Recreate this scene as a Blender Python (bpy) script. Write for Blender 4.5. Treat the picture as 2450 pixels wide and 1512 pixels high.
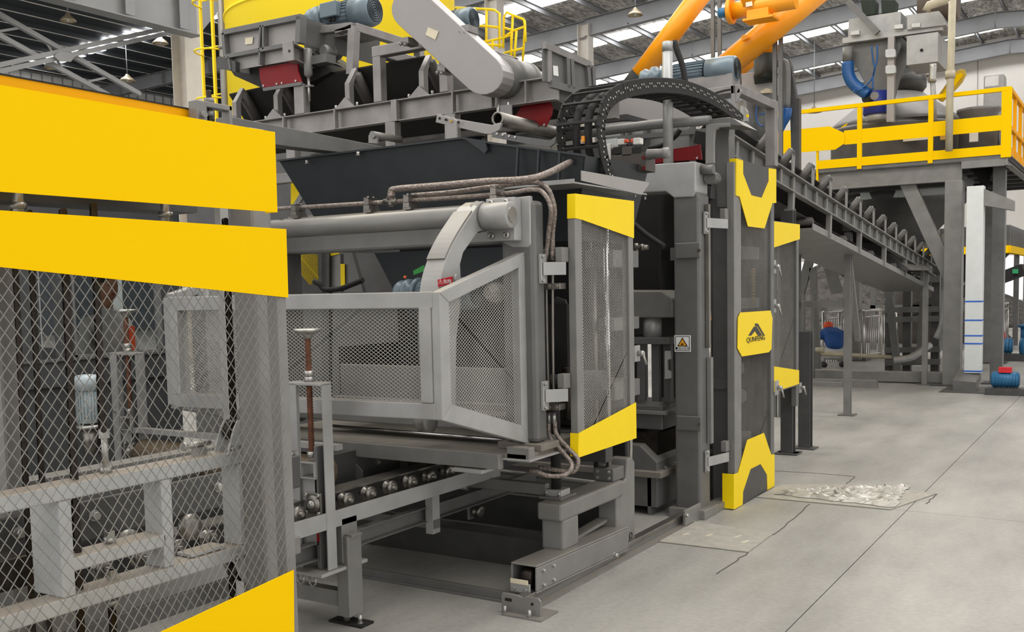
import bpy, bmesh, math, random
from mathutils import Vector as V, Matrix as M4
for _o in list(bpy.data.objects): bpy.data.objects.remove(_o)
SC = bpy.context.scene
COL = SC.collection
R = math.radians
random.seed(7)
# ---------------------------------------------------------------- camera
CAM_H = 1.7
cd = bpy.data.cameras.new('camera'); cam = bpy.data.objects.new('camera', cd); COL.objects.link(cam)
SC.camera = cam
FP, YAW, PIT, ROL, CX, CY = 2405.6, R(32.51), R(4.529), R(-1.238), 1197.0, 882.0
_f = V((-math.sin(YAW)*math.cos(PIT), math.cos(YAW)*math.cos(PIT), -math.sin(PIT)))
_r = V((math.cos(YAW), math.sin(YAW), 0)); _u = _r.cross(_f)
CR = _r*math.cos(ROL)+_u*math.sin(ROL); CU = -_r*math.sin(ROL)+_u*math.cos(ROL); CF = _f
C0 = V((0, 0, CAM_H))
cam.matrix_world = M4(((CR.x, CU.x, -CF.x, 0), (CR.y, CU.y, -CF.y, 0), (CR.z, CU.z, -CF.z, CAM_H), (0, 0, 0, 1)))
cd.sensor_fit = 'HORIZONTAL'; cd.sensor_width = 36.0; cd.lens = 36.0*FP/2450
cd.shift_x = (1225-CX)/2450; cd.shift_y = (CY-756)/2450
cd.clip_start = 0.05; cd.clip_end = 300
# ---------------------------------------------------------------- world, exposure, daylight
SC.view_settings.view_transform = 'Standard'; SC.view_settings.look = 'None'
SC.view_settings.gamma = 1.0; SC.view_settings.use_curve_mapping = False
SC.view_settings.exposure = 0.0
wd = bpy.data.worlds.new('overcast_sky'); SC.world = wd; wd.use_nodes = True
bg = wd.node_tree.nodes['Background']; bg.inputs[0].default_value = (1.0, 0.98, 0.95, 1); bg.inputs[1].default_value = 1.25
def area(name, loc, size, sy, energy, rot, col=(1, .97, .93)):
    l = bpy.data.lights.new(name, 'AREA'); l.shape = 'RECTANGLE'; l.size = size; l.size_y = sy; l.energy = energy; l.color = col
    o = bpy.data.objects.new(name, l); COL.objects.link(o); o.location = loc; o.rotation_euler = rot; return o
area('skylight_over_line', (-4, 7, 12.0), 22, 5, 1500, (0, 0, 0))
area('skylight_over_mixer', (-4, 21, 12.0), 22, 5, 1300, (0, 0, 0))

def W(x, y, X=None, Y=None, Z=None):
    """point of the place seen at photo pixel x, y lying on one axis plane"""
    d = CF + CR*((x-CX)/FP) - CU*((y-CY)/FP)
    t = X/d.x if X is not None else (Y/d.y if Y is not None else (Z-CAM_H)/d.z)
    return C0 + d*t
def WL(pts, **k): return [W(a, b, **k) for a, b in pts]
# ---------------------------------------------------------------- materials
def lin(h):
    h = h.lstrip('#'); r = []
    for i in (0, 2, 4):
        c = int(h[i:i+2], 16)/255; r.append(c/12.92 if c <= .04045 else ((c+.055)/1.055)**2.4)
    return (*r, 1)
def mat(name, hexc, rough=.5, metal=0., noise=.12, scale=6., bump=.0, bscale=60., dust=None, dustamt=.0, emit=0., coat=0., spec=.5, alpha=None, trans=0.):
    m = bpy.data.materials.new(name); m.use_nodes = True; nt = m.node_tree; N = nt.nodes; b = N['Principled BSDF']
    base = lin(hexc)
    tc = N.new('ShaderNodeTexCoord')
    nz = N.new('ShaderNodeTexNoise'); nz.inputs['Scale'].default_value = scale; nz.inputs['Detail'].default_value = 5
    nt.links.new(tc.outputs['Object'], nz.inputs['Vector'])
    rp = N.new('ShaderNodeValToRGB'); rp.color_ramp.elements[0].position = .3; rp.color_ramp.elements[1].position = .7
    rp.color_ramp.elements[0].color = tuple(c*(1-noise) for c in base[:3])+(1,); rp.color_ramp.elements[1].color = tuple(min(1, c*(1+noise)) for c in base[:3])+(1,)
    nt.links.new(nz.outputs['Fac'], rp.inputs['Fac']); out = rp.outputs['Color']
    if dust:
        g = N.new('ShaderNodeNewGeometry'); sx = N.new('ShaderNodeSeparateXYZ'); nt.links.new(g.outputs['Normal'], sx.inputs[0])
        n2 = N.new('ShaderNodeTexNoise'); n2.inputs['Scale'].default_value = 9; nt.links.new(tc.outputs['Object'], n2.inputs['Vector'])
        mm = N.new('ShaderNodeMath'); mm.operation = 'MULTIPLY_ADD'; nt.links.new(sx.outputs['Z'], mm.inputs[0]); mm.inputs[1].default_value = dustamt; 
        m3 = N.new('ShaderNodeMath'); m3.operation = 'MULTIPLY_ADD'; m3.inputs[1].default_value = .5; m3.inputs[2].default_value = -.25
        nt.links.new(n2.outputs['Fac'], m3.inputs[0]); nt.links.new(m3.outputs[0], mm.inputs[2]); mm.use_clamp = True
        mx = N.new('ShaderNodeMixRGB'); nt.links.new(mm.outputs[0], mx.inputs[0]); nt.links.new(out, mx.inputs[1]); mx.inputs[2].default_value = lin(dust); out = mx.outputs[0]
    nt.links.new(out, b.inputs['Base Color'])
    b.inputs['Roughness'].default_value = rough; b.inputs['Metallic'].default_value = metal
    b.inputs['Specular IOR Level'].default_value = spec
    if coat: b.inputs['Coat Weight'].default_value = coat
    if trans: b.inputs['Transmission Weight'].default_value = trans
    if bump:
        n4 = N.new('ShaderNodeTexNoise'); n4.inputs['Scale'].default_value = bscale; n4.inputs['Detail'].default_value = 4
        nt.links.new(tc.outputs['Object'], n4.inputs['Vector'])
        bp = N.new('ShaderNodeBump'); bp.inputs['Strength'].default_value = bump; bp.inputs['Distance'].default_value = .02
        nt.links.new(n4.outputs['Fac'], bp.inputs['Height']); nt.links.new(bp.outputs[0], b.inputs['Normal'])
    if emit:
        b.inputs['Emission Color'].default_value = base; b.inputs['Emission Strength'].default_value = emit
    return m
GR = mat('grey_machine_paint', '#848381', .42, .25, dust='#8d8578', dustamt=.55)
GRL = mat('light_grey_paint', '#a6a6a5', .42, .25, dust='#8f867b', dustamt=.5)
GRD = mat('dark_grey_paint', '#4d4d4d', .45, .25, dust='#6f6a63', dustamt=.4)
GRM = mat('mid_grey_paint', '#6c6c6b', .45, .25, dust='#837c72', dustamt=.4)
HOP = mat('anthracite_hopper_paint', '#2c3034', .5, .1)
CVG = mat('conveyor_grey_paint', '#918d8b', .38, .35, noise=.18)
BLK = mat('black_rubber', '#1d1c1b', .75, 0, noise=.25)
BLT = mat('worn_black_belt', '#222120', .8, 0, noise=.3)
ROL_ = mat('black_roller_paint', '#4d4a47', .5, .2, noise=.25)
YEL = mat('golden_yellow_paint', '#ffce00', .6, 0, noise=.01, scale=2, spec=.06)
YED = mat('lemon_yellow_paint', '#ffdc0e', .4, 0, noise=.02, spec=.2)
YSI = mat('silo_yellow_paint', '#ffe02c', .5, 0, noise=.02, scale=1, spec=.2)
YSH = mat('shaded_yellow_paint', '#f7ab00', .5, 0, noise=.03, scale=2, spec=.15)  # the golden yellow again, with shade put into its colour
ORG = mat('orange_conveyor_paint', '#f79f12', .35, 0, noise=.05)
RED = mat('red_scraper_rubber', '#860d15', .45, 0, noise=.12, spec=.3)
MOT = mat('blue_grey_motor_paint', '#687780', .35, .15, noise=.08)
PBL = mat('blue_pump_paint', '#2c6c97', .4, .1)
BLU = mat('blue_hose', '#14518f', .35)
CHR = mat('chrome', '#d8d8d8', .12, 1., noise=.05)
ZNC = mat('zinc_bolt', '#b5b4b0', .35, .8)
STL = mat('bare_steel', '#8a8680', .35, .85, noise=.2)
OIL = mat('oily_dark_metal', '#3a3430', .3, .75, noise=.35, scale=30)
RST = mat('rusty_thread', '#6e4634', .7, .3, noise=.3, scale=40)
PIP = mat('plastic_wrapped_pipe', '#8b8079', .35, .5, noise=.3, scale=40, bump=.6, bscale=70)
PVC = mat('beige_pvc', '#b3aa92', .45)
WHT = mat('white_duct_sheet', '#dfe3e2', .4, .2, noise=.04)
STK = mat('cream_paper_sticker', '#e9dfc4', .7)
BRS = mat('brass', '#c9a65a', .35, .7)
STN = mat('stainless_steel', '#c9c6c2', .3, .8)
MSH = mat('expanded_metal_steel', '#8b8984', .4, .5)
MSL = mat('light_expanded_metal', '#b4b2ac', .4, .4)
COLM = mat('cream_column_paint', '#cdc6bc', .5, 0, noise=.05)
BEAM = mat('grey_roof_steel', '#8b8c8e', .5, .15, noise=.1, scale=1)
INS = mat('brush_bristle', '#7b6b55', .9, 0, noise=.35, scale=60, bump=1., bscale=150)
PRP = mat('dark_cabin_paint', '#4b4d4e', .5, .1)
# ---------------------------------------------------------------- mesh builder
def frame(d, up=V((0, 0, 1))):
    d = d.normalized()
    if abs(d.dot(up)) > .98: up = V((0, 1, 0)) if abs(d.y) < .9 else V((1, 0, 0))
    s = d.cross(up).normalized(); u = s.cross(d).normalized(); return s, u
class MB:
    def __init__(s): s.v = []; s.f = []; s.sm = []
    def add(s, vs, fs, smooth=False):
        b = len(s.v); s.v += [V(q) for q in vs]; s.f += [tuple(b+i for i in f) for f in fs]; s.sm += [smooth]*len(fs); return s
    def box(s, x0, x1, y0, y1, z0, z1):
        return s.add([(x0, y0, z0), (x1, y0, z0), (x1, y1, z0), (x0, y1, z0), (x0, y0, z1), (x1, y0, z1), (x1, y1, z1), (x0, y1, z1)],
                     [(0, 3, 2, 1), (4, 5, 6, 7), (0, 1, 5, 4), (1, 2, 6, 5), (2, 3, 7, 6), (3, 0, 4, 7)])
    def cbox(s, c, dx, dy, dz): return s.box(c[0]-dx/2, c[0]+dx/2, c[1]-dy/2, c[1]+dy/2, c[2]-dz/2, c[2]+dz/2)
    def beam(s, a, b, w, h=None, up=V((0, 0, 1)), ou=0., os=0.):
        a = V(a); b = V(b); h = h or w; sd, u = frame(b-a, V(up)); o = u*ou+sd*os
        q = [(-1, -1), (1, -1), (1, 1), (-1, 1)]
        return s.add([p+o+sd*(i*w/2)+u*(j*h/2) for p in (a, b) for i, j in q],
                     [(0, 3, 2, 1), (4, 5, 6, 7), (0, 1, 5, 4), (1, 2, 6, 5), (2, 3, 7, 6), (3, 0, 4, 7)])
    def ibeam(s, a, b, w, h, t=.02, up=V((0, 0, 1))):
        s.beam(a, b, w, t, up, ou=h/2-t/2); s.beam(a, b, w, t, up, ou=-h/2+t/2); return s.beam(a, b, t, h-2*t, up)
    def chan(s, a, b, w, h, t=.008, side=1, up=V((0, 0, 1))):
        s.beam(a, b, w, t, up, ou=h/2-t/2); s.beam(a, b, w, t, up, ou=-h/2+t/2); return s.beam(a, b, t, h-2*t, up, os=side*(w/2-t/2))
    def angle(s, a, b, w, h, t=.006, sv=1, su=1, up=V((0, 0, 1))):
        s.beam(a, b, w, t, up, ou=su*(h/2-t/2)); return s.beam(a, b, t, h-t, up, os=sv*(w/2-t/2), ou=-su*t/2)
    def htube(s, a, b, w, h, t=.006, up=V((0, 0, 1))):
        s.beam(a, b, w, t, up, ou=h/2-t/2); s.beam(a, b, w, t, up, ou=-h/2+t/2)
        s.beam(a, b, t, h-2*t, up, os=w/2-t/2); return s.beam(a, b, t, h-2*t, up, os=-w/2+t/2)
    def lathe(s, a, d, prof, n=20, cap=True):
        a = V(a); d = V(d).normalized(); sd, u = frame(d); vs = []
        for t, r in prof:
            for i in range(n):
                g = 2*math.pi*i/n; vs.append(a+d*t+sd*(r*math.cos(g))+u*(r*math.sin(g)))
        k = len(prof)
        s.add(vs, [(j*n+i, j*n+(i+1) % n, (j+1)*n+(i+1) % n, (j+1)*n+i) for j in range(k-1) for i in range(n)], True)
        b = len(s.v)-len(vs)
        if cap:
            s.f += [tuple(b+i for i in range(n))[::-1], tuple(b+(k-1)*n+i for i in range(n))]; s.sm += [False, False]
        return s
    def tube(s, a, b, r, n=14, r2=None, cap=True):
        a = V(a); b = V(b); return s.lathe(a, b-a, [(0, r), ((b-a).length, r if r2 is None else r2)], n, cap)
    def ring(s, a, d, ro, ri, h, n=24):
        return s.lathe(a, d, [(0, ri), (0, ro), (h, ro), (h, ri), (0, ri)], n, False)
    def pipe(s, pts, r, n=8, sub=0):
        pts = [V(p) for p in pts]
        if sub:
            q = [pts[0]*2-pts[1]]+pts+[pts[-1]*2-pts[-2]]; o = []
            for i in range(1, len(q)-2):
                for k in range(sub):
                    t = k/sub; a, b, c, d = q[i-1:i+3]
                    o.append(.5*((2*b)+(c-a)*t+(2*a-5*b+4*c-d)*t*t+(3*b-a-3*c+d)*t**3))
            pts = o+[pts[-1]]
        sd, u = frame(pts[1]-pts[0]); vs = []
        for j, p in enumerate(pts):
            d = (pts[min(j+1, len(pts)-1)]-pts[max(j-1, 0)]).normalized()
            u = (u-d*u.dot(d)).normalized(); sd = d.cross(u)
            for i in range(n):
                g = 2*math.pi*i/n; vs.append(p+sd*(r*math.cos(g))+u*(r*math.sin(g)))
        k = len(pts); b = len(s.v)
        s.add(vs, [(j*n+i, j*n+(i+1) % n, (j+1)*n+(i+1) % n, (j+1)*n+i) for j in range(k-1) for i in range(n)], True)
        s.f += [tuple(b+i for i in range(n))[::-1], tuple(b+(k-1)*n+i for i in range(n))]; s.sm += [False, False]
        return s
    def prism(s, pts, vec):
        pts = [V(p) for p in pts]; vec = V(vec); n = len(pts)
        return s.add(pts+[p+vec for p in pts], [tuple(range(n))[::-1], tuple(range(n, 2*n))]+[(i, (i+1) % n, n+(i+1) % n, n+i) for i in range(n)])
    def bolt(s, p, d, r=.012, l=.02, washer=True):
        p = V(p); d = V(d).normalized()
        if washer: s.tube(p, p+d*(r*.25), r*1.35, 12); p = p+d*(r*.25)
        return s.tube(p, p+d*l, r, 6)
    def loft(s, rings, smooth=True, cap=True):
        n = len(rings[0]); b = len(s.v); vs = [V(p) for r in rings for p in r]
        s.add(vs, [(j*n+i, j*n+(i+1) % n, (j+1)*n+(i+1) % n, (j+1)*n+i) for j in range(len(rings)-1) for i in range(n)], smooth)
        if cap:
            s.f += [tuple(b+i for i in range(n))[::-1], tuple(b+(len(rings)-1)*n+i for i in range(n))]; s.sm += [False, False]
        return s
    def ell(s, c, rx, ry, rz, n=14, m=8):
        c = V(c); rs = []
        for j in range(m+1):
            a = math.pi*(j+.02)/(m+.04)-math.pi/2; a = max(min(a, 1.55), -1.55)
            rs.append([c+V((rx*math.cos(a)*math.cos(2*math.pi*i/n), ry*math.cos(a)*math.sin(2*math.pi*i/n), rz*math.sin(a))) for i in range(n)])
        return s.loft(rs)
def mesh_fill(mb, poly, pu, pv, w=.003, t=.002, ud=None):
    """expanded metal: two families of thin strands clipped to a convex planar polygon; diamond pu wide, pv tall"""
    poly = [V(p) for p in poly]; o = poly[0]; nrm = (poly[1]-poly[0]).cross(poly[-1]-poly[0]).normalized()
    v = V((0, 0, 1)); v = (v-nrm*v.dot(nrm)).normalized() if abs(nrm.z) < .9 else V((0, 1, 0)); u = v.cross(nrm).normalized()
    P2 = [((p-o).dot(u), (p-o).dot(v)) for p in poly]
    for sg in (1, -1):
        d = V((pu, sg*pv)).normalized(); nn = V((-d.y, d.x)); step = pu*pv/math.hypot(pu, pv)
        vals = [p[0]*nn.x+p[1]*nn.y for p in P2]; k = math.floor(min(vals)/step)+1
        while k*step < max(vals):
            c = k*step; hits = []
            for i in range(len(P2)):
                a, b = P2[i], P2[(i+1) % len(P2)]; fa = vals[i]-c; fb = vals[(i+1) % len(P2)]-c
                if fa*fb < 0:
                    q = fa/(fa-fb); hits.append((a[0]+(b[0]-a[0])*q, a[1]+(b[1]-a[1])*q))
            if len(hits) == 2:
                A, B = [o+u*h[0]+v*h[1]+nrm*(t*.5*sg) for h in hits]; mb.beam(A, B, w, t, nrm)
            k += 1
    return mb
def wpos(o):
    p = V((0, 0, 0))
    while o is not None: p = p+o.location; o = o.parent
    return p
def build(name, mb, m, parent=None, bev=0., origin=None, loc=None):
    me = bpy.data.meshes.new(name); o = bpy.data.objects.new(name, me); COL.objects.link(o)
    base = wpos(parent) if parent else V((0, 0, 0))
    if parent: o.parent = parent
    if origin is None and not parent:
        xs = [p.x for p in mb.v]; ys = [p.y for p in mb.v]; zs = [p.z for p in mb.v]
        origin = V(((min(xs)+max(xs))/2, (min(ys)+max(ys))/2, min(zs)))
    if origin is not None: o.location = V(origin)-base; base = V(origin)
    me.from_pydata([tuple(p-base) for p in mb.v], [], mb.f); me.validate(); me.update()
    me.polygons.foreach_set('use_smooth', mb.sm[:len(me.polygons)] if len(mb.sm) >= len(me.polygons) else [False]*len(me.polygons))
    bm = bmesh.new(); bm.from_mesh(me); bmesh.ops.recalc_face_normals(bm, faces=bm.faces); bm.to_mesh(me); bm.free()
    if m: me.materials.append(m)
    if bev:
        b = o.modifiers.new('b', 'BEVEL'); b.width = bev; b.segments = 2; b.limit_method = 'ANGLE'; b.angle_limit = R(50); b.harden_normals = False
    return o
def tag(o, label=None, cat=None, group=None, kind=None):
    if label: o['label'] = label
    if cat: o['category'] = cat
    if group: o['group'] = group
    if kind: o['kind'] = kind
    return o
def T(name, label, cat, loc, group=None):
    o = bpy.data.objects.new(name, None); COL.objects.link(o); o.location = V(loc); o.empty_display_size = .1
    return tag(o, label, cat, group)
def one(name, label, cat, mb, m, bev=0., group=None): return tag(build(name, mb, m, None, bev), label, cat, group)
def struct(name, mb, m, bev=0.): return tag(build(name, mb, m, None, bev), kind='structure')
def kids(o): return [c for c in bpy.data.objects if c.parent == o]
KID = {}
def copy_tree(o, loc=None, label=None, parent=None, rotz=None):
    c = o.copy(); COL.objects.link(c); c.parent = parent
    if loc is not None: c.location = V(loc)
    if label: c['label'] = label
    if rotz is not None: c.rotation_euler = (0, 0, rotz)
    for k in kids(o): copy_tree(k, parent=c)
    return c
def inst(o, name, parent, loc=None, rot=None, m=None):
    c = bpy.data.objects.new(name, o.data); COL.objects.link(c); c.parent = parent
    if loc is not None: c.location = V(loc)-wpos(parent) if parent else V(loc)
    if rot is not None: c.rotation_euler = rot
    for md in o.modifiers:
        if md.type == 'BEVEL':
            b = c.modifiers.new('b', 'BEVEL'); b.width = md.width; b.segments = 2; b.limit_method = 'ANGLE'; b.angle_limit = md.angle_limit
    return c
X_, Y_, Z_ = V((1, 0, 0)), V((0, 1, 0)), V((0, 0, 1))
# ================================================================ SETTING: floor, walls, roof
CONC = bpy.data.materials.new('polished_concrete'); CONC.use_nodes = True
def _conc():
    nt = CONC.node_tree; N = nt.nodes; b = N['Principled BSDF']; g = N.new('ShaderNodeNewGeometry')
    mp = N.new('ShaderNodeMapping'); nt.links.new(g.outputs['Position'], mp.inputs[0]); mp.inputs['Scale'].default_value = (1, .35, 1)
    n1 = N.new('ShaderNodeTexNoise'); n1.inputs['Scale'].default_value = 1.3; n1.inputs['Detail'].default_value = 8; n1.inputs['Roughness'].default_value = .6
    nt.links.new(mp.outputs[0], n1.inputs['Vector'])
    n2 = N.new('ShaderNodeTexNoise'); n2.inputs['Scale'].default_value = 30; n2.inputs['Detail'].default_value = 3; nt.links.new(g.outputs['Position'], n2.inputs['Vector'])
    r = N.new('ShaderNodeValToRGB'); e = r.color_ramp.elements; e[0].position = .3; e[0].color = lin('#82807b'); e[1].position = .72; e[1].color = lin('#b1aea7')
    nt.links.new(n1.outputs['Fac'], r.inputs['Fac'])
    mx = N.new('ShaderNodeMixRGB'); mx.blend_type = 'OVERLAY'; mx.inputs[0].default_value = .18; nt.links.new(r.outputs[0], mx.inputs[1]); nt.links.new(n2.outputs['Fac'], mx.inputs[2])
    nt.links.new(mx.outputs[0], b.inputs['Base Color']); b.inputs['Roughness'].default_value = .5; b.inputs['Specular IOR Level'].default_value = .35
    bp = N.new('ShaderNodeBump'); bp.inputs['Strength'].default_value = .12; bp.inputs['Distance'].default_value = .01
    nt.links.new(n2.outputs['Fac'], bp.inputs['Height']); nt.links.new(bp.outputs[0], b.inputs['Normal'])
_conc()
JNT = mat('dark_joint_filler', '#55524d', .9)
fl = struct('floor', MB().box(-60, 22, -8, 90, -.3, -.012), JNT)
xs = [-60, -31.4, -21.4, -16.4, -11.4, -6.4, -1.425, 3.6, 8.6, 22]
ys = [-8, 1.7, 7.78, 13.9, 20, 26, 32, 38, 44, 52, 90]
for i in range(len(xs)-1):
    for j in range(len(ys)-1):
        build('slab', MB().box(xs[i]+.003, xs[i+1]-.003, ys[j]+.003, ys[j+1]-.003, -.1, 0), CONC, fl)
# --- walls
WAL = mat('white_wall_sheet', '#f0ebe4', .55, 0, noise=.02, scale=.4)
WY = 59.7
wb = struct('wall_back', MB().box(-45, 22, WY, WY+.3, 2.9, 14.4), WAL)
sm = MB()
for k in range(12): sm.box(-44+k*5.2, -43.96+k*5.2, WY-.03, WY, 2.9, 14)
build('seam', sm, mat('wall_seam', '#a9a49d', .6), wb)
sm = MB()
for z in (3.4, 6.9, 7.2): sm.box(-45, 22, WY-.12, WY, z, z+.14)
build('wall_rail', sm, BEAM, wb)
CLR = mat('clerestory_sheet', '#a9a8a4', .6, emit=.12)
wl = struct('wall_left', MB().box(-43, -42.7, 5, 62, 0, 12.2), mat('far_wall_dark', '#4c5156', .6))
cl = MB()
cl.box(-42.7, -42.62, 5, 62, 11.2, 11.9); build('clerestory', cl, CLR, wl)
cl = MB()
for k in range(110): cl.box(-42.62, -42.58, 5+k*.52, 5.05+k*.52, 11.2, 11.9)
cl.box(-42.62, -42.5, 5, 62, 11.9, 12.0); tag(build('mullion', cl, BEAM, wl), kind='stuff')
# --- roof
FOIL = bpy.data.materials.new('crumpled_foil_insulation'); FOIL.use_nodes = True
def _foil():
    nt = FOIL.node_tree; N = nt.nodes; b = N['Principled BSDF']; g = N.new('ShaderNodeNewGeometry')
    mp = N.new('ShaderNodeMapping'); nt.links.new(g.outputs['Position'], mp.inputs[0]); mp.inputs['Scale'].default_value = (3.2, .9, 1)
    n1 = N.new('ShaderNodeTexNoise'); n1.inputs['Scale'].default_value = 1.6; n1.inputs['Detail'].default_value = 6; n1.inputs['Distortion'].default_value = 1.2; nt.links.new(mp.outputs[0], n1.inputs['Vector'])
    r = N.new('ShaderNodeValToRGB'); e = r.color_ramp.elements; e[0].position = .38; e[0].color = lin('#99938b'); e[1].position = .6; e[1].color = lin('#f4eee6')
    nt.links.new(n1.outputs['Fac'], r.inputs[0]); nt.links.new(r.outputs[0], b.inputs['Base Color'])
    b.inputs['Metallic'].default_value = .0; b.inputs['Roughness'].default_value = .45
    bp = N.new('ShaderNodeBump'); bp.inputs['Strength'].default_value = 1; bp.inputs['Distance'].default_value = .25
    nt.links.new(n1.outputs['Fac'], bp.inputs['Height']); nt.links.new(bp.outputs[0], b.inputs['Normal'])
_foil()
SKY = mat('translucent_skylight_panel', '#ffffff', .5, emit=9)
SKG = mat('wired_skylight_panel', '#a9bccb', .5, emit=.9)
DKR = mat('dark_steel_roof_sheet', '#474b50', .5, .2, noise=.1, scale=.6)
def zr(x):   # underside of the roof sheet
    return 13.15+.075*(x+20) if x < -6 else 14.2-.075*(x+6)
def roofq(mb, x0, x1, y0, y1, dz=0., t=.06):
    z0 = zr(x0)+dz; z1 = zr(x1)+dz
    return mb.add([(x0, y0, z0), (x1, y0, z1), (x1, y1, z1), (x0, y1, z0), (x0, y0, z0+t), (x1, y0, z1+t), (x1, y1, z1+t), (x0, y1, z0+t)],
                  [(0, 3, 2, 1), (4, 5, 6, 7), (0, 1, 5, 4), (1, 2, 6, 5), (2, 3, 7, 6), (3, 0, 4, 7)])
ce = MB(); roofq(ce, -27, -6, 8, 60, .1); roofq(ce, -6, 22, 8, 60, .1)
ceil = struct('ceiling', ce, FOIL)
sk = MB()
for yb in (14.0, 21.3, 28.4, 35.5, 42.6, 49.7, 56.5):
    for k in range(16):
        x0 = -26.6+k*1.75+.1
        roofq(sk, x0, min(x0+1.5, -6.1) if x0 < -6 else x0+1.5, yb, yb+1.1, .06, .03)
tag(build('skylight_strip', sk, SKY, ceil), kind='stuff')
sk = MB()
for (x0, x1, y0, y1) in ((-8.2, -6.2, 27.5, 36.0), (-5.8, 1, 40.5, 43.5)): roofq(sk, x0, x1, y0, y1, .05, .04)
build('skylight_strip', sk, SKG, ceil)
lr = MB(); lr.add([(-43, 5, 12.1), (-27, 5, 12.65), (-27, 62, 12.65), (-43, 62, 12.1), (-43, 5, 12.2), (-27, 5, 12.75), (-27, 62, 12.75), (-43, 62, 12.2)],
                  [(0, 3, 2, 1), (4, 5, 6, 7), (0, 1, 5, 4), (1, 2, 6, 5), (2, 3, 7, 6), (3, 0, 4, 7)])
rl = struct('ceiling_left', lr, DKR)
PUR = mat('lit_purlin_edge', '#f2eee8', .5, 0)  # near-white flange on a dark web puts the lit lower edge into colour
for k in range(16):
    x = -42+k*1.4; z = 12.1+(x+43)*.55/16-.1
    if x > -27.2: break
    build('purlin', MB().beam((x, 5, z+.01), (x, 62, z+.01), .012, .2), DKR, rl); build('purlin_flange', MB().beam((x, 5, z-.1), (x, 62, z-.1), .09, .012), PUR, rl)
yk = W(300, 88, Z=12.4).y
for k in range(10):
    x = -41.6+k*1.4; z = 12.1+(x+43)*.55/16-.03; build('skylight_panel', MB().box(x+.15, x+1.25, yk-.6, yk+.5, z, z+.02), SKY, rl)
for k in range(28):
    x = -26.0+k*1.7
    build('purlin', MB().chan((x, 8, zr(x)-.1), (x, 60, zr(x)-.1), .08, .24, .012, -1), BEAM, ceil)
n = 0
for y in (10.2, 17.3, 24.4, 31.5, 38.6, 45.6, 52.7, 59.0):
    m = MB(); m.ibeam((-20, y, zr(-20)-.6), (-6, y, zr(-6)-.6), .3, .72, .02); m.ibeam((-6, y, zr(-6)-.6), (22, y, zr(22)-.6), .3, .72, .02)
    for x in range(-18, 22, 4): m.beam((x, y-.14, zr(x)-.94), (x, y-.14, zr(x)-.26), .01, .01)
    for x in range(-18, 20, 4): m.beam((x, y-.14, zr(x)-.9), (x, y+.14, zr(x)-.9), .012, .1)
    struct('trim_%d' % n, m, BEAM); n += 1
    if y < 31: continue
    m = MB(); m.ibeam((-42.6, y, 11.5), (-27, y, 12.0), .3, .6, .02).ibeam((-27, y, 12.05), (-20, y, 12.5), .3, .7, .02)
    for q in range(5): x = -41+q*3.1; m.beam((x, y-.13, 11.5+(x+42.6)*.5/15.6-.28), (x, y-.13, 11.5+(x+42.6)*.5/15.6+.28), .012, .2, Y_)
    struct('trim_%d' % n, m, BEAM); n += 1
# --- columns of the hall
grp = 'tall hall columns carrying the roof'
for i, (y, lb) in enumerate(((17.3, 'cream steel hall column left of the yellow silo'), (24.4, 'cream hall column hidden behind the yellow silo'),
                             (31.5, 'cream hall column behind the yellow ladder cage right of silo'), (38.6, 'small far cream hall column right of the side box of the conveyor'), (45.6, 'farthest cream hall column of the row'))):
    c = T('hall_column', lb, 'column', (-20, y, 0), grp)
    build('shaft', MB().ibeam((-20, y, 0), (-20, y, 12.7), .5, .5, .025, up=X_), COLM, c)
    if i < 2: build('base_plate', MB().box(-20.35, -19.65, y-.35, y+.35, 0, .04), GR, c)
    if i == 0:
        pl = MB(); pl.prism([(-19.72, y+.26, 8.2), (-19.72, y+1.0, 9.0), (-19.72, y+.26, 9.2)], (.03, 0, 0)); build('gusset', pl, BEAM, c)
gm = MB(); gm.ibeam((-19.25, 5, 8.5), (-19.25, 17.0, 8.5), .4, 1.25, .025)
for k in range(8): gm.beam((-19.1, 6+k*1.5, 7.95), (-19.1, 6+k*1.5, 9.05), .25, .015, X_)
one('crane_girder', 'long grey crane girder high up left of the silo', 'girder', gm, BEAM)
# X brace between columns
m = MB()
br = T('cross_brace', 'crossed lattice roof brace above the long yellow panel', 'brace', W(150, 140, X=-20))
def lat(p, q, w=.3, X=-20):
    a = W(*p, X=X); b = W(*q, X=X); d = (b-a).normalized(); s = V((0, -d.z, d.y)); mm = MB()
    for sg in (-1, 1): mm.angle(a+s*w*sg/2, b+s*w*sg/2, .1, .1, .012, up=X_)
    L = (b-a).length; k = 0
    while k*1.1 < L-1.1: mm.beam(a+d*(k*1.1)+s*w/2*(1 if k % 2 else -1), a+d*(k*1.1+.55)-s*w/2*(1 if k % 2 else -1), .05, .02, X_); k += 1
    return mm
build('diagonal', lat((-40, 172), (432, 66), .12), BEAM, br); build('diagonal', lat((-10, 55), (330, 245), .42, -20.12), BEAM, br)
build('gusset', MB().prism(WL([(128, 135), (140, 124), (170, 126), (178, 135), (168, 148), (142, 148)], X=-19.9), (.03, 0, 0)), BEAM, br)
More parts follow.
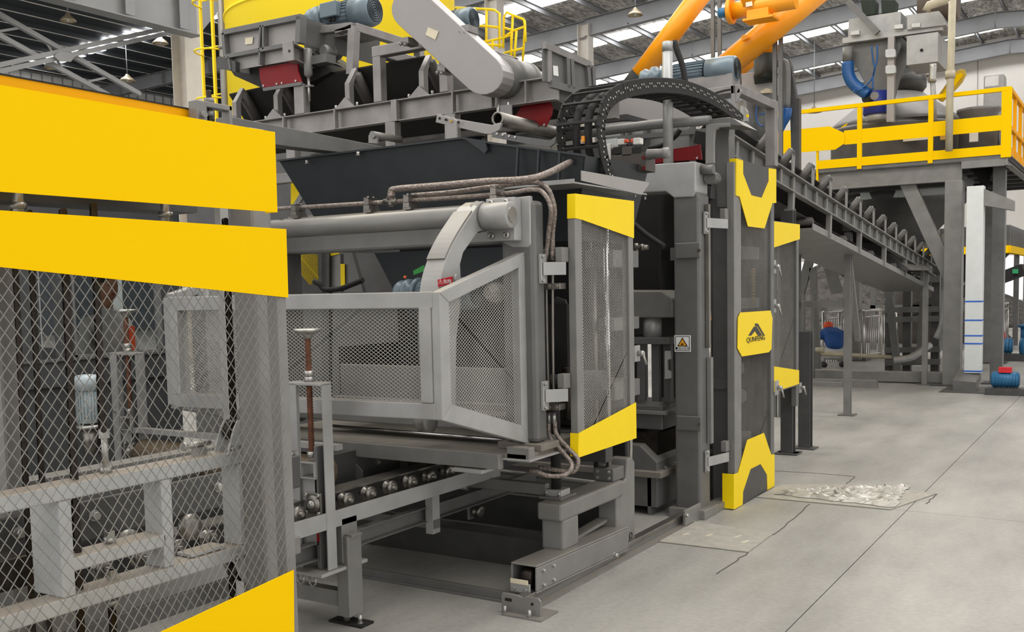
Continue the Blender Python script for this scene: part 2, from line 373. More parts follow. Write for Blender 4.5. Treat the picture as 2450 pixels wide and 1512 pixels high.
# pendant lamps
LMP = mat('pendant_lamp_shade', '#b9aa90', .3, .4)
def lamp(px, py, dist, lb, up=3.):
    dv = CF+CR*((px-CX)/FP)-CU*((py-CY)/FP); dist = 12
    rf = lambda q: zr(q.x) if q.x > -27 else 12.1+(q.x+43)*.55/16
    while (C0+dv*dist).z < rf(C0+dv*dist)-up and dist < 50: dist += .2
    c = C0+dv*dist; up = rf(c)-c.z; k_ = .8*dist/30
    t = T('pendant_lamp', lb, 'lamp', c, 'bell lamps hanging from the roof')
    build('shade', MB().lathe(c, Z_, [(-.02, .28*k_), (0, .3*k_), (.1, .22*k_), (.2, .1*k_), (.28, .06)], 20, False), LMP, t)
    build('rod', MB().tube(c+Z_*.26, c+Z_*up, .02, 6), BEAM, t); build('bulb', MB().ell(c+Z_*.06, .07, .07, .09, 10, 6), WHT, t)
lamp(163, 50, 26, 'bell lamp hanging nearest the top left corner', 1.0); lamp(305, 194, 33, 'bell lamp hanging left of the cream column', 1.6); lamp(125, 163, 30, 'bell lamp just below the crossing of the lattice brace', .6)
lamp(384, 104, 24, 'bell lamp close beside the cream column', .5); lamp(1520, 36, 40, 'bell lamp high between roof beams left of orange tube', 1.2); lamp(1948, 268, 38, 'small bell lamp above yellow handrail before white wall', 3.2); lamp(2206, 182, 38, 'small bell lamp behind the grey weighing box', 2.)
# ================================================================ FOREGROUND: block lift behind the mesh guard
def poly(name, pts, vec, m, par, bev=0.): return build(name, MB().prism(pts, vec), m, par, bev)
gx = -2.4
UP = T('upper_cover', 'large golden yellow cover panel at upper left, highest of the near ones', 'cover panel', (gx, 1.9, 1.9))
poly('face_panel', WL([(-260, 158), (658, 316), (664, 508), (-260, 439)], X=gx), (-.004, 0, 0), YEL, UP)
poly('edge_fold', WL([(655, 315), (658, 316), (664, 508), (661, 508)], X=gx-.004), (-.05, 0, 0), YEL, UP)
LO = T('mesh_guard', 'big wire mesh guard with golden yellow bands nearest the camera', 'guard', (gx, 1.9, 0))
poly('yellow_band', WL([(-260, 486), (685, 548), (690, 712), (-260, 611)], X=gx+.008), (-.004, 0, 0), YEL, LO)
poly('band_fold', WL([(683, 548), (685, 548), (690, 712), (688, 712)], X=gx+.004), (-.03, 0, 0), YEL, LO)
poly('yellow_band', WL([(60, 1664), (703, 1364), (707, 1800), (60, 1800)], X=gx+.008), (-.004, 0, 0), YEL, LO)
build('frame_post', MB().box(gx-.045, gx+.001, 2.405, 2.448, .0, 1.9), GR, LO, .003)
build('frame_post', MB().box(gx-.04, gx+.02, .9, .945, .0, 1.9), GR, LO, .003)
build('frame_rail', MB().box(gx-.04, gx, .94, 2.41, 1.83, 1.87), GR, LO, .003)
build('frame_rail', MB().box(gx-.04, gx, .94, 2.41, .05, .1), GR, LO, .003)
mf = MB(); mesh_fill(mf, [(gx, .94, .1), (gx, 2.42, .1), (gx, 2.42, 1.85), (gx, .94, 1.85)], .0335, .044, .0019, .002); build('mesh_panel', mf, MSH, LO)
OP = T('rear_cover', 'yellow panel edge with painted-in shade showing above the large yellow cover', 'cover panel', (-3.7, 2.9, 2.4))
poly('face_panel', WL([(-260, 130), (476, 266), (480, 330), (-260, 200)], X=-3.7), (-.004, 0, 0), YSH, OP)  # opposite yellow panel, its shade put into the paint
build('top_edge', MB().beam(W(-260, 129, X=-3.7), W(476, 265, X=-3.7), .008, .006), BLK, OP)
# lift posts
LP = T('lift_post', 'grey square lift post just behind the right edge of the mesh guard', 'post', (-2.67, 2.56, 0))
build('post_tube', MB().box(-2.74, -2.62, 2.53, 2.62, 0, 2.28), GR, LP, .015)
build('guide_angle', MB().box(-2.80, -2.74, 2.64, 2.66, .1, 2.2), RST, LP); build('guide_strip', MB().box(-2.96, -2.93, 2.66, 2.70, .1, 2.1), GRL, LP)
build('base_plate', MB().box(-2.8, -2.56, 2.46, 2.7, 0, .015), GR, LP)
LQ = T('lift_post', 'grey lift post behind the mesh at left edge of the photo', 'post', (-3.3, 2.04, 0))
build('post_tube', MB().box(-3.4, -3.3, 1.98, 2.06, 0, 2.3), GR, LQ, .012); build('base_plate', MB().box(-3.45, -3.25, 1.92, 2.12, 0, .015), GR, LQ)
for px, lb in ((45, 'short round pipe in the slot between yellow panels, left one'), (396, 'short round pipe in the slot between yellow panels, right one')):
    a = W(px, 500, X=-2.85); m = MB(); m.tube((a.x, a.y, 1.85), (a.x, a.y, 2.12), .017, 16); m.tube((a.x, a.y, 1.97), (a.x, a.y, 1.99), .024, 12)
    one('lift_pipe', lb, 'pipe', m, STL)
one('lift_head_beam', 'dark head beam of the lift seen in the slot between yellow panels', 'beam', MB().box(-3.25, -3.1, 1.0, 2.7, 2.02, 2.12).box(-3.25, -2.8, 1.0, 2.5, 2.12, 2.2), GRD)
# carriage
CA = T('lift_carriage', 'light grey ladder-shaped lift carriage behind the wire mesh', 'lift carriage', (-2.84, 1.9, .72))
x0, x1 = -2.895, -2.8
LGC = mat('pale_grey_carriage_paint', '#b9bcbd', .4, .1, dust='#9b8b78', dustamt=.75)
for z0, z1, ya, yb in ((1.075, 1.125, .9, 2.62), (.72, .77, .9, 2.62), (.845, .89, 1.88, 2.24)): build('rail', MB().box(x0, x1, ya, yb, z0, z1), LGC, CA, .005)
for y, z0 in ((1.865, .77), (2.25, .77), (2.6, .77), (1.2, .77)): build('upright', MB().box(x0-(.06 if y < 2 else 0), x1, y-.022, y+.022, z0, 1.075), LGC, CA, .004)
build('plate_pad', MB().box(-2.9, -2.82, 2.36, 2.52, .772, .785), LGC, CA, .003)
for z, s in ((1.17, 1), (.70, -1)):
    c = V((-2.795, 2.59, z+.03*s))
    pts = [(2.52, z-.05*s), (2.62, z-.05*s)]+[(2.6+.045*math.cos(a), z+.03*s+.045*math.sin(a)*1) for a in [R(-30*s), R(20*s), R(70*s), R(120*s), R(165*s)]]
    build('sprocket_cheek', MB().prism([(-2.79, a, b) for a, b in pts], (-.008, 0, 0)), LGC, CA); build('sprocket_cheek', MB().prism([(-2.86, a, b) for a, b in pts], (-.006, 0, 0)), LGC, CA)
    build('sprocket', MB().lathe((-2.85, 2.59, z+.03*s), X_, [(0, .04), (.045, .04)], 20), OIL, CA)
    for y in (2.54, 2.585): build('bolt', MB().bolt((-2.79, y, z-.03*s), X_, .008, .01), ZNC, CA)
    build('pin_head', MB().box(-2.79, -2.784, 2.585, 2.605, z+.02*s-.01, z+.02*s+.012), ZNC, CA)
tb = MB(); tb.box(-2.88, -2.84, 2.43, 2.47, 1.125, 1.155); tb.tube((-2.86, 2.38, 1.165), (-2.86, 2.5, 1.165), .011, 10); tb.lathe((-2.86, 2.375, 1.165), Y_, [(0, .015), (.012, .017), (.02, .012)], 12); build('tensioner', tb, ZNC, CA)
for y, za, zb in ((2.06, 1.125, 1.27), (2.06, .68, .80), (2.06, .89, .93)):
    m = MB(); m.tube((-2.86, y, za), (-2.86, y, za+.02), .02, 6); m.tube((-2.86, y, za), (-2.86, y, zb), .011, 10); m.box(-2.872, -2.848, y-.012, y+.012, zb-.03, zb); build('eye_bolt', m, ZNC, CA)
LK = []
def link_mesh(w, mm):
    m = MB()
    for sg in (-1, 1):
        pts = [(sg*w, .0075*math.cos(a), .0075*math.sin(a)+.0127) for a in [R(20+28*k) for k in range(6)]]+[(sg*w, .0075*math.cos(a), .0075*math.sin(a)-.0127) for a in [R(200+28*k) for k in range(6)]]
        m.prism(pts, (.0025*sg, 0, 0))
    for z in (-.0127, .0127): m.tube((-w-.004, 0, z), (w+.004, 0, z), .004, 8)
    m.tube((-w*.9, 0, .0127), (w*.9, 0, .0127), .0065, 8)
    return m
LKO = link_mesh(.0135, OIL); LKI = link_mesh(.0095, OIL)
protos = []
def chain(x, y, z0, z1, lb, lean=0., s=1.):
    s *= 1.3
    t = T('lift_chain', lb, 'chain', (x, y, z0), 'oily lift chains behind the mesh guard'); n = int((z1-z0)/(.0254*s)); 
    for k in range(n):
        c = V((x, y+lean*k/n, z0+(k+.5)*.0254*s))
        if len(protos) < 2:
            o = build('link', (LKO, LKI)[len(protos)], OIL, t, origin=c)
            for vv in o.data.vertices: vv.co = vv.co+c
            protos.append(o)
        else: o = inst(protos[k % 2], 'link', t, c)
        o.scale = (s, s, s); o.rotation_euler = (0, 0, R(-25))
chain(-2.86, 1.935, .55, 2.0, 'thick oily chain passing through the carriage rail, second from left pair', .02, 1.05)
chain(-2.86, 2.055, 1.27, 2.0, 'oily chain ending in bright eye bolt above the carriage', .01, 1.)
chain(-2.86, 2.055, .3, .68, 'short oily chain hanging below the lift carriage', 0, 1.)
chain(-2.84, 2.6, 1.2, 2.0, 'oily chain running onto the sprocket at right end of carriage', 0, .9)
chain(-2.84, 2.56, .3, .68, 'oily chain leaving the lower sprocket of the carriage', 0, .9)
chain(-3.2, 1.98, .3, 2.0, 'leftmost thin chain close to the left lift post', .02, .9)
chain(-3.2, 2.04, .3, 2.0, 'thin chain right beside the leftmost chain', .02, .9)
# small agitator motor seen through the mesh
MM = T('vertical_motor', 'small pale vertical motor seen through the wire mesh', 'motor', (-5.13, 3.6, .95))
PAL = mat('pale_motor_paint', '#a9b4b8', .4, .1); c = (-5.13, 3.6)
build('fan_cover', MB().lathe((*c, 1.17), Z_, [(0, .073), (.06, .075), (.085, .06), (.09, .02)], 24), PAL, MM)
build('body', MB().lathe((*c, .98), Z_, [(0, .06), (.19, .06)], 24), PAL, MM)
f = MB(); [f.beam((c[0]+.06*math.cos(a), c[1]+.06*math.sin(a), 1.0), (c[0]+.06*math.cos(a), c[1]+.06*math.sin(a), 1.16), .004, .022, (math.cos(a), math.sin(a), 0)) for a in [R(15*k) for k in range(24)]]; build('cooling_fins', f, PAL, MM)
build('flange', MB().lathe((*c, .95), Z_, [(0, .08), (.015, .082), (.02, .06)], 24), ZNC, MM); build('shaft_cage', MB().lathe((*c, .8), Z_, [(0, .02), (0, .035), (.15, .05)], 16), STL, MM)
build('mount_pole', MB().box(-5.17, -5.09, 3.66, 3.7, 0, 1.0), GRD, MM)
# near end of the second pallet track: pallet magazine parts low behind the mesh
NB = T('pallet_pusher', 'dark pusher block and bearing plates low behind the mesh at left edge', 'pusher', (-3.3, 1.7, .5))
build('block', MB().box(-3.35, -3.0, 1.5, 1.86, .78, .88), OIL, NB, .006)
build('bearing_plate', MB().box(-3.3, -3.28, 1.3, 3.4, .80, .95), GRD, NB, .006)
for k in range(5):
    y = 1.7+k*.3; build('bolt', MB().bolt((-3.28, y, .89), X_, .016, .02), ZNC, NB); build('track_wheel', MB().lathe((-3.27, y+.12, .76), X_, [(0, .012), (0, .05), (.01, .055), (.03, .055), (.03, .02)], 24), STL, NB)
build('track_strip', MB().box(-3.32, -3.3, 1.3, 3.4, .965, .975), STL, NB); build('red_stripe', MB().box(-3.45, -3.445, 2.2, 3.4, 1.0, 1.012), RED, NB); build('rear_beam', MB().box(-3.55, -3.45, 1.3, 3.4, .97, 1.03), GRM, NB, .004)
build('lower_beam', MB().box(-3.3, -3.2, 1.3, 3.3, .52, .60), GR, NB, .004); build('lower_beam', MB().box(-3.5, -3.4, 1.3, 3.4, .36, .44), GRM, NB, .004)
build('post', MB().box(-3.3, -3.22, 3.0, 3.08, 0, .8), GR, NB, .004)
# control cabin with the person in the window
CB = T('control_cabin', 'dark grey control cabin with windows behind the wire mesh', 'cabin', (-6.6, 3.2, 0))
cx = -6.0
def bx(name, *a, m=PRP, b=.0): return build(name, MB().box(*a), m, CB, b)
bx('lower_wall', cx-.06, cx, 1.0, 5.0, 0, 1.12); bx('sill_rail', cx-.08, cx+.03, 1.0, 5.0, 1.12, 1.3, b=.006); bx('sill_strip', cx-.02, cx+.045, 1.0, 5.0, 1.29, 1.305, m=GRM)
bx('head_wall', cx-.06, cx, 1.0, 5.0, 2.2, 2.55); bx('roof', cx-2.2, cx+.05, .9, 5.1, 2.55, 2.62)
for y, w in ((4.9, .1), (4.08, .1), (3.74, .3), (3.0, .1), (2.2, .1), (1.05, .1)): bx('mullion', cx-.06, cx+.01, y-w/2, y+w/2, 1.3, 2.2, b=.004)
bx('end_wall', cx-2.2, cx-.06, 4.95, 5.0, 0, 1.3); bx('end_post', cx-2.2, cx-2.1, 4.95, 5.0, 1.3, 2.55); bx('far_wall', cx-2.25, cx-2.2, .95, 5.0, 0, 1.2); bx('end_head', cx-2.2, cx-.06, 4.95, 5.0, 2.1, 2.55)
for y in (4.1, 3.1, 2.1, 1.0): bx('far_post', cx-2.25, cx-2.2, y-.2, y+.2, 1.2, 2.55)
bx('cabin_floor', cx-2.2, cx-.06, .95, 4.95, 0, .12)
GLS = bpy.data.materials.new('window_glass'); GLS.use_nodes = True
_n = GLS.node_tree.nodes; _g = _n['Principled BSDF']; _g.inputs['Base Color'].default_value = (.75, .8, .8, 1); _g.inputs['Transmission Weight'].default_value = 1; _g.inputs['Roughness'].default_value = .02; _g.inputs['IOR'].default_value = 1.1
for a, b in ((4.13, 4.85), (3.05, 3.59), (2.25, 2.95)):
    build('pane', MB().box(cx-.035, cx-.03, a, b, 1.3, 2.2), GLS, CB)
    fr = MB(); fr.box(cx-.05, cx+.005, a, a+.02, 1.3, 2.2); fr.box(cx-.05, cx+.005, b-.02, b, 1.3, 2.2); fr.box(cx-.05, cx+.005, a, b, 1.3, 1.32); build('window_frame', fr, GR, CB)
# ---------------------------------------------------------------- people
SKN = mat('skin', '#a9765a', .55, 0, noise=.06); SH1 = mat('grey_work_shirt', '#a39e9b', .8); SH2 = mat('blue_work_shirt', '#1f4a8a', .8); TRO = mat('pale_work_trousers', '#b9b6b3', .8); HAI = mat('black_hair', '#16120f', .6)
TRD = mat('dark_trousers', '#2e3036', .8); SHO = mat('dark_shoe', '#17161a', .6)
def skin(name, chains, m, par, sub=1):
    """chains: lists of (point, radius); chain 0 is the root, later chains start at an existing point"""
    bm = bmesh.new(); sk = bm.verts.layers.skin.verify(); reg = {}
    def gv(p, r):
        k = tuple(round(c, 3) for c in p)
        if k not in reg: v = bm.verts.new(V(p)-wpos(par)); v[sk].radius = (r, r*.85 if r > .09 else r); reg[k] = v
        return reg[k]
    for ch in chains:
        pr = None
        for p, r in ch:
            v = gv(p, r)
            if pr and pr is not v and bm.edges.get((pr, v)) is None: bm.edges.new((pr, v))
            pr = v
    bm.verts.ensure_lookup_table(); bm.verts[0][sk].use_root = True
    me = bpy.data.meshes.new(name); bm.to_mesh(me); bm.free(); me.materials.append(m)
    o = bpy.data.objects.new(name, me); COL.objects.link(o); o.parent = par
    o.modifiers.new('s', 'SKIN').use_smooth_shade = True; s = o.modifiers.new('u', 'SUBSURF'); s.levels = sub; s.render_levels = sub+1
    return o
def face(par, c, f, s=1.):
    """simple facial features on a head centred at c, facing f"""
    f = V(f).normalized(); sd = f.cross(Z_).normalized(); c = V(c)
    m = MB(); m.ell(c+f*.082*s-Z_*.005, .012, .012, .022, 8, 6); build('nose', m, SKN, par)
    e = MB(); [e.ell(c+f*.073*s+sd*k*.032+Z_*.02, .011, .011, .007, 8, 6) for k in (-1, 1)]; build('eyes', e, BLK, par)
    e = MB(); e.ell(c+f*.075*s-Z_*.045, .018, .018, .005, 8, 4); build('mouth', e, RED, par)
    e = MB(); [e.ell(c+sd*k*.078*s, .012, .02, .028, 8, 6) for k in (-1, 1)]; build('ears', e, SKN, par)
def hand(par, p, d, palm, s=1.):
    """palm with four unequal fingers and a thumb, pointing along d"""
    p = V(p); d = V(d).normalized(); n = V(palm).normalized(); sd = d.cross(n).normalized()
    ch = [[(p, .022), (p+d*.05, .026), (p+d*.085, .024)]]
    for i, L in enumerate((.065, .078, .07, .055)):
        o = sd*((i-1.5)*.019); ch.append([(p+d*.085, .024), (p+d*.095+o, .009), (p+d*(.095+L*.5)+o+n*.008, .008), (p+d*(.09+L*.85)+o+n*.03, .007)])
    ch.append([(p+d*.05, .026), (p+d*.06-sd*.035, .01), (p+d*.085-sd*.045+n*.012, .008)])
    return skin('hand', ch, SKN, par)
P1 = T('person', 'standing person in grey work shirt with orange strap behind cabin window', 'person', (-6.6, 4.95, .12))
bxp, byp, z = -6.6, 4.62, .12
skin('body', [[((bxp, byp, z+.95), .13), ((bxp, byp, z+1.15), .12), ((bxp, byp, z+1.36), .14), ((bxp, byp, z+1.47), .07), ((bxp+.01, byp, z+1.55), .05)],
              [((bxp, byp, z+1.36), .14), ((bxp, byp-.17, z+1.38), .06), ((bxp+.03, byp-.24, z+1.12), .043), ((bxp+.15, byp-.2, z+.92), .033)],
              [((bxp, byp, z+1.36), .14), ((bxp, byp+.17, z+1.38), .06), ((bxp+.03, byp+.24, z+1.12), .043), ((bxp+.15, byp+.2, z+.92), .033)],
              [((bxp, byp, z+.95), .13), ((bxp, byp-.09, z+.86), .09), ((bxp+.02, byp-.1, z+.48), .06), ((bxp, byp-.1, z+.08), .045), ((bxp+.12, byp-.1, z+.04), .04)],
              [((bxp, byp, z+.95), .13), ((bxp, byp+.09, z+.86), .09), ((bxp+.02, byp+.1, z+.48), .06), ((bxp, byp+.1, z+.08), .045), ((bxp+.12, byp+.1, z+.04), .04)]], SH1, P1)
hd = MB(); hd.ell((bxp+.03, byp, z+1.66), .092, .077, .115, 16, 10); hd.tube((bxp+.01, byp, z+1.5), (bxp+.02, byp, z+1.6), .05); build('head', hd, SKN, P1)
hh = MB(); hh.ell((bxp+.01, byp, z+1.70), .1, .086, .1, 16, 8); build('hair', hh, HAI, P1); face(P1, (bxp+.03, byp, z+1.65), (1, 0, 0))
hand(P1, (bxp+.15, byp-.2, z+.92), (1, 0, -.3), (0, 0, -1)); hand(P1, (bxp+.15, byp+.2, z+.92), (1, 0, -.3), (0, 0, -1))
build('orange_strap', MB().prism([(bxp+.15, byp+.07, z+1.02), (bxp+.16, byp+.12, z+1.02), (bxp+.14, byp+.14, z+1.36), (bxp+.13, byp+.08, z+1.36)], (.012, 0, 0)), mat('orange_strap', '#e0532a', .7), P1)
P1.location = V((-6.6, 4.95, .12)); P1.location.y += .2
for a, b in ((3.35, 3.5), (4.0, 4.1), (4.75, 4.95)): build('reflection_panel', MB().box(cx-2.18, cx-2.15, a+1.2, b+1.2, 1.2, 2.5), WHT, CB)  # white strips added inside the cabin to stand in for skylight reflections
# ================================================================ MACHINE FRONT (block press, feeder, conveyor)
def K(ox, oy, s, pts): return [(ox+a/s, oy+b/s) for a, b in pts]
def poly(name, pts, vec, m, par, bev=0.): return build(name, MB().prism(pts, vec), m, par, bev)
# ---- feeder guard cage
FG = T('feeder_guard_cage', 'grey framed wire mesh cage in front of the feeder', 'guard cage', (-3.8, 3.9, .95))
def rails(name, par, pts, w, h, up, m=GRL):
    for i in range(len(pts)): build(name, MB().beam(pts[i], pts[(i+1) % len(pts)], w, h, up), m, par, .004)
yf = 3.9; fx0, fx1 = -4.72, -2.84
fz = lambda x, t: 1.69 if t else 1.06+.02*(x-fx0)/(fx1-fx0)
for a, b in (((fx0, yf, 1.655), (fx1, yf, 1.655)), ((fx0, yf, 1.1), (fx1, yf, 1.12)), ((fx0+.04, yf, 1.62), (fx0+.04, yf, 1.135)), ((fx1-.045, yf, 1.62), (fx1-.045, yf, 1.16)), ((-4.1, yf, 1.62), (-4.1, yf, 1.145))):
    vert = abs(a[0]-b[0]) < .01
    build('frame_bar', MB().beam(a, b, .07, .08 if not vert else .08, Y_ if vert else Z_), GRL, FG, .005)
build('mesh_panel', mesh_fill(MB(), [(fx0+.07, yf, 1.135), (-4.13, yf, 1.14), (-4.13, yf, 1.62), (fx0+.07, yf, 1.62)], .03, .019, .0021), MSL, FG)
build('mesh_panel', mesh_fill(MB(), [(-4.06, yf, 1.14), (fx1-.08, yf, 1.15), (fx1-.08, yf, 1.62), (-4.06, yf, 1.62)], .03, .019, .0021), MSL, FG)
sp = [V((-2.8, 3.87, 1.69)), V((-2.8, 4.68, 1.9)), V((-2.8, 4.68, .85)), V((-2.8, 3.87, 1.08))]
sq = [V((-2.8, 3.95, 1.64)), V((-2.8, 4.6, 1.81)), V((-2.8, 4.6, .965)), V((-2.8, 3.95, 1.15))]
for i in range(4):
    j = (i+1) % 4; build('frame_bar', MB().prism([sp[i], sp[j], sq[j], sq[i]], (-.05, 0, 0)), GRL, FG, .004)
build('mesh_panel', mesh_fill(MB(), [p-X_*.03 for p in sq], .026, .018, .002), MSL, FG)
# left side return of the cage
lp = [V((-4.74, 3.9, 1.69)), V((-4.74, 4.68, 1.88)), V((-4.74, 4.68, .87)), V((-4.74, 3.9, 1.07))]
for i in range(4): j = (i+1) % 4; build('frame_bar', MB().beam(lp[i], lp[j], .05, .07, X_), GRL, FG, .004)
build('mesh_panel', mesh_fill(MB(), lp, .03, .022, .002), MSL, FG)
# ---- feeder frame: columns, beam, shaft, arm
FF = T('feeder_gantry', 'grey feeder gantry with cross beam on rounded square columns', 'gantry', (-3.7, 4.8, .84))
build('column', MB().box(-2.95, -2.74, 4.66, 4.78, .86, 2.17), GRM, FF, .025)
build('column', MB().box(-4.8, -4.6, 4.66, 4.86, .86, 2.17), GRM, FF, .03)
build('cross_beam', MB().box(-4.62, -2.94, 4.7, 4.86, 1.95, 2.175), GR, FF, .015)
poly('end_plate', WL([(1183, 478), (1268, 468), (1269, 585), (1263, 592), (1225, 592), (1183, 570)], Y=4.655), (0, .03, 0), GRL, FF, .006)
build('lower_beam', MB().box(-4.62, -2.94, 4.72, 4.84, .9, 1.0), GR, FF, .01)
pb = MB()
for q in ((1236, 505), (1237, 533)): pb.tube(W(*q, Y=4.653), W(*q, Y=4.64), .006, 10)
build('plate_hole', pb, OIL, FF)
poly('end_plate', [(-4.9, 4.655, 1.9), (-4.6, 4.655, 1.9), (-4.6, 4.655, 2.15), (-4.9, 4.655, 2.15)], (0, .03, 0), GRL, FF, .006)
SH = T('rocker_shaft', 'thick grey round rocker shaft with arms under the cross beam', 'shaft', (-3.7, 4.5, 2.0))
build('shaft_tube', MB().lathe((-4.75, 4.5, 2.09), X_, [(0, .055), (1.78, .055)], 28), GR, SH)
build('collar', MB().lathe((-3.005, 4.5, 2.085), X_, [(0, .04), (0, .078), (.018, .085), (.03, .078), (.05, .082), (.06, .07)], 28), GRM, SH)
bb = build('bearing_block', MB().lathe((-2.945, 4.5, 2.085), X_, [(0, .03), (0, .066), (.004, .07), (.165, .07), (.17, .066), (.17, .03)], 32), GRL, SH)
build('shaft_end', MB().lathe((-2.945, 4.5, 2.085), X_, [(.1, .042), (.176, .042)], 24), STL, SH)
fp = build('bearing_flange', MB().box(-2.99, -2.81, 4.58, 4.655, 1.955, 2.185), GRL, SH, .006)
for x in (-2.95, -2.855):
    for z in (1.985, 2.158): b = MB(); b.ring((x, 4.58, z), -Y_, .017, .008, .022, 14); build('bolt', b, ZNC, SH)
fp2 = build('bearing_flange', MB().box(-4.86, -4.68, 4.58, 4.655, 1.955, 2.2), GRL, SH, .006)
for x in (-4.82, -4.75): build('bolt', MB().ring((x, 4.58, 2.15), -Y_, .017, .008, .022, 14), ZNC, SH)
# curved arms (profile in the Y-Z plane)
def arm(xr, lb, name='rocker_arm'):
    A = [(4.56, 2.14), (4.5, 2.165), (4.44, 2.14), (4.33, 2.05), (4.22, 1.95), (4.13, 1.84), (4.08, 1.74), (4.055, 1.62), (4.05, 1.45), (4.06, 1.1), (4.2, 1.1), (4.22, 1.45), (4.26, 1.6), (4.275, 1.74), (4.27, 1.83), (4.3, 1.89), (4.44, 2.0), (4.53, 2.02)]
    o_ = A[2:9]
    for _ in range(2): o_ = [o_[0]]+[q for i in range(len(o_)-1) for q in ((o_[i][0]*.75+o_[i+1][0]*.25, o_[i][1]*.75+o_[i+1][1]*.25), (o_[i][0]*.25+o_[i+1][0]*.75, o_[i][1]*.25+o_[i+1][1]*.75))]+[o_[-1]]
    A = A[:2]+o_+A[9:]
    t = build(name, MB().prism([(xr, y, z) for y, z in A], (-.12, 0, 0)), GRL, SH, .006)
    build('wear_strip', MB().loft([[(xr-.004, y-.001, z+.001), (xr-.116, y-.001, z+.001), (xr-.116, y-.009, z+.006), (xr-.004, y-.009, z+.006)] for y, z in A[5:16]], False), GR, t)
    build('boss', MB().lathe((xr, 4.22, 1.76), X_, [(0, .022), (.014, .02)], 20), GRL, t)
    return t
RA = arm(-2.95, 'curved grey rocker arm carrying the small red warning label')
arm(-4.62, 'curved grey rocker arm at left end of the shaft, half behind yellow panel')
def text(s, size, p, ux, uy, m, parent, name='lettering', ext=.001, align='CENTER', sx=1.):
    cu = bpy.data.curves.new(name, 'FONT'); cu.body = s; cu.size = size; cu.extrude = ext; cu.align_x = align; cu.align_y = 'CENTER'; cu.resolution_u = 3
    to = bpy.data.objects.new('tmp', cu); COL.objects.link(to); dg = bpy.context.evaluated_depsgraph_get(); dg.update()
    me = bpy.data.meshes.new_from_object(to.evaluated_get(dg)); bpy.data.objects.remove(to)
    o = bpy.data.objects.new(name, me); COL.objects.link(o); me.materials.clear(); me.materials.append(m)
    ux = V(ux).normalized(); uy = V(uy).normalized(); uz = ux.cross(uy); base = wpos(parent) if parent else V((0, 0, 0))
    o.parent = parent; p = V(p)-base
    o.matrix_local = M4(((ux.x*sx, uy.x, uz.x, p.x), (ux.y*sx, uy.y, uz.y, p.y), (ux.z*sx, uy.z, uz.z, p.z), (0, 0, 0, 1))); return o
LRD = mat('label_red', '#b3202a', .4); LWH = mat('label_white', '#e6e6e4', .4); LBK = mat('label_black', '#17171a', .4); LOR = mat('label_orange', '#e9a32a', .4)
wl_ = T('danger_label', 'small red danger label with white characters on the curved arm', 'label', (-2.948, 4.1, 1.7))
poly('backing', WL([(1047, 669), (1082, 661), (1082, 677), (1048, 687)], X=-2.949), (.003, 0, 0), LRD, wl_)
c = W(1064, 674, X=-2.9455); text('\u26a0\u5371\u9669', .022, c, (0, 1, .02), Z_, LWH, wl_, ext=.0005, sx=1.6)
lb = MB(); q = WL([(1052, 681), (1052, 673), (1057, 676)], X=-2.9462)
# ---- pipes on top of the cross beam
HP = T('hydraulic_pipework', 'plastic-wrapped hydraulic pipes running along the feeder beam top', 'pipework', (-3.7, 4.7, 2.18))
yp = 4.72
build('pipe', MB().pipe([(-5.0, yp, 2.245), W(705, 497, Y=yp), W(885, 486, Y=yp), W(1180, 466, Y=yp), W(1270, 454, Y=yp), W(1300, 462, Y=yp), W(1318, 500, Y=yp), W(1312, 560, Y=yp+.05), W(1306, 620, Y=yp+.06)], .013, 10, 5), PIP, HP)
build('pipe', MB().pipe([W(940, 480, Y=yp), W(935, 460, Y=yp), W(950, 452, Y=yp), W(1050, 444, Y=yp), W(1160, 434, Y=yp), W(1280, 425, Y=yp), W(1370, 385, Y=yp+.5)], .019, 10, 6), PIP, HP)
build('pipe', MB().pipe([W(985, 468, Y=yp+.05), W(1080, 460, Y=yp+.05), W(1180, 447, Y=yp+.05), W(1290, 438, Y=yp+.05), W(1325, 490, Y=yp+.06), W(1322, 560, Y=yp+.09), W(1322, 620, Y=yp+.09)], .014, 10, 6), PIP, HP)
build('pipe', MB().pipe([W(930, 475, Y=yp), W(940, 463, Y=yp-.02)], .016, 10), PIP, HP)
tf = MB(); c = W(935, 482, Y=yp); tf.tube(c-X_*.05, c+X_*.05, .02, 6); tf.tube(c, c+Z_*.05, .02, 6); tf.tube(c-Z_*.03, c, .018, 6); build('tee_fitting', tf, STL, HP)
for px, py in ((707, 503), (881, 488), (976, 482), (1184, 464)):
    c = W(px, py, Y=yp-.03); m = MB(); m.box(c.x-.022, c.x+.022, yp-.05, yp+.04, c.z-.035, c.z-.008); m.box(c.x-.018, c.x+.018, yp-.05, yp+.04, c.z-.005, c.z+.03)
    m.box(c.x-.02, c.x+.02, yp-.05, yp+.04, c.z+.032, c.z+.037); m.tube((c.x, yp-.03, c.z+.03), (c.x, yp-.03, c.z+.045), .007, 6); m.tube((c.x, yp+.02, c.z+.03), (c.x, yp+.02, c.z+.045), .007, 6)
    m.box(c.x-.028, c.x+.028, yp-.045, yp+.05, 2.17, c.z-.03); build('pipe_clamp', m, STL, HP)
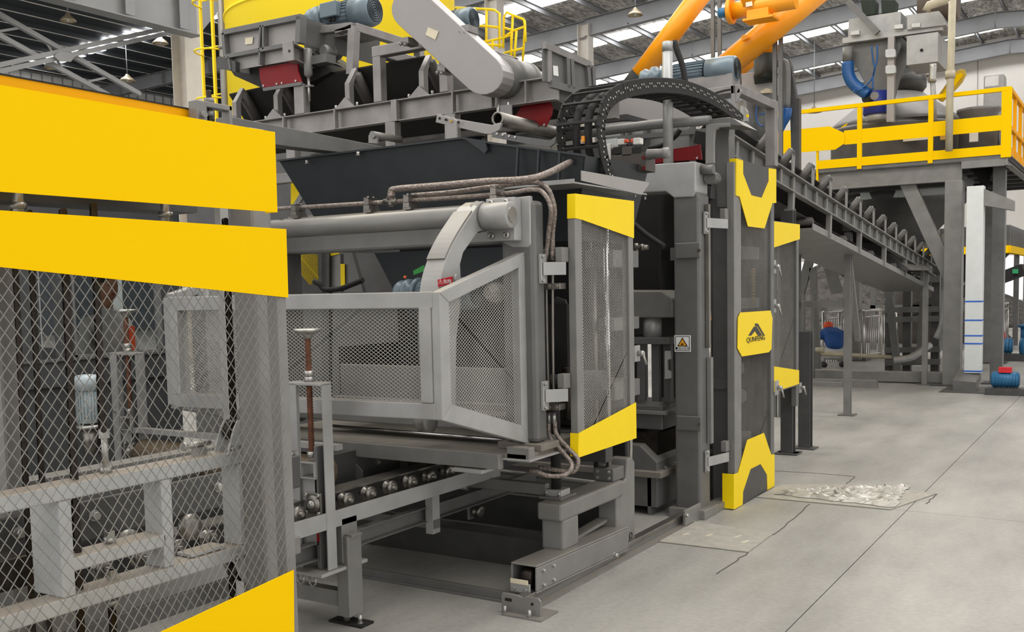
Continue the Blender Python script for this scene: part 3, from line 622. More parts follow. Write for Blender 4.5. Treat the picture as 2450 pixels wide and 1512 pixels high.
# steel drop pipes at the column and flexible loops below
DP = T('drop_pipes', 'two thin hydraulic pipes dropping beside the feeder column to looped hoses', 'hose', (-2.7, 4.9, .8))
def dropY(px): return 4.84
for k, (a, b) in enumerate((((1306, 618), (1313, 985)), ((1322, 618), (1325, 985)))):
    build('pipe', MB().pipe([W(a[0], a[1], Y=4.84), W((a[0]+b[0])/2-1, 800, Y=4.84), W(b[0], b[1], Y=4.84)], .0085, 8, 4), STL, DP)
    build('fitting', MB().tube(W(a[0], a[1]-22, Y=4.84), W(a[0], a[1]+4, Y=4.84), .015, 6), ZNC, DP)
    build('fitting', MB().tube(W(b[0], b[1]+2, Y=4.84), W(b[0]+1, b[1]+28, Y=4.84), .015, 6), ZNC, DP)
build('flexible_hose', MB().pipe([W(1313, 1008, Y=4.84), W(1316, 1045, Y=4.83), W(1345, 1080, Y=4.8), W(1368, 1112, Y=4.78), W(1352, 1136, Y=4.72), W(1310, 1138, Y=4.68), W(1285, 1128, Y=4.66), W(1268, 1126, Y=4.66)], .0125, 12, 8), PIP, DP)
build('flexible_hose', MB().pipe([W(1327, 1008, Y=4.84), W(1332, 1040, Y=4.84), W(1362, 1075, Y=4.84), W(1383, 1100, Y=4.84), W(1372, 1128, Y=4.82), W(1335, 1125, Y=4.8), W(1290, 1118, Y=4.8)], .0125, 12, 8), PIP, DP)
for py in (685, 972):
    m = MB(); c = W(1317, py, Y=4.82)
    m.box(c.x-.06, c.x+.075, 4.79, 4.86, c.z-.017, c.z+.017); m.box(c.x-.09, c.x-.055, 4.78, 4.84, c.z-.025, c.z+.025)
    for k in range(3): m.tube((c.x-.03+k*.045, 4.79, c.z), (c.x-.03+k*.045, 4.775, c.z), .012, 6)
    build('pipe_clamp', m, STL, DP, .003)
# ---- feeder table
FT = T('feeder_table', 'dusty grey steel table plate with front lip under the cage', 'table plate', (-3.7, 4.7, .78))
DST = mat('dusty_table_steel', '#7d776e', .7, .05, noise=.15, scale=10)
build('table_plate', MB().box(-4.75, -2.72, 4.5, 5.3, .80, .822), DST, FT)
build('front_lip', MB().box(-4.9, -2.86, 4.45, 4.5, .74, .825), GR, FT, .004)
build('right_lip', MB().box(-2.84, -2.70, 4.5, 4.56, .78, .86), GR, FT, .004)
build('corner_plate', MB().box(-2.86, -2.68, 4.48, 4.95, .79, .80), GRL, FT, .003)
build('column_foot', MB().box(-2.98, -2.70, 4.63, 5.0, .822, .86), DST, FT, .004)
build('edge_rod', MB().tube((-4.3, 4.75, .86), (-2.95, 4.75, .85), .01, 8), CHR, FT)
build('under_plate', MB().box(-3.15, -2.95, 4.42, 4.6, .715, .735), GRL, FT, .003)
m = MB(); c = W(1020, 1008, Y=4.5); m.lathe(c-X_*.05, X_, [(0, .01), (0, .055), (.015, .06), (.03, .045), (.06, .045), (.07, .065), (.085, .062), (.085, .02)], 26)
build('support_wheel', m, GR, FT)
fd = T('feeder_box', 'dark open feeder box behind the cage mesh', 'feeder box', (-3.7, 4.9, .83))
build('side_wall', MB().box(-3.15, -3.1, 4.95, 5.6, .95, 1.35), BLK, fd); build('side_wall', MB().box(-4.4, -4.35, 4.95, 5.6, .95, 1.35), BLK, fd)
build('front_wall', MB().box(-4.35, -2.98, 4.9, 4.94, 1.0, 1.24), GR, fd, .004)
build('front_rail', MB().box(-4.35, -2.95, 4.84, 4.9, .98, 1.04), GR, fd, .006); build('chrome_bar', MB().tube((-3.4, 4.6, .98), (-2.9, 4.6, .96), .022, 14), STL, fd)
build('back_wall', MB().box(-4.3, -2.98, 5.45, 5.49, .95, 1.6), BLK, fd)
m = MB(); c = W(1190, 700, Y=4.75); m.lathe(c, -Y_, [(0, .05), (.01, .06), (.05, .055), (.1, .03)], 18); build('wrapped_plug', m, mat('clear_plastic_wrap', '#b9b6b0', .15, .3, bump=1., noise=.4, scale=40), fd)
# gear motor seen above the cage
def motor(lb, c, d, L, r, mt=MOT, box=True, group=None, up=Z_, name='electric_motor', ring=True):
    c = V(c); d = V(d).normalized(); t = T(name, lb, 'motor', c, group)
    build('body', MB().lathe(c-d*L*.06, d, [(0, r*.8), (.0, r*.86), (L*.45, r*.86), (L*.45, r*.8)], 28), mt, t)
    fins = MB()
    sd, u = frame(d)
    for i in range(24):
        a = 2*math.pi*i/24; q = sd*math.cos(a)+u*math.sin(a); fins.beam(c+q*r*.86, c+q*r*.86+d*L*.4, r*.04, r*.2, q)
    build('cooling_fins', fins, mt, t)
    fc_ = build('fan_cover', MB().lathe(c+d*L*.42, d, [(0, r*.88), (0, r), (L*.26, r*1.0), (L*.33, r*.93), (L*.35, r*.8)], 32), mt, t)
    g = MB()
    for k in range(1, 6): g.ring(c+d*L*.772, d, r*.15*k, r*.15*k-r*.05, r*.03, 24)
    build('fan_grille', g, BLK, fc_)
    build('flange', MB().lathe(c-d*L*.12, d, [(0, r*.9), (0, r*1.05), (L*.04, r*1.05), (L*.04, r*.8)], 28), mt, t)
    build('gearbox', MB().lathe(c-d*L*.42, d, [(0, r*.5), (.0, r*.8), (L*.05, r*.92), (L*.1, r*.75), (L*.14, r*.98), (L*.19, r*.98), (L*.2, r*.7), (L*.3, r*.72)], 28), mt, t)
    if ring: build('lifting_eye', MB().pipe([c+u*(r*.95+.0)+d*L*.08+(d*math.cos(a)+u*math.sin(a)+u)*r*.16 for a in [k*math.pi/6 for k in range(13)]], r*.05, 6), STL, t)
    if box:
        s2 = sd*(-1 if sd.y > 0 else 1)
        q = c+d*L*.16+s2*r*.8+u*r*.2; m = MB(); m.beam(q, q+s2*r*.55, L*.3, r*.95, u); tb_ = build('terminal_box', m, mt, t, r*.06)
        gl = MB(); gl.tube(q+s2*r*.3-u*r*.45, q+s2*r*.3-u*r*.75, r*.1, 8); gl.tube(q+s2*r*.3-u*r*.45+d*r*.3, q+s2*r*.3-u*r*.75+d*r*.3, r*.1, 8); build('cable_gland', gl, BLK, tb_)
    return t
motor('grey-blue gear motor peeping over the cage beside green tag', (-3.42, 4.6, 1.68), X_, .45, .09, box=False)
one('green_tag', 'green paper tag wired to the motor under the curved arm', 'tag', MB().prism(WL([(988, 648), (1014, 634), (1016, 648), (990, 658)], Y=4.5), (0, .004, 0)), mat('green_tag', '#23862f', .5))
one('orange_cap', 'orange plastic cap on the small motor under the arm', 'cap', MB().ell(W(969, 663, Y=4.5), .01, .01, .008), mat('orange_cap', '#e2662d', .4))
# ---- screw jacks in front of the cage
def jack(x, y, lb, zb=.30, s=1.):
    t = T('screw_jack', lb, 'jack', (x, y, zb), 'screw jacks that set the brush roller')
    build('side_channel', MB().box(x-.108, x-.045, y-.05, y-.044, zb, zb+.93).box(x-.108, x-.102, y-.044, y+.03, zb, zb+.93), GRL, t)
    build('side_channel', MB().box(x+.062, x+.112, y+.03, y+.036, zb, zb+.93).box(x+.106, x+.112, y-.03, y+.03, zb, zb+.93), GRL, t)
    build('top_plate', MB().box(x-.108, x+.112, y-.05, y+.036, zb+.925, zb+.94), GRL, t, .003)
    th = MB(); n = 46
    pr = []
    for k in range(n): pr += [(k*.0135, .0125), (k*.0135+.0067, .0165)]
    th.lathe((x, y, zb+.56), Z_, pr, 14); build('threaded_rod', th, RST, t)
    build('nut', MB().tube((x, y, zb+.94), (x, y, zb+.965), .026, 6), ZNC, t); build('nut', MB().tube((x, y, zb+.968), (x, y, zb+.995), .026, 6), ZNC, t)
    build('hand_wheel', MB().lathe((x, y, zb+1.155), Z_, [(0, .02), (.012, .022), (.03, .05), (.035, .068), (.045, .07), (.05, .062), (.05, .02)], 24), ZNC, t)
    build('lock_collar', MB().lathe((x, y, zb+.56), Z_, [(0, .024), (.03, .024)], 18), ZNC, t)
    build('rod_bracket', MB().htube((x+.01, y-.05, zb+.5), (x+.01, y+.05, zb+.5), .1, .085, .008), GRL, t, .002)
    build('slide_plate', MB().box(x-.075, x+.055, y-.03, y-.015, zb+.12, zb+.455), GRL, t, .003)
    build('guide_bar', MB().box(x+.04, x+.062, y-.03, y+.03, zb+.0, zb+.62), GRM, t, .002)
    build('red_strip', MB().box(x+.045, x+.058, y-.034, y-.03, zb+.14, zb+.3), RED, t)
    fb = MB(); cz = zb+.335; fb.box(x-.01, x+.09, y-.045, y-.03, cz-.055, cz+.055); fb.lathe((x+.04, y-.045, cz), -Y_, [(0, .046), (.006, .044), (.014, .034), (.02, .034)], 24)
    fb_ = build('flange_bearing', fb, STL, t, .003)
    build('bearing_hub', MB().lathe((x+.045, y-.062, cz), -Y_, [(0, .022), (.012, .02), (.012, .012), (.022, .012)], 20), ZNC, t)
    for dx in (-.0, .08):
        for dz in (-.045, .045): build('bolt', MB().ring((x+dx, y-.045, cz+dz), -Y_, .009, .004, .014, 12), ZNC, fb_)
    for z in (zb+.58, zb+.24, zb+.03+.07): build('bolt', MB().bolt((x-.078, y-.05, z), -Y_, .011, .015), ZNC, t)
    return t
jack(-3.49, 3.7, 'tall screw jack with rusty thread standing in front of the cage corner', .32)
jack(-5.28, 4.0, 'screw jack with rusty thread seen through the wire mesh at left', .42)
# ---- brush roller between the jacks
BR = T('brush_roller', 'round brown bristle brush lying across under the cage', 'brush', (-4.4, 3.95, .7))
build('bristles', MB().lathe((-5.15, 3.98, .74), X_, [(0, .02), (0, .085), (.02, .09), (1.48, .09), (1.5, .085), (1.5, .02)], 36), INS, BR)
build('axle', MB().tube((-5.25, 3.98, .74), (-3.64, 3.98, .74), .02, 14), ZNC, BR)
one('cover_bar', 'light grey flat bar above the brush roller', 'bar', MB().box(-5.2, -3.55, 3.95, 4.0, .87, .90), GRL)
# ---- pallet roller conveyor
RC = T('pallet_conveyor', 'low grey pallet conveyor with grooved rollers leading out of the press', 'conveyor', (-3.6, 4, 0))
build('outer_rail', MB().box(-3.39, -3.38, 1.2, 5.28, .525, .61), GRL, RC, .002)
build('inner_rail', MB().box(-3.62, -3.6, 1.0, 6.2, .50, .66), GRD, RC)
build('track_bar', MB().box(-3.64, -3.52, 1.0, 6.2, .655, .665), STL, RC)
build('lower_rail', MB().chan((-3.47, 1.2, .41), (-3.47, 5.9, .41), .05, .09, .006, -1), GRM, RC)
rp0 = None
rw = MB(); rw.lathe((0, 0, 0), X_, [(0, .012), (0, .034), (.012, .04), (.02, .03), (.034, .03), (.042, .04), (.056, .04), (.056, .018)], 22); rw.tube((-.03, 0, 0), (.075, 0, 0), .012, 12)
for k in range(21):
    y = 1.36+k*.182
    if rp0 is None: rp0 = build('roller', rw, STL, RC, origin=(-3.5, y, .605))
    if rp0.data.vertices: pass
    if k == 0:
        rp0.location = V((-3.49, y, .625))-wpos(RC)
        for vv in rp0.data.vertices: vv.co = vv.co+V((-3.5, y, .605))
    else: inst(rp0, 'roller', RC, (-3.49, y, .625))
for x in (-3.85,):
    build('side_plate', MB().box(x-.02, x, 1.0, 6.2, .5, .78), GRD, RC)
    for k in range(11):
        y = 1.5+k*.42; build('stop_lug', MB().prism([(x, y, .56), (x+.05, y, .56), (x+.05, y, .66), (x, y, .70)], (0, .012, 0)), GRM, RC)
        build('bolt', MB().bolt((x, y+.2, .68), X_, .012, .015), ZNC, RC)
build('drive_bar', MB().box(-4.2, -4.14, 1.0, 6.0, .62, .70), OIL, RC); build('far_rail', MB().box(-4.62, -4.58, 1.0, 6.2, .5, .72), GRM, RC)
for y, zz in ((3.1, .40), (4.62, .40)):
    build('hanger', MB().htube((-3.43, y, .58), (-3.43, y, .30), .07, .05, .005, up=X_), GRL, RC)
    build('cross_bar', MB().box(-4.6, -3.4, y-.03, y+.03, .37-.04, .41-.03), GRM, RC)
build('cross_bar', MB().box(-4.6, -2.98, 5.15, 5.2, .46, .53), GR, RC, .006)
for x, y in ((-3.39, 3.84), (-3.39, 1.9), (-4.6, 3.84)):
    build('leg', MB().htube((x, y, .05), (x, y, .47), .11, .075, .006, up=X_), GR, RC, .002)
    build('leg_cap', MB().box(x-.056, x+.056, y-.04, y+.04, .466, .476), GR, RC)
    build('leg_foot', MB().box(x-.12, x+.1, y-.04, y+.06, 0.0, .012), BLK, RC)
    build('foot_screw', MB().tube((x-.03, y, .01), (x-.03, y, .06), .018, 6), ZNC, RC); build('bolt', MB().bolt((x+.06, y, .012), Z_, .012, .04), ZNC, RC)
build('foot_beam', MB().htube((-3.45, 3.84, .13), (-6., 3.84, .13), .06, .08, .005), GR, RC)
build('jack_base', MB().box(-3.70, -3.36, 3.6, 3.95, .30, .318), GRL, RC, .003)
build('base_block', MB().box(-3.50, -3.38, 3.78, 3.90, .33, .56), GR, RC, .004)
for x in (-3.62, -3.52, -3.44): build('u_bolt', MB().pipe([(x-.02, 3.62, .30), (x-.02, 3.62, .26), (x, 3.62, .245), (x+.02, 3.62, .26), (x+.02, 3.62, .30)], .005, 6), ZNC, RC)
hw = MB(); c = W(1145, 1224, Y=5.3); hw.lathe(c-X_*.03, X_, [(0, .012), (0, .035), (.012, .042), (.02, .03), (.034, .03), (.042, .042), (.056, .042), (.056, .018)], 22)
h = T('hanging_wheel', 'grooved guide wheel hanging on slotted plate below the conveyor', 'wheel', c); build('wheel', hw, STL, h)
build('slotted_plate', MB().box(c.x-.06, c.x-.045, 5.26, 5.34, c.z-.05, .46), GR, h)
# ---- base frame of the press
BF = T('press_undercarriage', 'heavy square-tube base frame with roller end on the floor rail', 'machine base', (-2.8, 5.2, 0))
build('lower_beam', MB().htube((-2.78, 4.55, .14), (-2.78, 5.7, .11), .165, .155, .012), GR, BF, .008)
build('upper_beam', MB().box(-2.895, -2.735, 4.9, 5.72, .375, .478), GR, BF, .014)
build('short_post', MB().box(-2.885, -2.74, 4.93, 5.12, .2, .38), GR, BF, .014)
poly('gusset_plate', [(-2.745, 5.63, .03), (-2.745, 5.9, .03), (-2.745, 5.91, .56), (-2.745, 5.87, .6), (-2.745, 5.80, .6), (-2.745, 5.78, .47), (-2.745, 5.63, .45)], (-.13, 0, 0), GR, BF, .01)
build('plate_hole', MB().ring(W(1509, 1281, X=-2.744), X_, .022, .017, .003, 20), OIL, BF)
build('end_roller', MB().lathe((-2.80, 4.60, .135), X_, [(0, .02), (0, .05), (.01, .055), (.055, .055), (.065, .05), (.065, .02)], 26), OIL, BF)
build('end_plate', MB().box(-2.855, -2.73, 4.53, 4.545, .06, .115), GRL, BF, .006); build('paper_strip', MB().box(-2.85, -2.74, 4.527, 4.532, .11, .135), STK, BF)
for x in (-2.83, -2.755): build('bolt', MB().ring((x, 4.53, .08), -Y_, .009, .004, .01, 12), ZNC, BF)
for y in (4.62, 4.73):
    for z in (.095, .175): build('bolt', MB().bolt((-2.697, y, z), X_, .01, .012), ZNC, BF)
build('flat_steel', MB().htube((-2.84, 5.2, .205), (-2.84, 5.62, .23), .07, .02, .004), GR, BF)
build('support_block', MB().box(-2.91, -2.80, 5.02, 5.13, .478, .53), GRL, BF, .005); build('pad', MB().box(-2.93, -2.78, 4.98, 5.17, .478, .495), GRM, BF, .004)
build('black_cylinder', MB().tube((-2.86, 5.07, .53), (-2.86, 5.07, 1.1), .03, 20), BLK, BF)
for x in (-2.9, -2.815): build('bolt', MB().bolt((x, 5.02, .497), Z_, .009, .02), ZNC, BF)
# ---- rail on the floor
FR = T('floor_rail', 'grey flat-bottomed rail bolted along the floor from stop plate to press column', 'rail', (-2.72, 5.6, 0))
build('rail_foot', MB().box(-2.80, -2.66, 4.42, 6.7, 0, .012), GR, FR); build('rail_web', MB().box(-2.75, -2.72, 4.42, 6.7, .012, .07), GR, FR); build('rail_head', MB().box(-2.765, -2.705, 4.42, 6.7, .045, .075), STL, FR, .004)
pl = MB(); pl.prism([(-2.81, 4.37, 0), (-2.57, 4.37, 0), (-2.57, 4.37, .09), (-2.585, 4.37, .105), (-2.66, 4.37, .105), (-2.68, 4.37, .095), (-2.72, 4.37, .105), (-2.80, 4.37, .105), (-2.81, 4.37, .095)], (0, .012, 0))
build('stop_plate', pl, GR, FR, .003); build('slot', MB().box(-2.785, -2.745, 4.366, 4.37, .065, .08), OIL, FR); build('slot', MB().tube((-2.62, 4.37, .07), (-2.62, 4.367, .07), .008, 12), OIL, FR)
for x in (-2.77, -2.62): build('anchor_bolt', MB().bolt((x, 4.34, 0), Z_, .011, .045), ZNC, FR)
build('foot_plate', MB().box(-2.78, -2.54, 4.32, 4.5, 0, .01), GR, FR)
for q in ((1470, 1328), (1640, 1233)): build('bolt', MB().bolt(W(*q, X=-2.65), X_, .014, .02), ZNC, FR)
build('end_bracket', MB().box(-2.68, -2.66, 6.55, 6.85, .0, .12), GR, FR, .004)
m = MB(); m.box(-9.0, -2.82, 4.50, 4.56, .0, .012); m.box(-9, -2.82, 4.515, 4.545, .01, .055)
one('cross_rail', 'long low rail crossing the floor toward the left under the conveyor', 'rail', m, GRM, .003)
m = MB(); m.box(-8., -2.9, 5.15, 5.21, .0, .17); m.box(-8, -2.9, 5.15, 5.33, .17, .18)
one('floor_channel', 'dark grey channel lying across the floor behind conveyor leg', 'channel', m, GRD)
m = MB(); m.box(-8., -2.95, 5.9, 5.96, .0, .26); m.box(-8, -2.95, 5.33, 5.9, .0, .03)
one('rear_channel', 'second dusty channel farther back under the press', 'channel', m, GRD)
m = MB(); m.tube((-4.7, 6.2, .37), (-2.9, 6.0, .37), .022, 14); one('tie_bar', 'round grey tie bar with paper sticker under the press', 'bar', m, GR)
# ================================================================ PRESS: doors, columns, interior
def door(name, lb, Xd, frame_px, group=None): pass
D1 = T('mesh_door', 'narrow mesh guard door with plain yellow top and bottom bands, nearest', 'door', (-2.6, 5.2, .77))
def on(X, pts): return WL(pts, X=X)
z0d, z1d = .785, 2.19
build('frame_post', MB().box(-2.65, -2.603, 4.872, 4.95, z0d, z1d), GR, D1, .004)
build('frame_post', MB().box(-2.65, -2.603, 5.55, 5.615, z0d, z1d), GR, D1, .004)
build('frame_rail', MB().box(-2.65, -2.603, 4.95, 5.55, z0d, z0d+.05), GR, D1, .004); build('frame_rail', MB().box(-2.65, -2.603, 4.95, 5.55, z1d-.05, z1d), GR, D1, .004)
build('mesh_panel', mesh_fill(MB(), [(-2.625, 4.95, z0d), (-2.625, 5.55, z0d), (-2.625, 5.55, z1d), (-2.625, 4.95, z1d)], .021, .018, .0017), MSL, D1)
def band(par, X, pts, fold, dx=.05, m=YED):
    poly('yellow_band', on(X, pts), (-.004, 0, 0), m, par)
    a, b = on(X, fold); poly('band_fold', [a, b, b+V((-dx, 0, 0)), a+V((-dx, 0, 0))], (0, -.003, 0), m, par)
band(D1, -2.598, [(1377, 463), (1517, 481), (1517, 570), (1394, 526), (1377, 522)], [(1377, 463), (1377, 522)])
band(D1, -2.598, [(1385, 1037), (1397, 1030), (1522, 963), (1523, 1048), (1387, 1094), (1384, 1093)], [(1384, 1037), (1384, 1093)])
def latch(par, px, py, X, s=1.):
    c = W(px, py, X=X); m = MB(); m.box(c.x-.02, c.x-.012, c.y-.03*s, c.y+.05*s, c.z-.05*s, c.z+.05*s); lp_ = build('latch_plate', m, GRL, par, .002)
    m = MB(); m.lathe(c+V((-.012, .02*s, 0)), X_, [(0, .018), (.03, .018), (.04, .014)], 14); m.tube(c+V((.02, .02*s, 0)), c+V((.03, .045*s, -.07*s)), .008, 8); build('latch_handle', m, ZNC, lp_)
latch(D1, 1528, 846, -2.6)
def hinge(par, col, pl, ar, bl, Xc, Xd, Yc, Yd):
    pass
def hingeset(lb, ys, xc, yc, xd, yd, h=.035):
    for z, l in ys:
        t = T('door_bracket', l, 'bracket', (xc, yc, z))
        build('mount_plate', MB().box(xc, xc+.02, yc-.06, yc+.0, z-.08, z+.08), GRL, t, .004)
        build('arm', MB().prism([(xc+.02, yc-.04, z-h), (xd-.03, yd-.05, z-h), (xd-.03, yd-.05, z+h), (xc+.02, yc-.04, z+h)], (.006, -.01, 0)), GRL, t, .002)
        build('hinge_block', MB().box(xd-.085, xd-.04, yd-.07, yd+.0, z+h+.0, z+h+.08), GR, t, .004)
        for dz in (-.065, .065): build('bolt', MB().bolt((xc+.02, yc-.05, z+dz), X_, .008, .012), ZNC, t)
for c, dz in ((0, 0),):
    hingeset('', [(W(1300, 643, Y=4.72).z, 'upper flat bracket arm holding the nearest mesh door'), (W(1300, 947, Y=4.72).z, 'lower flat bracket arm holding the nearest mesh door')], -2.74, 4.76, -2.6, 4.86)
    hingeset('', [(W(1700, 533, X=-2.62).z, 'upper flat bracket arm between press column and logo door'), (W(1700, 1105, X=-2.62).z, 'lower flat bracket arm between press column and logo door')], -2.66, 6.98, -2.55, 7.26)
# press column with cap beam
PC = T('press_column', 'tall grey press column with chamfered cap beam and square warning sign', 'column', (-2.76, 6.95, 0))
build('column_tube', MB().box(-2.865, -2.665, 6.86, 7.06, 0, 2.35), GRM, PC, .02)
cap = [(1548, 402), (1590, 392), (1664, 386), (1664, 455), (1657, 471), (1612, 471), (1593, 458), (1550, 462)]
poly('cap_beam', WL([(1500, 397), (1664, 386), (1664, 458), (1657, 471), (1612, 473), (1592, 458), (1500, 463)], Y=6.84), (0, .24, 0), GRL, PC, .008)
build('latch_plate', MB().box(-2.84, -2.65, 6.83, 6.845, *sorted((W(1650, 618, Y=6.84).z, W(1650, 580, Y=6.84).z))), GRM, PC, .01)
build('latch_plate', MB().box(-2.84, -2.65, 6.83, 6.845, *sorted((W(1650, 1030, Y=6.84).z, W(1650, 995, Y=6.84).z))), GRM, PC, .01)
for py in (599, 1015): build('key_hole', MB().tube(W(1672, py, Y=6.829), W(1672, py, Y=6.826), .012, 12), OIL, PC)
build('linear_rail', MB().box(-2.66, -2.635, 6.96, 7.0, *sorted((W(1676, 490, Y=6.98).z, W(1676, 832, Y=6.98).z))), STL, PC)
build('linear_rail', MB().box(-2.66, -2.63, 6.98, 7.03, *sorted((W(1676, 855, Y=6.98).z, W(1676, 1060, Y=6.98).z))), GR, PC)
build('base_foot', MB().box(-2.9, -2.62, 6.82, 7.1, 0, .07), GR, PC, .005)
build('mount_ear', MB().lathe(W(1698, 405, Y=6.95), X_, [(-.06, .035), (.03, .035)], 22), GRM, PC)
WS = T('warning_sign', 'small square hand-injury warning sign on the press column', 'sign', W(1633, 842, Y=6.858))
sx0, sz1 = W(1614, 802, Y=6.858).x, W(1614, 802, Y=6.858).z; sx1, sz0 = W(1653, 842, Y=6.858).x, W(1653, 842, Y=6.858).z; w_ = sx1-sx0; h_ = sz1-sz0; y = 6.858
build('white_plate', MB().box(sx0, sx1, y-.003, y, sz0, sz1), LWH, WS)
m = MB(); q = .02; b = .06
for a in ((sx0+b*w_, sx1-b*w_, sz1-b*h_-.004, sz1-b*h_), (sx0+b*w_, sx1-b*w_, sz0+b*h_, sz0+b*h_+.004), (sx0+b*w_, sx0+b*w_+.004, sz0+b*h_, sz1-b*h_), (sx1-b*w_-.004, sx1-b*w_, sz0+b*h_, sz1-b*h_)): m.box(a[0], a[1], y-.004, y-.003, a[2], a[3])
build('black_border', m, LBK, WS)
mx_ = (sx0+sx1)/2; tz = sz0+.33*h_
build('triangle_edge', MB().prism([(mx_-.33*w_, y-.004, tz), (mx_+.33*w_, y-.004, tz), (mx_, y-.004, sz1-.12*h_)], (0, -.001, 0)), LBK, WS)
build('triangle_field', MB().prism([(mx_-.24*w_, y-.0055, tz+.05*h_), (mx_+.24*w_, y-.0055, tz+.05*h_), (mx_, y-.0055, sz1-.22*h_)], (0, -.001, 0)), LOR, WS)
build('hand_symbol', MB().prism([(mx_-.1*w_, y-.007, tz+.1*h_), (mx_+.03*w_, y-.007, tz+.08*h_), (mx_+.1*w_, y-.007, tz+.2*h_), (mx_+.02*w_, y-.007, tz+.15*h_), (mx_-.03*w_, y-.007, tz+.2*h_)], (0, -.001, 0)), LBK, WS)
text('\u25cf\u5f53\u5fc3\u538b\u624b', .022, (mx_, y-.004, sz0+.2*h_), X_, Z_, LBK, WS, ext=.0004)
# second column, black cylinder, sensor
C2 = T('door_column', 'dark grey square column behind the black lifting cylinder', 'column', (-2.7, 7.45, 0))
build('column_tube', MB().box(-2.78, -2.64, 7.4, 7.55, 0, 2.95), GRM, C2, .01)
build('bracket', MB().prism(WL([(1700, 905), (1740, 908), (1740, 930), (1715, 932), (1700, 925)], Y=7.38), (0, .02, 0)), GRM, C2)
BC = T('lifting_cylinder', 'slim black vertical cylinder right of the press column', 'cylinder', (-2.68, 7.2, .9))
c = W(1695, 600, Y=7.2); build('cylinder_tube', MB().tube((c.x, 7.2, 1.27), (c.x, 7.2, 2.33), .03, 20), BLK, BC); build('rod', MB().tube((c.x, 7.2, .9), (c.x, 7.2, 1.27), .02, 16), STL, BC)
build('head', MB().box(c.x-.04, c.x+.04, 7.16, 7.24, 2.33, 2.42), GRD, BC, .004)
SN = T('position_sensor', 'small orange sensor with black cable on the black cylinder', 'sensor', W(1692, 760, Y=7.1)); c = W(1692, 761, Y=7.1)
build('sensor_body', MB().cbox(c, .055, .02, .035), mat('sensor_orange', '#f0a21f', .4), SN); build('sensor_clamp', MB().cbox(c+Z_*.035, .05, .03, .03), ZNC, SN)
build('cable', MB().pipe([c-X_*.03, W(1683, 735, Y=7.05), W(1680, 700, Y=7.02), W(1670, 672, Y=7.0)], .004, 6, 4), BLK, SN)
# interior
PI = T('block_press', 'dark press interior with cross head, mould and ram plates', 'press', (-3.8, 7.2, 0))
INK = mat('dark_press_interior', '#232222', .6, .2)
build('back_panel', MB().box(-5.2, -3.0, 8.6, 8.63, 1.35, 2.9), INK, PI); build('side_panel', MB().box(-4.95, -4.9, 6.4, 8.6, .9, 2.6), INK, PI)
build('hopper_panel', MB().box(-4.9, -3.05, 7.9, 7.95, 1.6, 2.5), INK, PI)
build('cross_head', MB().prism([(-4.9, 7.0, 1.46), (-2.93, 7.0, 1.46), (-2.93, 7.0, 1.60), (-3.02, 7.0, 1.66), (-4.9, 7.0, 1.7)], (0, .5, 0)), GR, PI, .01)
build('ram_plate', MB().box(-4.4, -2.96, 7.0, 7.4, 1.26, 1.31), GRM, PI, .004); build('ram_cylinder', MB().tube((-3.14, 7.1, 1.31), (-3.14, 7.1, 1.46), .07, 20), GRL, PI)
for x in (-3.22, -3.1, -3.0): build('mould_guide', MB().box(x-.03, x+.03, 7.05, 7.1, .82, 1.26), GRM, PI, .003)
build('mould_box', MB().box(-4.4, -3.0, 6.95, 7.5, .62, .80), GRM, PI, .006); build('mould_flange', MB().box(-4.4, -2.95, 6.9, 7.5, .74, .765), GR, PI, .003)
build('slotted_ear', MB().prism(WL([(1590, 840), (1604, 840), (1606, 858), (1596, 862), (1596, 885), (1606, 890), (1606, 905), (1590, 907)], Y=6.9), (0, .03, 0)), GRL, PI, .002)
build('mould_case', MB().box(-4.4, -3.02, 6.9, 7.6, .42, .6), OIL, PI); build('shake_table', MB().prism([(-4.4, 6.8, .06), (-2.98, 6.8, .06), (-2.98, 6.8, .40), (-3.12, 6.8, .52), (-4.4, 6.8, .52)], (0, .6, 0)), GRM, PI, .006)
for x in (-3.0, -3.03, -2.985): build('guide_bar', MB().box(x-.005, x+.004, 7.5, 7.54, 1.62, 2.4), GRM, PI)
build('base_shelf', MB().box(-4.9, -2.93, 6.75, 7.5, .29, .335), DST, PI, .004); build('base_web', MB().box(-3.06, -3.03, 6.8, 7.5, 0, .29), GRM, PI)
build('base_back', MB().box(-4.9, -3.05, 7.5, 7.53, 0, .6), INK, PI)
m = MB(); r_ = random.Random(3)
for k in range(90):
    x = -3.3+r_.random()*.36; yy = 6.78+r_.random()*.5; s = .006+r_.random()*.014; m.ell((x, yy, .335+s*.4), s, s, s*.7, 6, 4)
tag(build('spilled_concrete', m, DST, PI), kind='stuff')
hz = MB(); a = W(1523, 592, Y=6.6); hz.tube(a, a+V((.09, 0, -.002)), .018, 8); hz.tube(a+V((.03, 0, 0)), a+V((.06, 0, 0)), .026, 6); hz.tube(a+V((.0, 0, .03)), a-Z_*.05, .016, 10); build('hose_fitting', hz, STL, PI)
build('hose', MB().pipe([W(1500, 520, Y=6.7), W(1545, 560, Y=6.7), W(1590, 590, Y=6.7)], .02, 8, 3), BLK, PI)
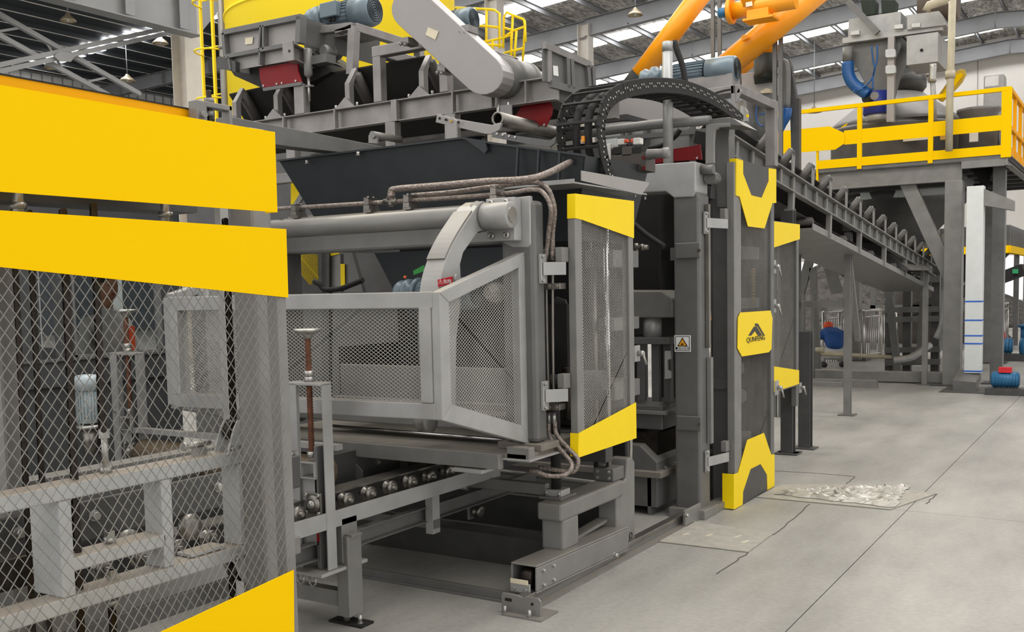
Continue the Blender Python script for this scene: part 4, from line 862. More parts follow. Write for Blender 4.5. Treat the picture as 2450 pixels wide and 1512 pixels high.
# guide rods behind the near door
GD = T('guide_columns', 'bright chrome guide rods with clamps behind the nearest mesh door', 'guide rods', (-2.83, 5.8, .5))
for x, y, m_ in ((-2.83, 5.7, CHR), (-2.83, 6.02, CHR), (-2.97, 5.8, STL)): build('rod', MB().tube((x, y, .45), (x, y, 2.15), .0185, 20), m_, GD)
for z0, z1, xx in ((1.82, 1.93, -2.99), (1.42, 1.5, -2.9), (.98, 1.09, -3.02)): build('clamp_block', MB().box(xx, -2.79, 5.72, 6.1, z0, z1), GRM, GD, .006)
build('rod_foot', MB().box(-2.9, -2.76, 5.62, 5.78, .478, .56), GRM, GD, .006)
for x in (-2.87, -2.79):
    for z in (.50, .54): build('bolt', MB().bolt((x, 5.62, z), -Y_, .009, .01), ZNC, GD)
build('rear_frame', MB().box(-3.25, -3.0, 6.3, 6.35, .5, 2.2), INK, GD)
sp_ = MB()
for k in range(14): sp_.ring((-2.97, 5.2, .84+k*.012), Z_, .035, .022, .007, 16)
sc = one('adjusting_screw', 'coarse vertical adjusting screw in the gap left of the nearest door', 'screw', MB().lathe((-2.93, 5.35, .9), Z_, [(k*.012, .026 if k % 2 else .034) for k in range(28)], 18), OIL)
cm = MB(); c = W(1340, 770, Y=5.6); cm.prism([(c.x-.06, 5.6, c.z-.13), (c.x+.05, 5.6, c.z-.1), (c.x+.08, 5.6, c.z), (c.x+.04, 5.6, c.z+.14), (c.x-.03, 5.6, c.z+.16), (c.x-.09, 5.6, c.z+.08)], (0, .02, 0))
one('vibration_lug', 'grey rounded lug plate in the gap between column and door', 'lug', cm, GRD, .003)
one('feeder_back_tube', 'thick grey cross tube in the gap between column and nearest door', 'tube', MB().tube((-4.6, 5.5, 1.13), (-2.75, 5.5, 1.13), .06, 20), GRD)
one('feeder_back_beam', 'dark cross beam low behind the drop pipes', 'beam', MB().box(-4.6, -2.8, 5.6, 5.7, .6, .78), GRD, .004)
one('feeder_back_plate', 'upright dark plate behind the drop pipes', 'plate', MB().box(-4.5, -2.98, 5.75, 5.78, .8, 2.3), INK)
# door 2 with logo
D2 = T('logo_door', 'tall mesh guard door with yellow angular bands and company logo', 'door', (-2.55, 7.8, 0))
k2 = lambda pts: K(1640, 350, 1.68, pts); X2 = -2.55
zb, zt = .02, 2.6
build('frame_post', MB().box(-2.615, -2.555, 7.28, 7.43, zb, zt), GR, D2, .005); build('frame_post', MB().box(-2.615, -2.555, 8.16, 8.245, zb, zt), GRM, D2, .005)
build('frame_rail', MB().box(-2.61, -2.555, 7.43, 8.16, zb, zb+.06), GRM, D2); build('frame_rail', MB().box(-2.61, -2.555, 7.43, 8.16, zt-.06, zt), GRM, D2); build('frame_rail', MB().box(-2.61, -2.56, 7.43, 8.16, 1.3, 1.34), GRM, D2)
build('mesh_panel', mesh_fill(MB(), [(-2.585, 7.43, zb), (-2.585, 8.16, zb), (-2.585, 8.16, zt), (-2.585, 7.43, zt)], .022, .019, .0018), MSH, D2)
band(D2, X2+.002, k2([(205, 48), (232, 58), (232, 110), (265, 197), (307, 207), (335, 140), (335, 88), (365, 92), (365, 228), (350, 228), (318, 330), (252, 322), (218, 202), (205, 198)]), k2([(205, 48), (205, 198)]), .09)
poly('grey_infill', on(X2, k2([(228, 55), (340, 88), (340, 145), (309, 211), (262, 200), (228, 112)])), (-.003, 0, 0), GRD, D2)
band(D2, X2+.002, k2([(195, 1318), (213, 1312), (250, 1180), (316, 1152), (345, 1240), (358, 1238), (358, 1365), (330, 1382), (328, 1320), (302, 1277), (262, 1297), (232, 1388), (230, 1440), (195, 1460)]), k2([(195, 1318), (195, 1458)]), .09)
poly('grey_infill', on(X2, k2([(258, 1300), (304, 1272), (333, 1320), (333, 1380), (228, 1440), (228, 1386)])), (-.003, 0, 0), GRD, D2)
LG = poly('logo_plate', on(X2+.004, k2([(222, 668), (342, 660), (350, 690), (346, 815), (335, 828), (228, 845), (210, 812), (212, 690)])), (-.004, 0, 0), YED, D2)
dy = V((0, 1, 0)); 
def lg(pts): return on(X2+.0045, pts)
k3 = [[(1792, 803), (1808, 774), (1816, 786), (1810, 797), (1806, 791), (1796, 804)], [(1812, 783), (1817, 776), (1828, 800), (1818, 802), (1814, 797)]]
m = MB()
for p in ([(1790, 804), (1808, 774), (1818, 792), (1809, 797), (1806, 790), (1798, 802)], [(1811, 776), (1817, 776), (1829, 801), (1819, 802)]): m.prism(lg(p), (.0015, 0, 0))
# mountain-shaped mark
m = MB()
for p in ([(1790, 803), (1804, 781), (1810, 781), (1824, 803), (1813, 803), (1806, 792), (1797, 803)], [(1806, 774), (1813, 774), (1829, 801), (1826, 803), (1812, 781), (1806, 779)]): m.prism(lg(p), (.0015, 0, 0))
build('logo_mark', m, LBK, D2)
c = W(1809, 811, X=X2+.006); lt = text('QUNFENG', .056, c, (0, 1, 0), Z_, LBK, D2, ext=.001, sx=1.7)
for q in ((1860, 638), (1860, 732)): latch(D2, q[0]-4, q[1], -2.55, 1.1)
latch(D2, 1862, 928, -2.53, 1.2)
# door 3 and posts beyond
D3 = T('mesh_door', 'farther mesh guard door with small yellow wedge bands', 'door', (-2.8, 9.4, .7))
k4 = lambda pts: K(1640, 350, 1.68, pts)
build('frame_post', MB().box(-2.85, -2.802, 8.95, 9.02, .7, 2.26), GRM, D3, .003); build('frame_post', MB().box(-2.85, -2.802, 9.74, 9.82, .5, 2.26), GRM, D3, .003)
build('frame_rail', MB().box(-2.85, -2.802, 9.02, 9.74, 2.2, 2.26), GRM, D3); build('frame_rail', MB().box(-2.85, -2.802, 9.02, 9.74, .7, .76), GRM, D3)
build('mesh_panel', mesh_fill(MB(), [(-2.83, 9.0, .7), (-2.83, 9.76, .7), (-2.83, 9.76, 2.26), (-2.83, 9.0, 2.26)], .022, .019, .0018), MSH, D3)
poly('yellow_band', on(-2.798, k4([(340, 300), (460, 314), (460, 373), (340, 412)])), (-.004, 0, 0), YED, D3)
poly('yellow_band', on(-2.798, k4([(340, 882), (457, 900), (457, 955), (340, 992)])), (-.004, 0, 0), YED, D3)
latch(D3, 1918, 928, -2.8, 1.)
for xx, yy, z1, lb in ((-2.93, 9.9, 2.4, 'dark post under the small wedge-banded door, foot plate showing'), (-2.87, 10.3, 1.2, 'dark slim post right behind the farther mesh door')):
    t = T('guard_post', lb, 'post', (xx, yy, 0)); build('post_tube', MB().ibeam((xx, yy, 0), (xx, yy, z1), .12, .1, .012, up=Y_), GRD, t); build('foot_plate', MB().box(xx-.11, xx+.11, yy-.09, yy+.09, 0, .015), GRD, t)
# side machinery between press column and logo door
SM = T('side_linkage', 'grey linkage plates, chrome rod and cream pads below the sensor', 'linkage', (-2.75, 7.5, .4))
build('plate', MB().prism(WL([(1690, 945), (1693, 930), (1726, 928), (1737, 945), (1737, 990), (1690, 990)], Y=7.6), (0, .02, 0)), GR, SM, .004)
build('rod', MB().tube(W(1729, 992, Y=7.6), W(1729, 1050, Y=7.6), .028, 18), CHR, SM)
CRM = mat('cream_rubber_pad', '#cbbb96', .6)
for q, r1 in (((1691, 1052), .05), ((1714, 1044), .07)):
    c = W(*q, Y=7.6); build('pad', MB().tube(c, c+Z_*.035, r1, 22), CRM, SM); build('pad_plate', MB().tube(c+Z_*.036, c+Z_*.055, r1*.95, 22), GR, SM); build('pad_bolt', MB().tube(c-Z_*.08, c, .02, 10), GRM, SM)
build('shelf', MB().box(-3.0, -2.62, 7.45, 7.7, .38, .40), GRM, SM); build('side_post', MB().box(-2.88, -2.82, 7.6, 7.66, 0, .38), GRM, SM); build('motor_can', MB().lathe((-2.9, 7.9, .2), X_, [(0, .1), (.2, .1), (.22, .08)], 22), BLK, SM)
build('blue_hose', MB().pipe([W(1738, 1130, Y=7.5), W(1720, 1140, Y=7.5), W(1720, 1160, Y=7.5), W(1738, 1180, Y=7.5)], .008, 6, 5), BLU, SM)
build('floor_skid', MB().box(-2.72, -2.62, 7.1, 8.2, 0, .06), GR, SM)
SM2 = T('vibrator_assembly', 'chains, round housings and yellow springs behind the logo door mesh', 'vibrator', (-2.8, 8.2, .3))
for z, r in ((.95, .13), (.72, .15), (.5, .1)): build('housing', MB().lathe((-2.85, 7.95, z), Z_, [(0, r*.7), (.03, r), (.1, r), (.13, r*.6)], 24), GR, SM2)
build('housing_box', MB().box(-3.0, -2.7, 7.7, 8.1, .3, .48), GR, SM2, .01); build('cross_rail', MB().box(-3.2, -2.7, 7.6, 8.3, 1.9, 2.0), GRM, SM2); build('cross_rail', MB().box(-3.2, -2.7, 7.6, 8.3, 1.5, 1.58), GRM, SM2)
for k in range(2): build('chain_strand', MB().tube((-2.72-.06*k, 7.62+.2*k, .5), (-2.72-.06*k, 7.62+.2*k, 2.1), .015, 8), STL, SM2)
m = MB(); c = W(1801, 690, X=-2.7)
for k in range(18): m.ring((c.x, c.y, c.z-.12+k*.016), Z_, .02, .012, .008, 10)
build('yellow_spring', m, BRS, SM2)
build('backing_plate', MB().box(-3.3, -3.28, 7.6, 8.4, .3, 2.58), INK, SM2); build('side_plate', MB().box(-3.3, -2.66, 8.42, 8.44, .25, 2.58), INK, SM2)
# ================================================================ ABOVE THE PRESS: feed conveyor, hopper, drives
k5 = lambda pts: K(480, 0, 4.083, pts)
k6 = lambda pts: K(900, 0, 4.083, pts)
k7 = lambda pts: K(1340, 150, 4.32, pts)
k8 = lambda pts: K(1400, 0, 4.083, pts)
def onY(Y, pts): return WL(pts, Y=Y)
# anthracite feed hopper
HO = T('feed_hopper', 'wide anthracite feed hopper above the feeder beam', 'hopper', (-4, 5.6, 2.0))
ft = onY(5.2, [(668, 385), (1110, 331), (1180, 343), (1400, 372)]); 
fb = [V((-4.75, 5.35, 1.98)), V((-3.6, 5.35, 1.98)), V((-3.3, 5.35, 1.98)), V((-2.85, 5.35, 1.98))]
for i in range(3):
    poly('front_wall', [ft[i], ft[i+1], fb[i+1], fb[i]], (0, .008, 0), HOP, HO)
    build('top_lip', MB().beam(ft[i], ft[i+1], .05, .012), HOP, HO)
build('side_wall', MB().prism([ft[3], (-2.8, 6.3, 2.5), (-2.9, 6.2, 1.98), fb[3]], (-.008, 0, 0)), HOP, HO)
build('side_wall', MB().prism([ft[0], (ft[0].x, 6.3, 2.65), (-4.75, 6.2, 1.98), fb[0]], (.008, 0, 0)), HOP, HO)
build('rib', MB().prism(onY(5.17, k6([(850, 1345), (1060, 1370), (1085, 1460), (1062, 1500)])), (0, .02, 0)), HOP, HO)
for a in ((1240, 352), (1290, 358), (1340, 365)): build('rib', MB().beam(W(a[0], a[1], Y=5.17), W(a[0]-4, a[1]+85, Y=5.17), .012, .02), HOP, HO)
build('lower_chute', MB().prism([(-4.2, 5.1, 1.95), (-3.0, 5.1, 1.95), (-3.3, 5.1, 1.72), (-3.7, 5.1, 1.45), (-3.95, 5.1, 1.55)], (0, .5, 0)), HOP, HO)
for q in ((857, 372), (735, 392)): build('bolt', MB().bolt(W(*q, Y=5.17), Z_, .012, .02), ZNC, HO)
# long dark beam running back from the lift
bm_ = [W(556, 280, X=-4.7), W(958, 358, X=-4.7)]
b2 = W(661, 343, X=-4.7)
one('long_side_beam', 'long dark grey beam running from yellow cover back to the hopper', 'beam', MB().prism([W(548, 278, X=-4.7), W(960, 359, X=-4.7), W(1030, 388, X=-4.7), W(700, 352, X=-4.7), W(548, 330, X=-4.7)], (-.12, 0, 0)), GRM, .004)
# transverse conveyor
TC = T('cross_conveyor', 'troughed belt conveyor crossing above the hopper on channel frame', 'conveyor', (-5, 6.8, 2.9))
A, B = W(560, 306, Y=6.5), W(1333, 216, Y=6.5); hz_ = .17
A.z = B.z = (W(900, 273, Y=6.5).z); 
build('front_channel', MB().chan(A, B, .07, hz_, .01, -1), CVG, TC, .003)
build('rear_channel', MB().chan(A+Y_*1.0, B+Y_*1.0, .07, hz_, .01, -1), CVG, TC)
for q in (679, 802, 943, 1085, 1178, 1260): x = W(q, 270, Y=6.47).x; build('stiffener', MB().box(x-.02 if q in (943,) else x-.006, x+.035 if q in (943,) else x+.006, 6.455, 6.50, A.z-hz_/2, A.z+hz_/2), CVG, TC)
for px in (940, 1083, 700):
    x = W(px, 300, Y=6.5).x; build('support_leg', MB().box(x-.05, x+.05, 6.46, 6.54, A.z-.32, A.z-hz_/2), CVG, TC, .004)
zt_ = A.z+hz_/2
E0, E1 = W(525, 245, Y=6.62), W(1190, 135, Y=6.62); ez = W(840, 188, Y=6.62).z
ez = zt_+.34; ring = lambda x, dz: [(x, 6.65, ez+dz), (x, 6.89, ez-.28+dz), (x, 7.15, ez-.28+dz), (x, 7.38, ez+dz), (x, 7.38, ez+.012+dz), (x, 7.15, ez-.268+dz), (x, 6.89, ez-.268+dz), (x, 6.65, ez+.012+dz)]
build('belt', MB().loft([ring(E0.x+.1, -.03), ring(-6.0, -.0), ring(-5.2, 0), ring(-4.85, .0)], False), BLT, TC)
build('return_belt', MB().box(E0.x-.3, -3.9, 6.7, 7.4, A.z-.05, A.z-.035), BLT, TC)
x_id = [W(px, 200, Y=6.6).x for px in (573, 672, 843, 1020)]
for x in x_id:
    zz = zt_
    build('idler_bracket', MB().prism([(x, 6.5, zz), (x, 6.56, zz), (x, 6.56, zz+.2), (x, 6.62, zz+.32), (x, 6.6, zz+.34), (x, 6.5, zz+.2)], (.05, 0, 0)), CVG, TC, .003)
    build('idler_foot', MB().prism([(x-.08, 6.47, zz), (x+.12, 6.47, zz), (x+.02, 6.47, zz+.08)], (0, .02, 0)), CVG, TC)
    build('idler_roller', MB().lathe((x+.03, 6.6, zz+.30), V((0, .62, -.78)), [(0, .02), (.02, .05), (.33, .05), (.35, .02)], 20), ROL_, TC)
    build('idler_roller', MB().lathe((x+.03, 6.86, zz+.02), Y_, [(0, .05), (.34, .05)], 18), ROL_, TC)
    build('bolt', MB().bolt((x+.13, 6.5, zz), Z_, .012, .03), ZNC, TC); build('bolt', MB().bolt((x-.1, 6.5, zz), Z_, .012, .03), ZNC, TC)
gr_ = MB(); c = W(741, 262, Y=6.5); gr_.lathe((c.x, 6.5, zt_+.32-.0), Z_, [(-.02, .015), (0, .037), (.21, .037), (.22, .03)], 18); 
build('guide_roller', gr_, GR, TC); build('roller_pin', MB().tube((c.x, 6.5, zt_+.1), (c.x, 6.5, zt_+.3), .013, 10), ZNC, TC)
build('guide_post', MB().box(c.x-.14, c.x-.03, 6.46, 6.54, zt_, zt_+.25), CVG, TC, .004); build('guide_arm', MB().box(c.x-.05, c.x+.04, 6.48, 6.52, zt_+.22, zt_+.235), CVG, TC)
# portal frame
PF = T('drive_portal', 'grey welded portal frame carrying the slanted chain cover', 'portal frame', (-4.6, 6.6, zt_))
xa, xb = W(909, 200, Y=6.5).x, W(1068, 200, Y=6.5).x; zp = W(909, 113, Y=6.5).z
for x in (xa, xb):
    build('post', MB().box(x-.04, x+.04, 6.46, 6.54, zt_, zp), CVG, PF, .006); build('post', MB().box(x-.04, x+.04, 7.45, 7.53, zt_, zp), CVG, PF, .006)
build('top_bar', MB().box(xa-.043, xb+.043, 6.457, 6.543, zp-.08, zp+.003), CVG, PF, .006); build('top_bar', MB().box(xa-.04, xa+.04, 6.54, 7.53, zp-.08, zp), CVG, PF, .006); build('top_bar', MB().box(xb-.04, xb+.04, 6.54, 7.53, zp-.08, zp), CVG, PF, .006)
# slanted chain cover with drum
CC = T('chain_cover', 'long slanted grey chain cover with rounded ends and paper sticker', 'chain cover', W(1160, 228, Y=6.25))
c1, c2 = (985, 22), (1155, 178)
def stad(r, Y, n=10):
    a = math.atan2(c2[1]-c1[1], c2[0]-c1[0]); P = []
    for k in range(n+1): t = a+math.pi/2+math.pi*k/n; P.append((c1[0]+r*math.cos(t), c1[1]+r*math.sin(t)*1.0))
    for k in range(n+1): t = a-math.pi/2+math.pi*k/n; P.append((c2[0]+r*math.cos(t), c2[1]+r*math.sin(t)))
    return onY(Y, P)
SHG = mat('sheet_grey_paint', '#a19d9b', .42, .15, noise=.05, scale=3)
build('cover_box', MB().prism(stad(49, 6.25), (0, .16, 0)), SHG, CC, .006)
build('sticker', MB().prism(onY(6.243, [(1018, 83), (1024, 65), (1049, 75), (1041, 95)]), (0, .004, 0)), STK, CC)
for q in ((975, 97), (1062, 165), (1118, 68)):
    c = W(*q, Y=6.3); m = MB(); m.box(c.x-.04, c.x+.03, 6.27, 6.4, c.z-.03, c.z+.02); m.bolt((c.x-.03, 6.27, c.z-.02), (-.5, -.6, -.6), .014, .02); m.bolt((c.x+.01, 6.27, c.z-.03), (-.5, -.6, -.6), .014, .02); build('mounting_lug', m, CVG, CC)
BD = T('belt_drum', 'big dark grey belt drum beside the slanted chain cover', 'drum', W(1250, 215, Y=6.6)); c = W(1195, 182, Y=6.42)
build('drum_shell', MB().lathe(c, Y_, [(0, .05), (0, .15), (.3, .155), (.3, .145), (.32, .145), (.32, .16), (.36, .16), (.36, .145), (.38, .145), (.38, .125), (1.1, .125)], 36), GRM, BD)
motor('blue-grey gear motor behind the slanted chain cover', W(1060, 60, Y=6.9), X_, .4, .1, box=True, group='grey-blue drive motors')
# feed chute box left
FB = T('feed_chute', 'ribbed grey feed chute box with sticker, under left drive motor', 'chute', W(620, 170, Y=6.4))
q = k5([(240, 325), (1000, 172), (985, 425), (290, 555)]); poly('upper_panel', onY(6.4, q), (0, .012, 0), SHG, FB)
q = k5([(305, 570), (890, 460), (890, 590), (312, 690)]); poly('lower_panel', onY(6.4, q), (0, .012, 0), SHG, FB)
def bar5(name, a, b, w, h, Y, m, par): return build(name, MB().beam(W(*k5([a])[0], Y=Y), W(*k5([b])[0], Y=Y), w, h, Y_), m, par, .002)
FBD = CVG
for a, b, w in (((240, 325), (1005, 170), .045), ((985, 165), (975, 425), .05), ((615, 255), (600, 490), .018), ((605, 500), (605, 635), .018), ((270, 560), (900, 440), .035), ((245, 330), (265, 560), .035), ((300, 560), (320, 690), .02), ((640, 255), (640, 490), .02)):
    bar5('rib', a, b, w, .08, 6.38, GRM, FB)
poly('sticker', onY(6.39, k5([(435, 370), (512, 360), (506, 428), (434, 435)])), (0, .002, 0), STK, FB)
poly('end_panel', [W(539, 80, Y=6.4), W(539, 80, Y=6.4)+V((0, 1.0, 0)), W(556, 169, Y=6.4)+V((0, 1.0, 0)), W(556, 169, Y=6.4)], (.01, 0, 0), GRM, FB)
poly('end_panel', [W(725, 42, Y=6.4), W(725, 42, Y=6.4)+V((0, 1.0, 0)), W(715, 105, Y=6.4)+V((0, 1.0, 0)), W(715, 105, Y=6.4)], (.01, 0, 0), GRM, FB)
build('inner_chute', MB().prism(onY(6.6, k5([(210, 560), (900, 440), (1280, 700), (1020, 830), (600, 860), (330, 740)])), (0, .6, 0)), INK, FB)
build('side_bracket', MB().prism(onY(6.35, k5([(163, 560), (188, 548), (340, 600), (340, 700), (186, 670), (155, 668)])), (0, .05, 0)), GRD, FB)
a, b = W(702, 118, Y=6.4), W(842, 183, Y=6.4); xx = a.x
eb = W(846, 194, X=xx); ib = MB(); ib.ibeam(V((xx, 6.35, a.z-.03)), eb, .1, .13, .01); build('support_beam', ib, CVG, FB, .002); build('beam_end', MB().box(xx-.06, xx+.06, 6.33, 6.35, a.z-.11, a.z+.05), CVG, FB, .003); build('end_hole', MB().tube((xx+.02, 6.33, a.z-.03), (xx+.02, 6.326, a.z-.03), .012, 10), OIL, FB)
for y in (6.6, 6.9, 7.2): build('web_plate', MB().box(xx+.0, xx+.05, y, y+.012, a.z-.09+(eb.z-a.z)*(y-6.35)/(eb.y-6.35), a.z+.03+(eb.z-a.z)*(y-6.35)/(eb.y-6.35)), CVG, FB); 
q = k5([(570, 665), (945, 600), (950, 700), (985, 800), (605, 858), (575, 760)])
RS = T('scraper_skirt', 'dark red rubber skirt with four bolts under the feed chute', 'skirt', W(670, 210, Y=6.45))
poly('rubber_sheet', onY(6.45, q), (0, .02, 0), RED, RS, .004)
poly('clamp_strip', onY(6.44, k5([(605, 858), (985, 798), (980, 830), (610, 890)])), (0, .02, 0), GRM, RS)
for a in ((615, 838), (745, 820), (795, 812), (930, 790)): build('bolt', MB().lathe(W(*k5([a])[0], Y=6.45), -Y_, [(0, .011), (.006, .009)], 10), ZNC, RS)
m = MB(); c = W(752, 108, Y=6.75); m.lathe(c, -Y_, [(-.3, .08), (0, .1), (.02, .1), (.025, .07)], 26); m.lathe(W(778, 122, Y=6.6), -Y_, [(-.1, .05), (0, .055), (.03, .04)], 20); m.box(W(778, 122, Y=6.6).x-.08, W(778, 122, Y=6.6).x+.1, 6.5, 6.62, W(778, 122, Y=6.6).z-.12, W(778, 122, Y=6.6).z-.05)
one('pillow_bearing', 'dark tail pulley with pillow block bearing beside the chute', 'bearing', m, GRM)
motor('big blue-grey drive motor with round fan grille at upper left', W(797, 45, Y=6.95), X_, .62, .135, group='grey-blue drive motors')
MS = T('motor_stand', 'angular grey stand under the upper left drive motor', 'stand', W(843, 180, Y=6.6))
for a, b, w in (((1005, 320), (1500, 262), .06), ((1500, 262), (1480, 730), .07), ((1500, 262), (1340, 320), .03)): bar5('stand_bar', a, b, w, .08, 6.65, CVG, MS)
a = W(847, 66, Y=6.65); build('stand_bar', MB().beam(a, a+V((0, .9, 0)), .07, .07), CVG, MS, .004); build('stand_bar', MB().beam(a+V((0, .9, 0)), a+V((0, .9, -.6)), .07, .07), CVG, MS)
build('mount_plate', MB().box(a.x-.5, a.x, 6.8, 7.1, a.z+.0, a.z+.02), CVG, MS)
# right end side box and second skirt
SB = T('discharge_box', 'ribbed dark grey discharge box with sticker at right end of the cross conveyor', 'chute', (-3.6, 6.7, 3.0)); Xs = -3.6
sx = lambda pts: on(Xs, k6(pts))
poly('side_panel', sx([(1630, 430), (2120, 640), (2130, 930), (1880, 870), (1700, 800), (1635, 790)]), (-.012, 0, 0), GRM, SB)
poly('front_post', onY(W(1306, 110, X=Xs).y, k6([(1628, 460), (1685, 475), (1685, 800), (1632, 800)])), (0, .05, 0), CVG, SB, .003)
for a, b in (((1640, 440), (2085, 635)), ((1900, 580), (1915, 870)), ((1860, 570), (1870, 860)), ((2060, 640), (2080, 905)), ((1700, 820), (2130, 935)), ((2110, 650), (2125, 940))):
    build('rib', MB().beam(W(*k6([a])[0], X=Xs+.01), W(*k6([b])[0], X=Xs+.01), .05, .03, X_), CVG if b[0] < 2100 and a[0] < 1700 else GRM, SB)
poly('sticker', on(Xs+.004, k6([(1728, 640), (1775, 645), (1782, 745), (1733, 735)])), (-.002, 0, 0), LWH, SB)
poly('lower_chute', on(Xs-.05, k6([(1740, 800), (2050, 930), (1900, 1040), (1740, 970)])), (-.3, 0, 0), GRM, SB)
RS2 = T('scraper_skirt', 'dark red rubber skirt with rounded corner below the discharge box', 'skirt', W(1280, 300, Y=6.45))
poly('rubber_sheet', onY(6.6, k6([(1440, 1000), (1600, 980), (1690, 990), (1718, 1050), (1710, 1120), (1650, 1240), (1350, 1140)])), (0, .02, 0), RED, RS2, .004)
for a in ((1432, 1160), (1525, 1185), (1555, 1195), (1642, 1220)): build('bolt', MB().lathe(W(*k6([a])[0], Y=6.6), -Y_, [(0, .011), (.006, .009)], 10), ZNC, RS2)
# clamp bracket with open pipe, lever plates
OPP = T('open_pipe', 'open-ended steel pipe clamped beneath the cross conveyor', 'pipe', W(1230, 300, Y=6.2)); c = W(1190, 284, Y=6.1)
build('pipe_tube', MB().lathe(c, Y_, [(.02, .036), (0, .036), (0, .05), (.9, .05)], 24, False), STL, OPP)
poly('hanger_plate', onY(6.3, k6([(1210, 1030), (1320, 1020), (1325, 1200), (1235, 1230), (1210, 1150)])), (0, .012, 0), GR, OPP)
for a in ((1190, 1010), (1285, 1000)): c2_ = W(*k6([a])[0], Y=6.35); build('u_bolt', MB().tube(c2_, c2_-Z_*.12, .012, 8), ZNC, OPP)
LV = T('take_up_lever', 'grey lever plate with bolt holes hinged on an upright lug', 'lever', W(1081, 342, Y=5.9))
poly('lever_plate', onY(5.9, k6([(595, 1110), (740, 1150), (780, 1160), (1130, 1220), (1190, 1200), (1225, 1205), (1200, 1270), (1130, 1310), (1070, 1310), (580, 1195)])), (0, .02, 0), SHG, LV, .003)
poly('upright_lug', onY(5.88, k6([(700, 1150), (750, 1145), (785, 1180), (785, 1380), (765, 1395), (690, 1395), (683, 1380), (690, 1170)])), (0, .02, 0), SHG, LV, .003)
for a, m_ in (((620, 1157), OIL), ((682, 1170), OIL), ((804, 1195), OIL), ((731, 1182), BRS)): build('bolt_hole' if m_ is OIL else 'brass_bolt', MB().tube(W(*k6([a])[0], Y=5.878), W(*k6([a])[0], Y=5.868), .01, 10), m_, LV)
RP = T('bolted_strip', 'dark curved steel strip with bolt heads under the open pipe', 'strip', W(1260, 340, Y=5.8))
poly('strip_plate', onY(5.8, k6([(1130, 1290), (1400, 1330), (1700, 1370), (1760, 1330), (1740, 1400), (1690, 1435), (1560, 1420), (1130, 1340)])), (0, .02, 0), GRM, RP)
for a in ((1180, 1308), (1238, 1318), (1300, 1330), (1357, 1340)): build('bolt', MB().lathe(W(*k6([a])[0], Y=5.8), -Y_, [(0, .01), (.006, .008)], 10), ZNC, RP)
RB = T('roller_bar', 'short dark bar with round knob end left of the leg under the conveyor', 'bar', W(900, 340, Y=6.3)); a = W(*k5([(1675, 1315)])[0], Y=6.1)
build('bar_tube', MB().tube(a, a+V((0, .35, 0)), .028, 16), GR, RB); poly('lug', onY(6.12, k5([(1640, 1320), (1725, 1325), (1722, 1400), (1640, 1395)])), (0, .02, 0), CVG, RB)
m = MB(); m.box(-6.8, -3.7, 7.0, 7.1, 2.3, 2.42); m.box(-6.8, -3.7, 6.2, 6.28, 2.62, 2.7); one('support_girder', 'grey support girder low under the cross conveyor', 'girder', m, GR, .004)
# clamp block above the rear cover
CK = T('bolt_clamp', 'grey clamp block with upright threaded bolt on the rear cover end', 'clamp', W(510, 290, X=-3.6)); Xc = -3.62
z0c, z1c = W(510, 290, X=Xc).z, W(510, 245, X=Xc).z; y0c, y1c = W(472, 265, X=Xc).y, W(556, 265, X=Xc).y; ym = W(508, 265, X=Xc).y
build('block', MB().box(Xc-.06, Xc, y0c-.0, ym-.03, z0c-.05, z1c), GR, CK, .005); build('top_bar', MB().box(Xc-.05, Xc, ym-.04, y1c, z1c-.025, z1c), GR, CK, .004); build('end_bar', MB().box(Xc-.05, Xc, y1c-.02, y1c, z0c-.05, z1c), GR, CK, .004)
build('threaded_bolt', MB().lathe((Xc-.03, ym+.01, z0c-.03), Z_, [(k*.006, .011 if k % 2 else .0135) for k in range(30)], 12), OIL, CK)
for z in (z1c+.0, z1c-.06): build('nut', MB().tube((Xc-.03, ym+.01, z), (Xc-.03, ym+.01, z+.022), .024, 6), GR, CK)
build('side_bolt', MB().bolt((Xc, y0c+.025, z0c+.02), X_, .016, .02), GR, CK)
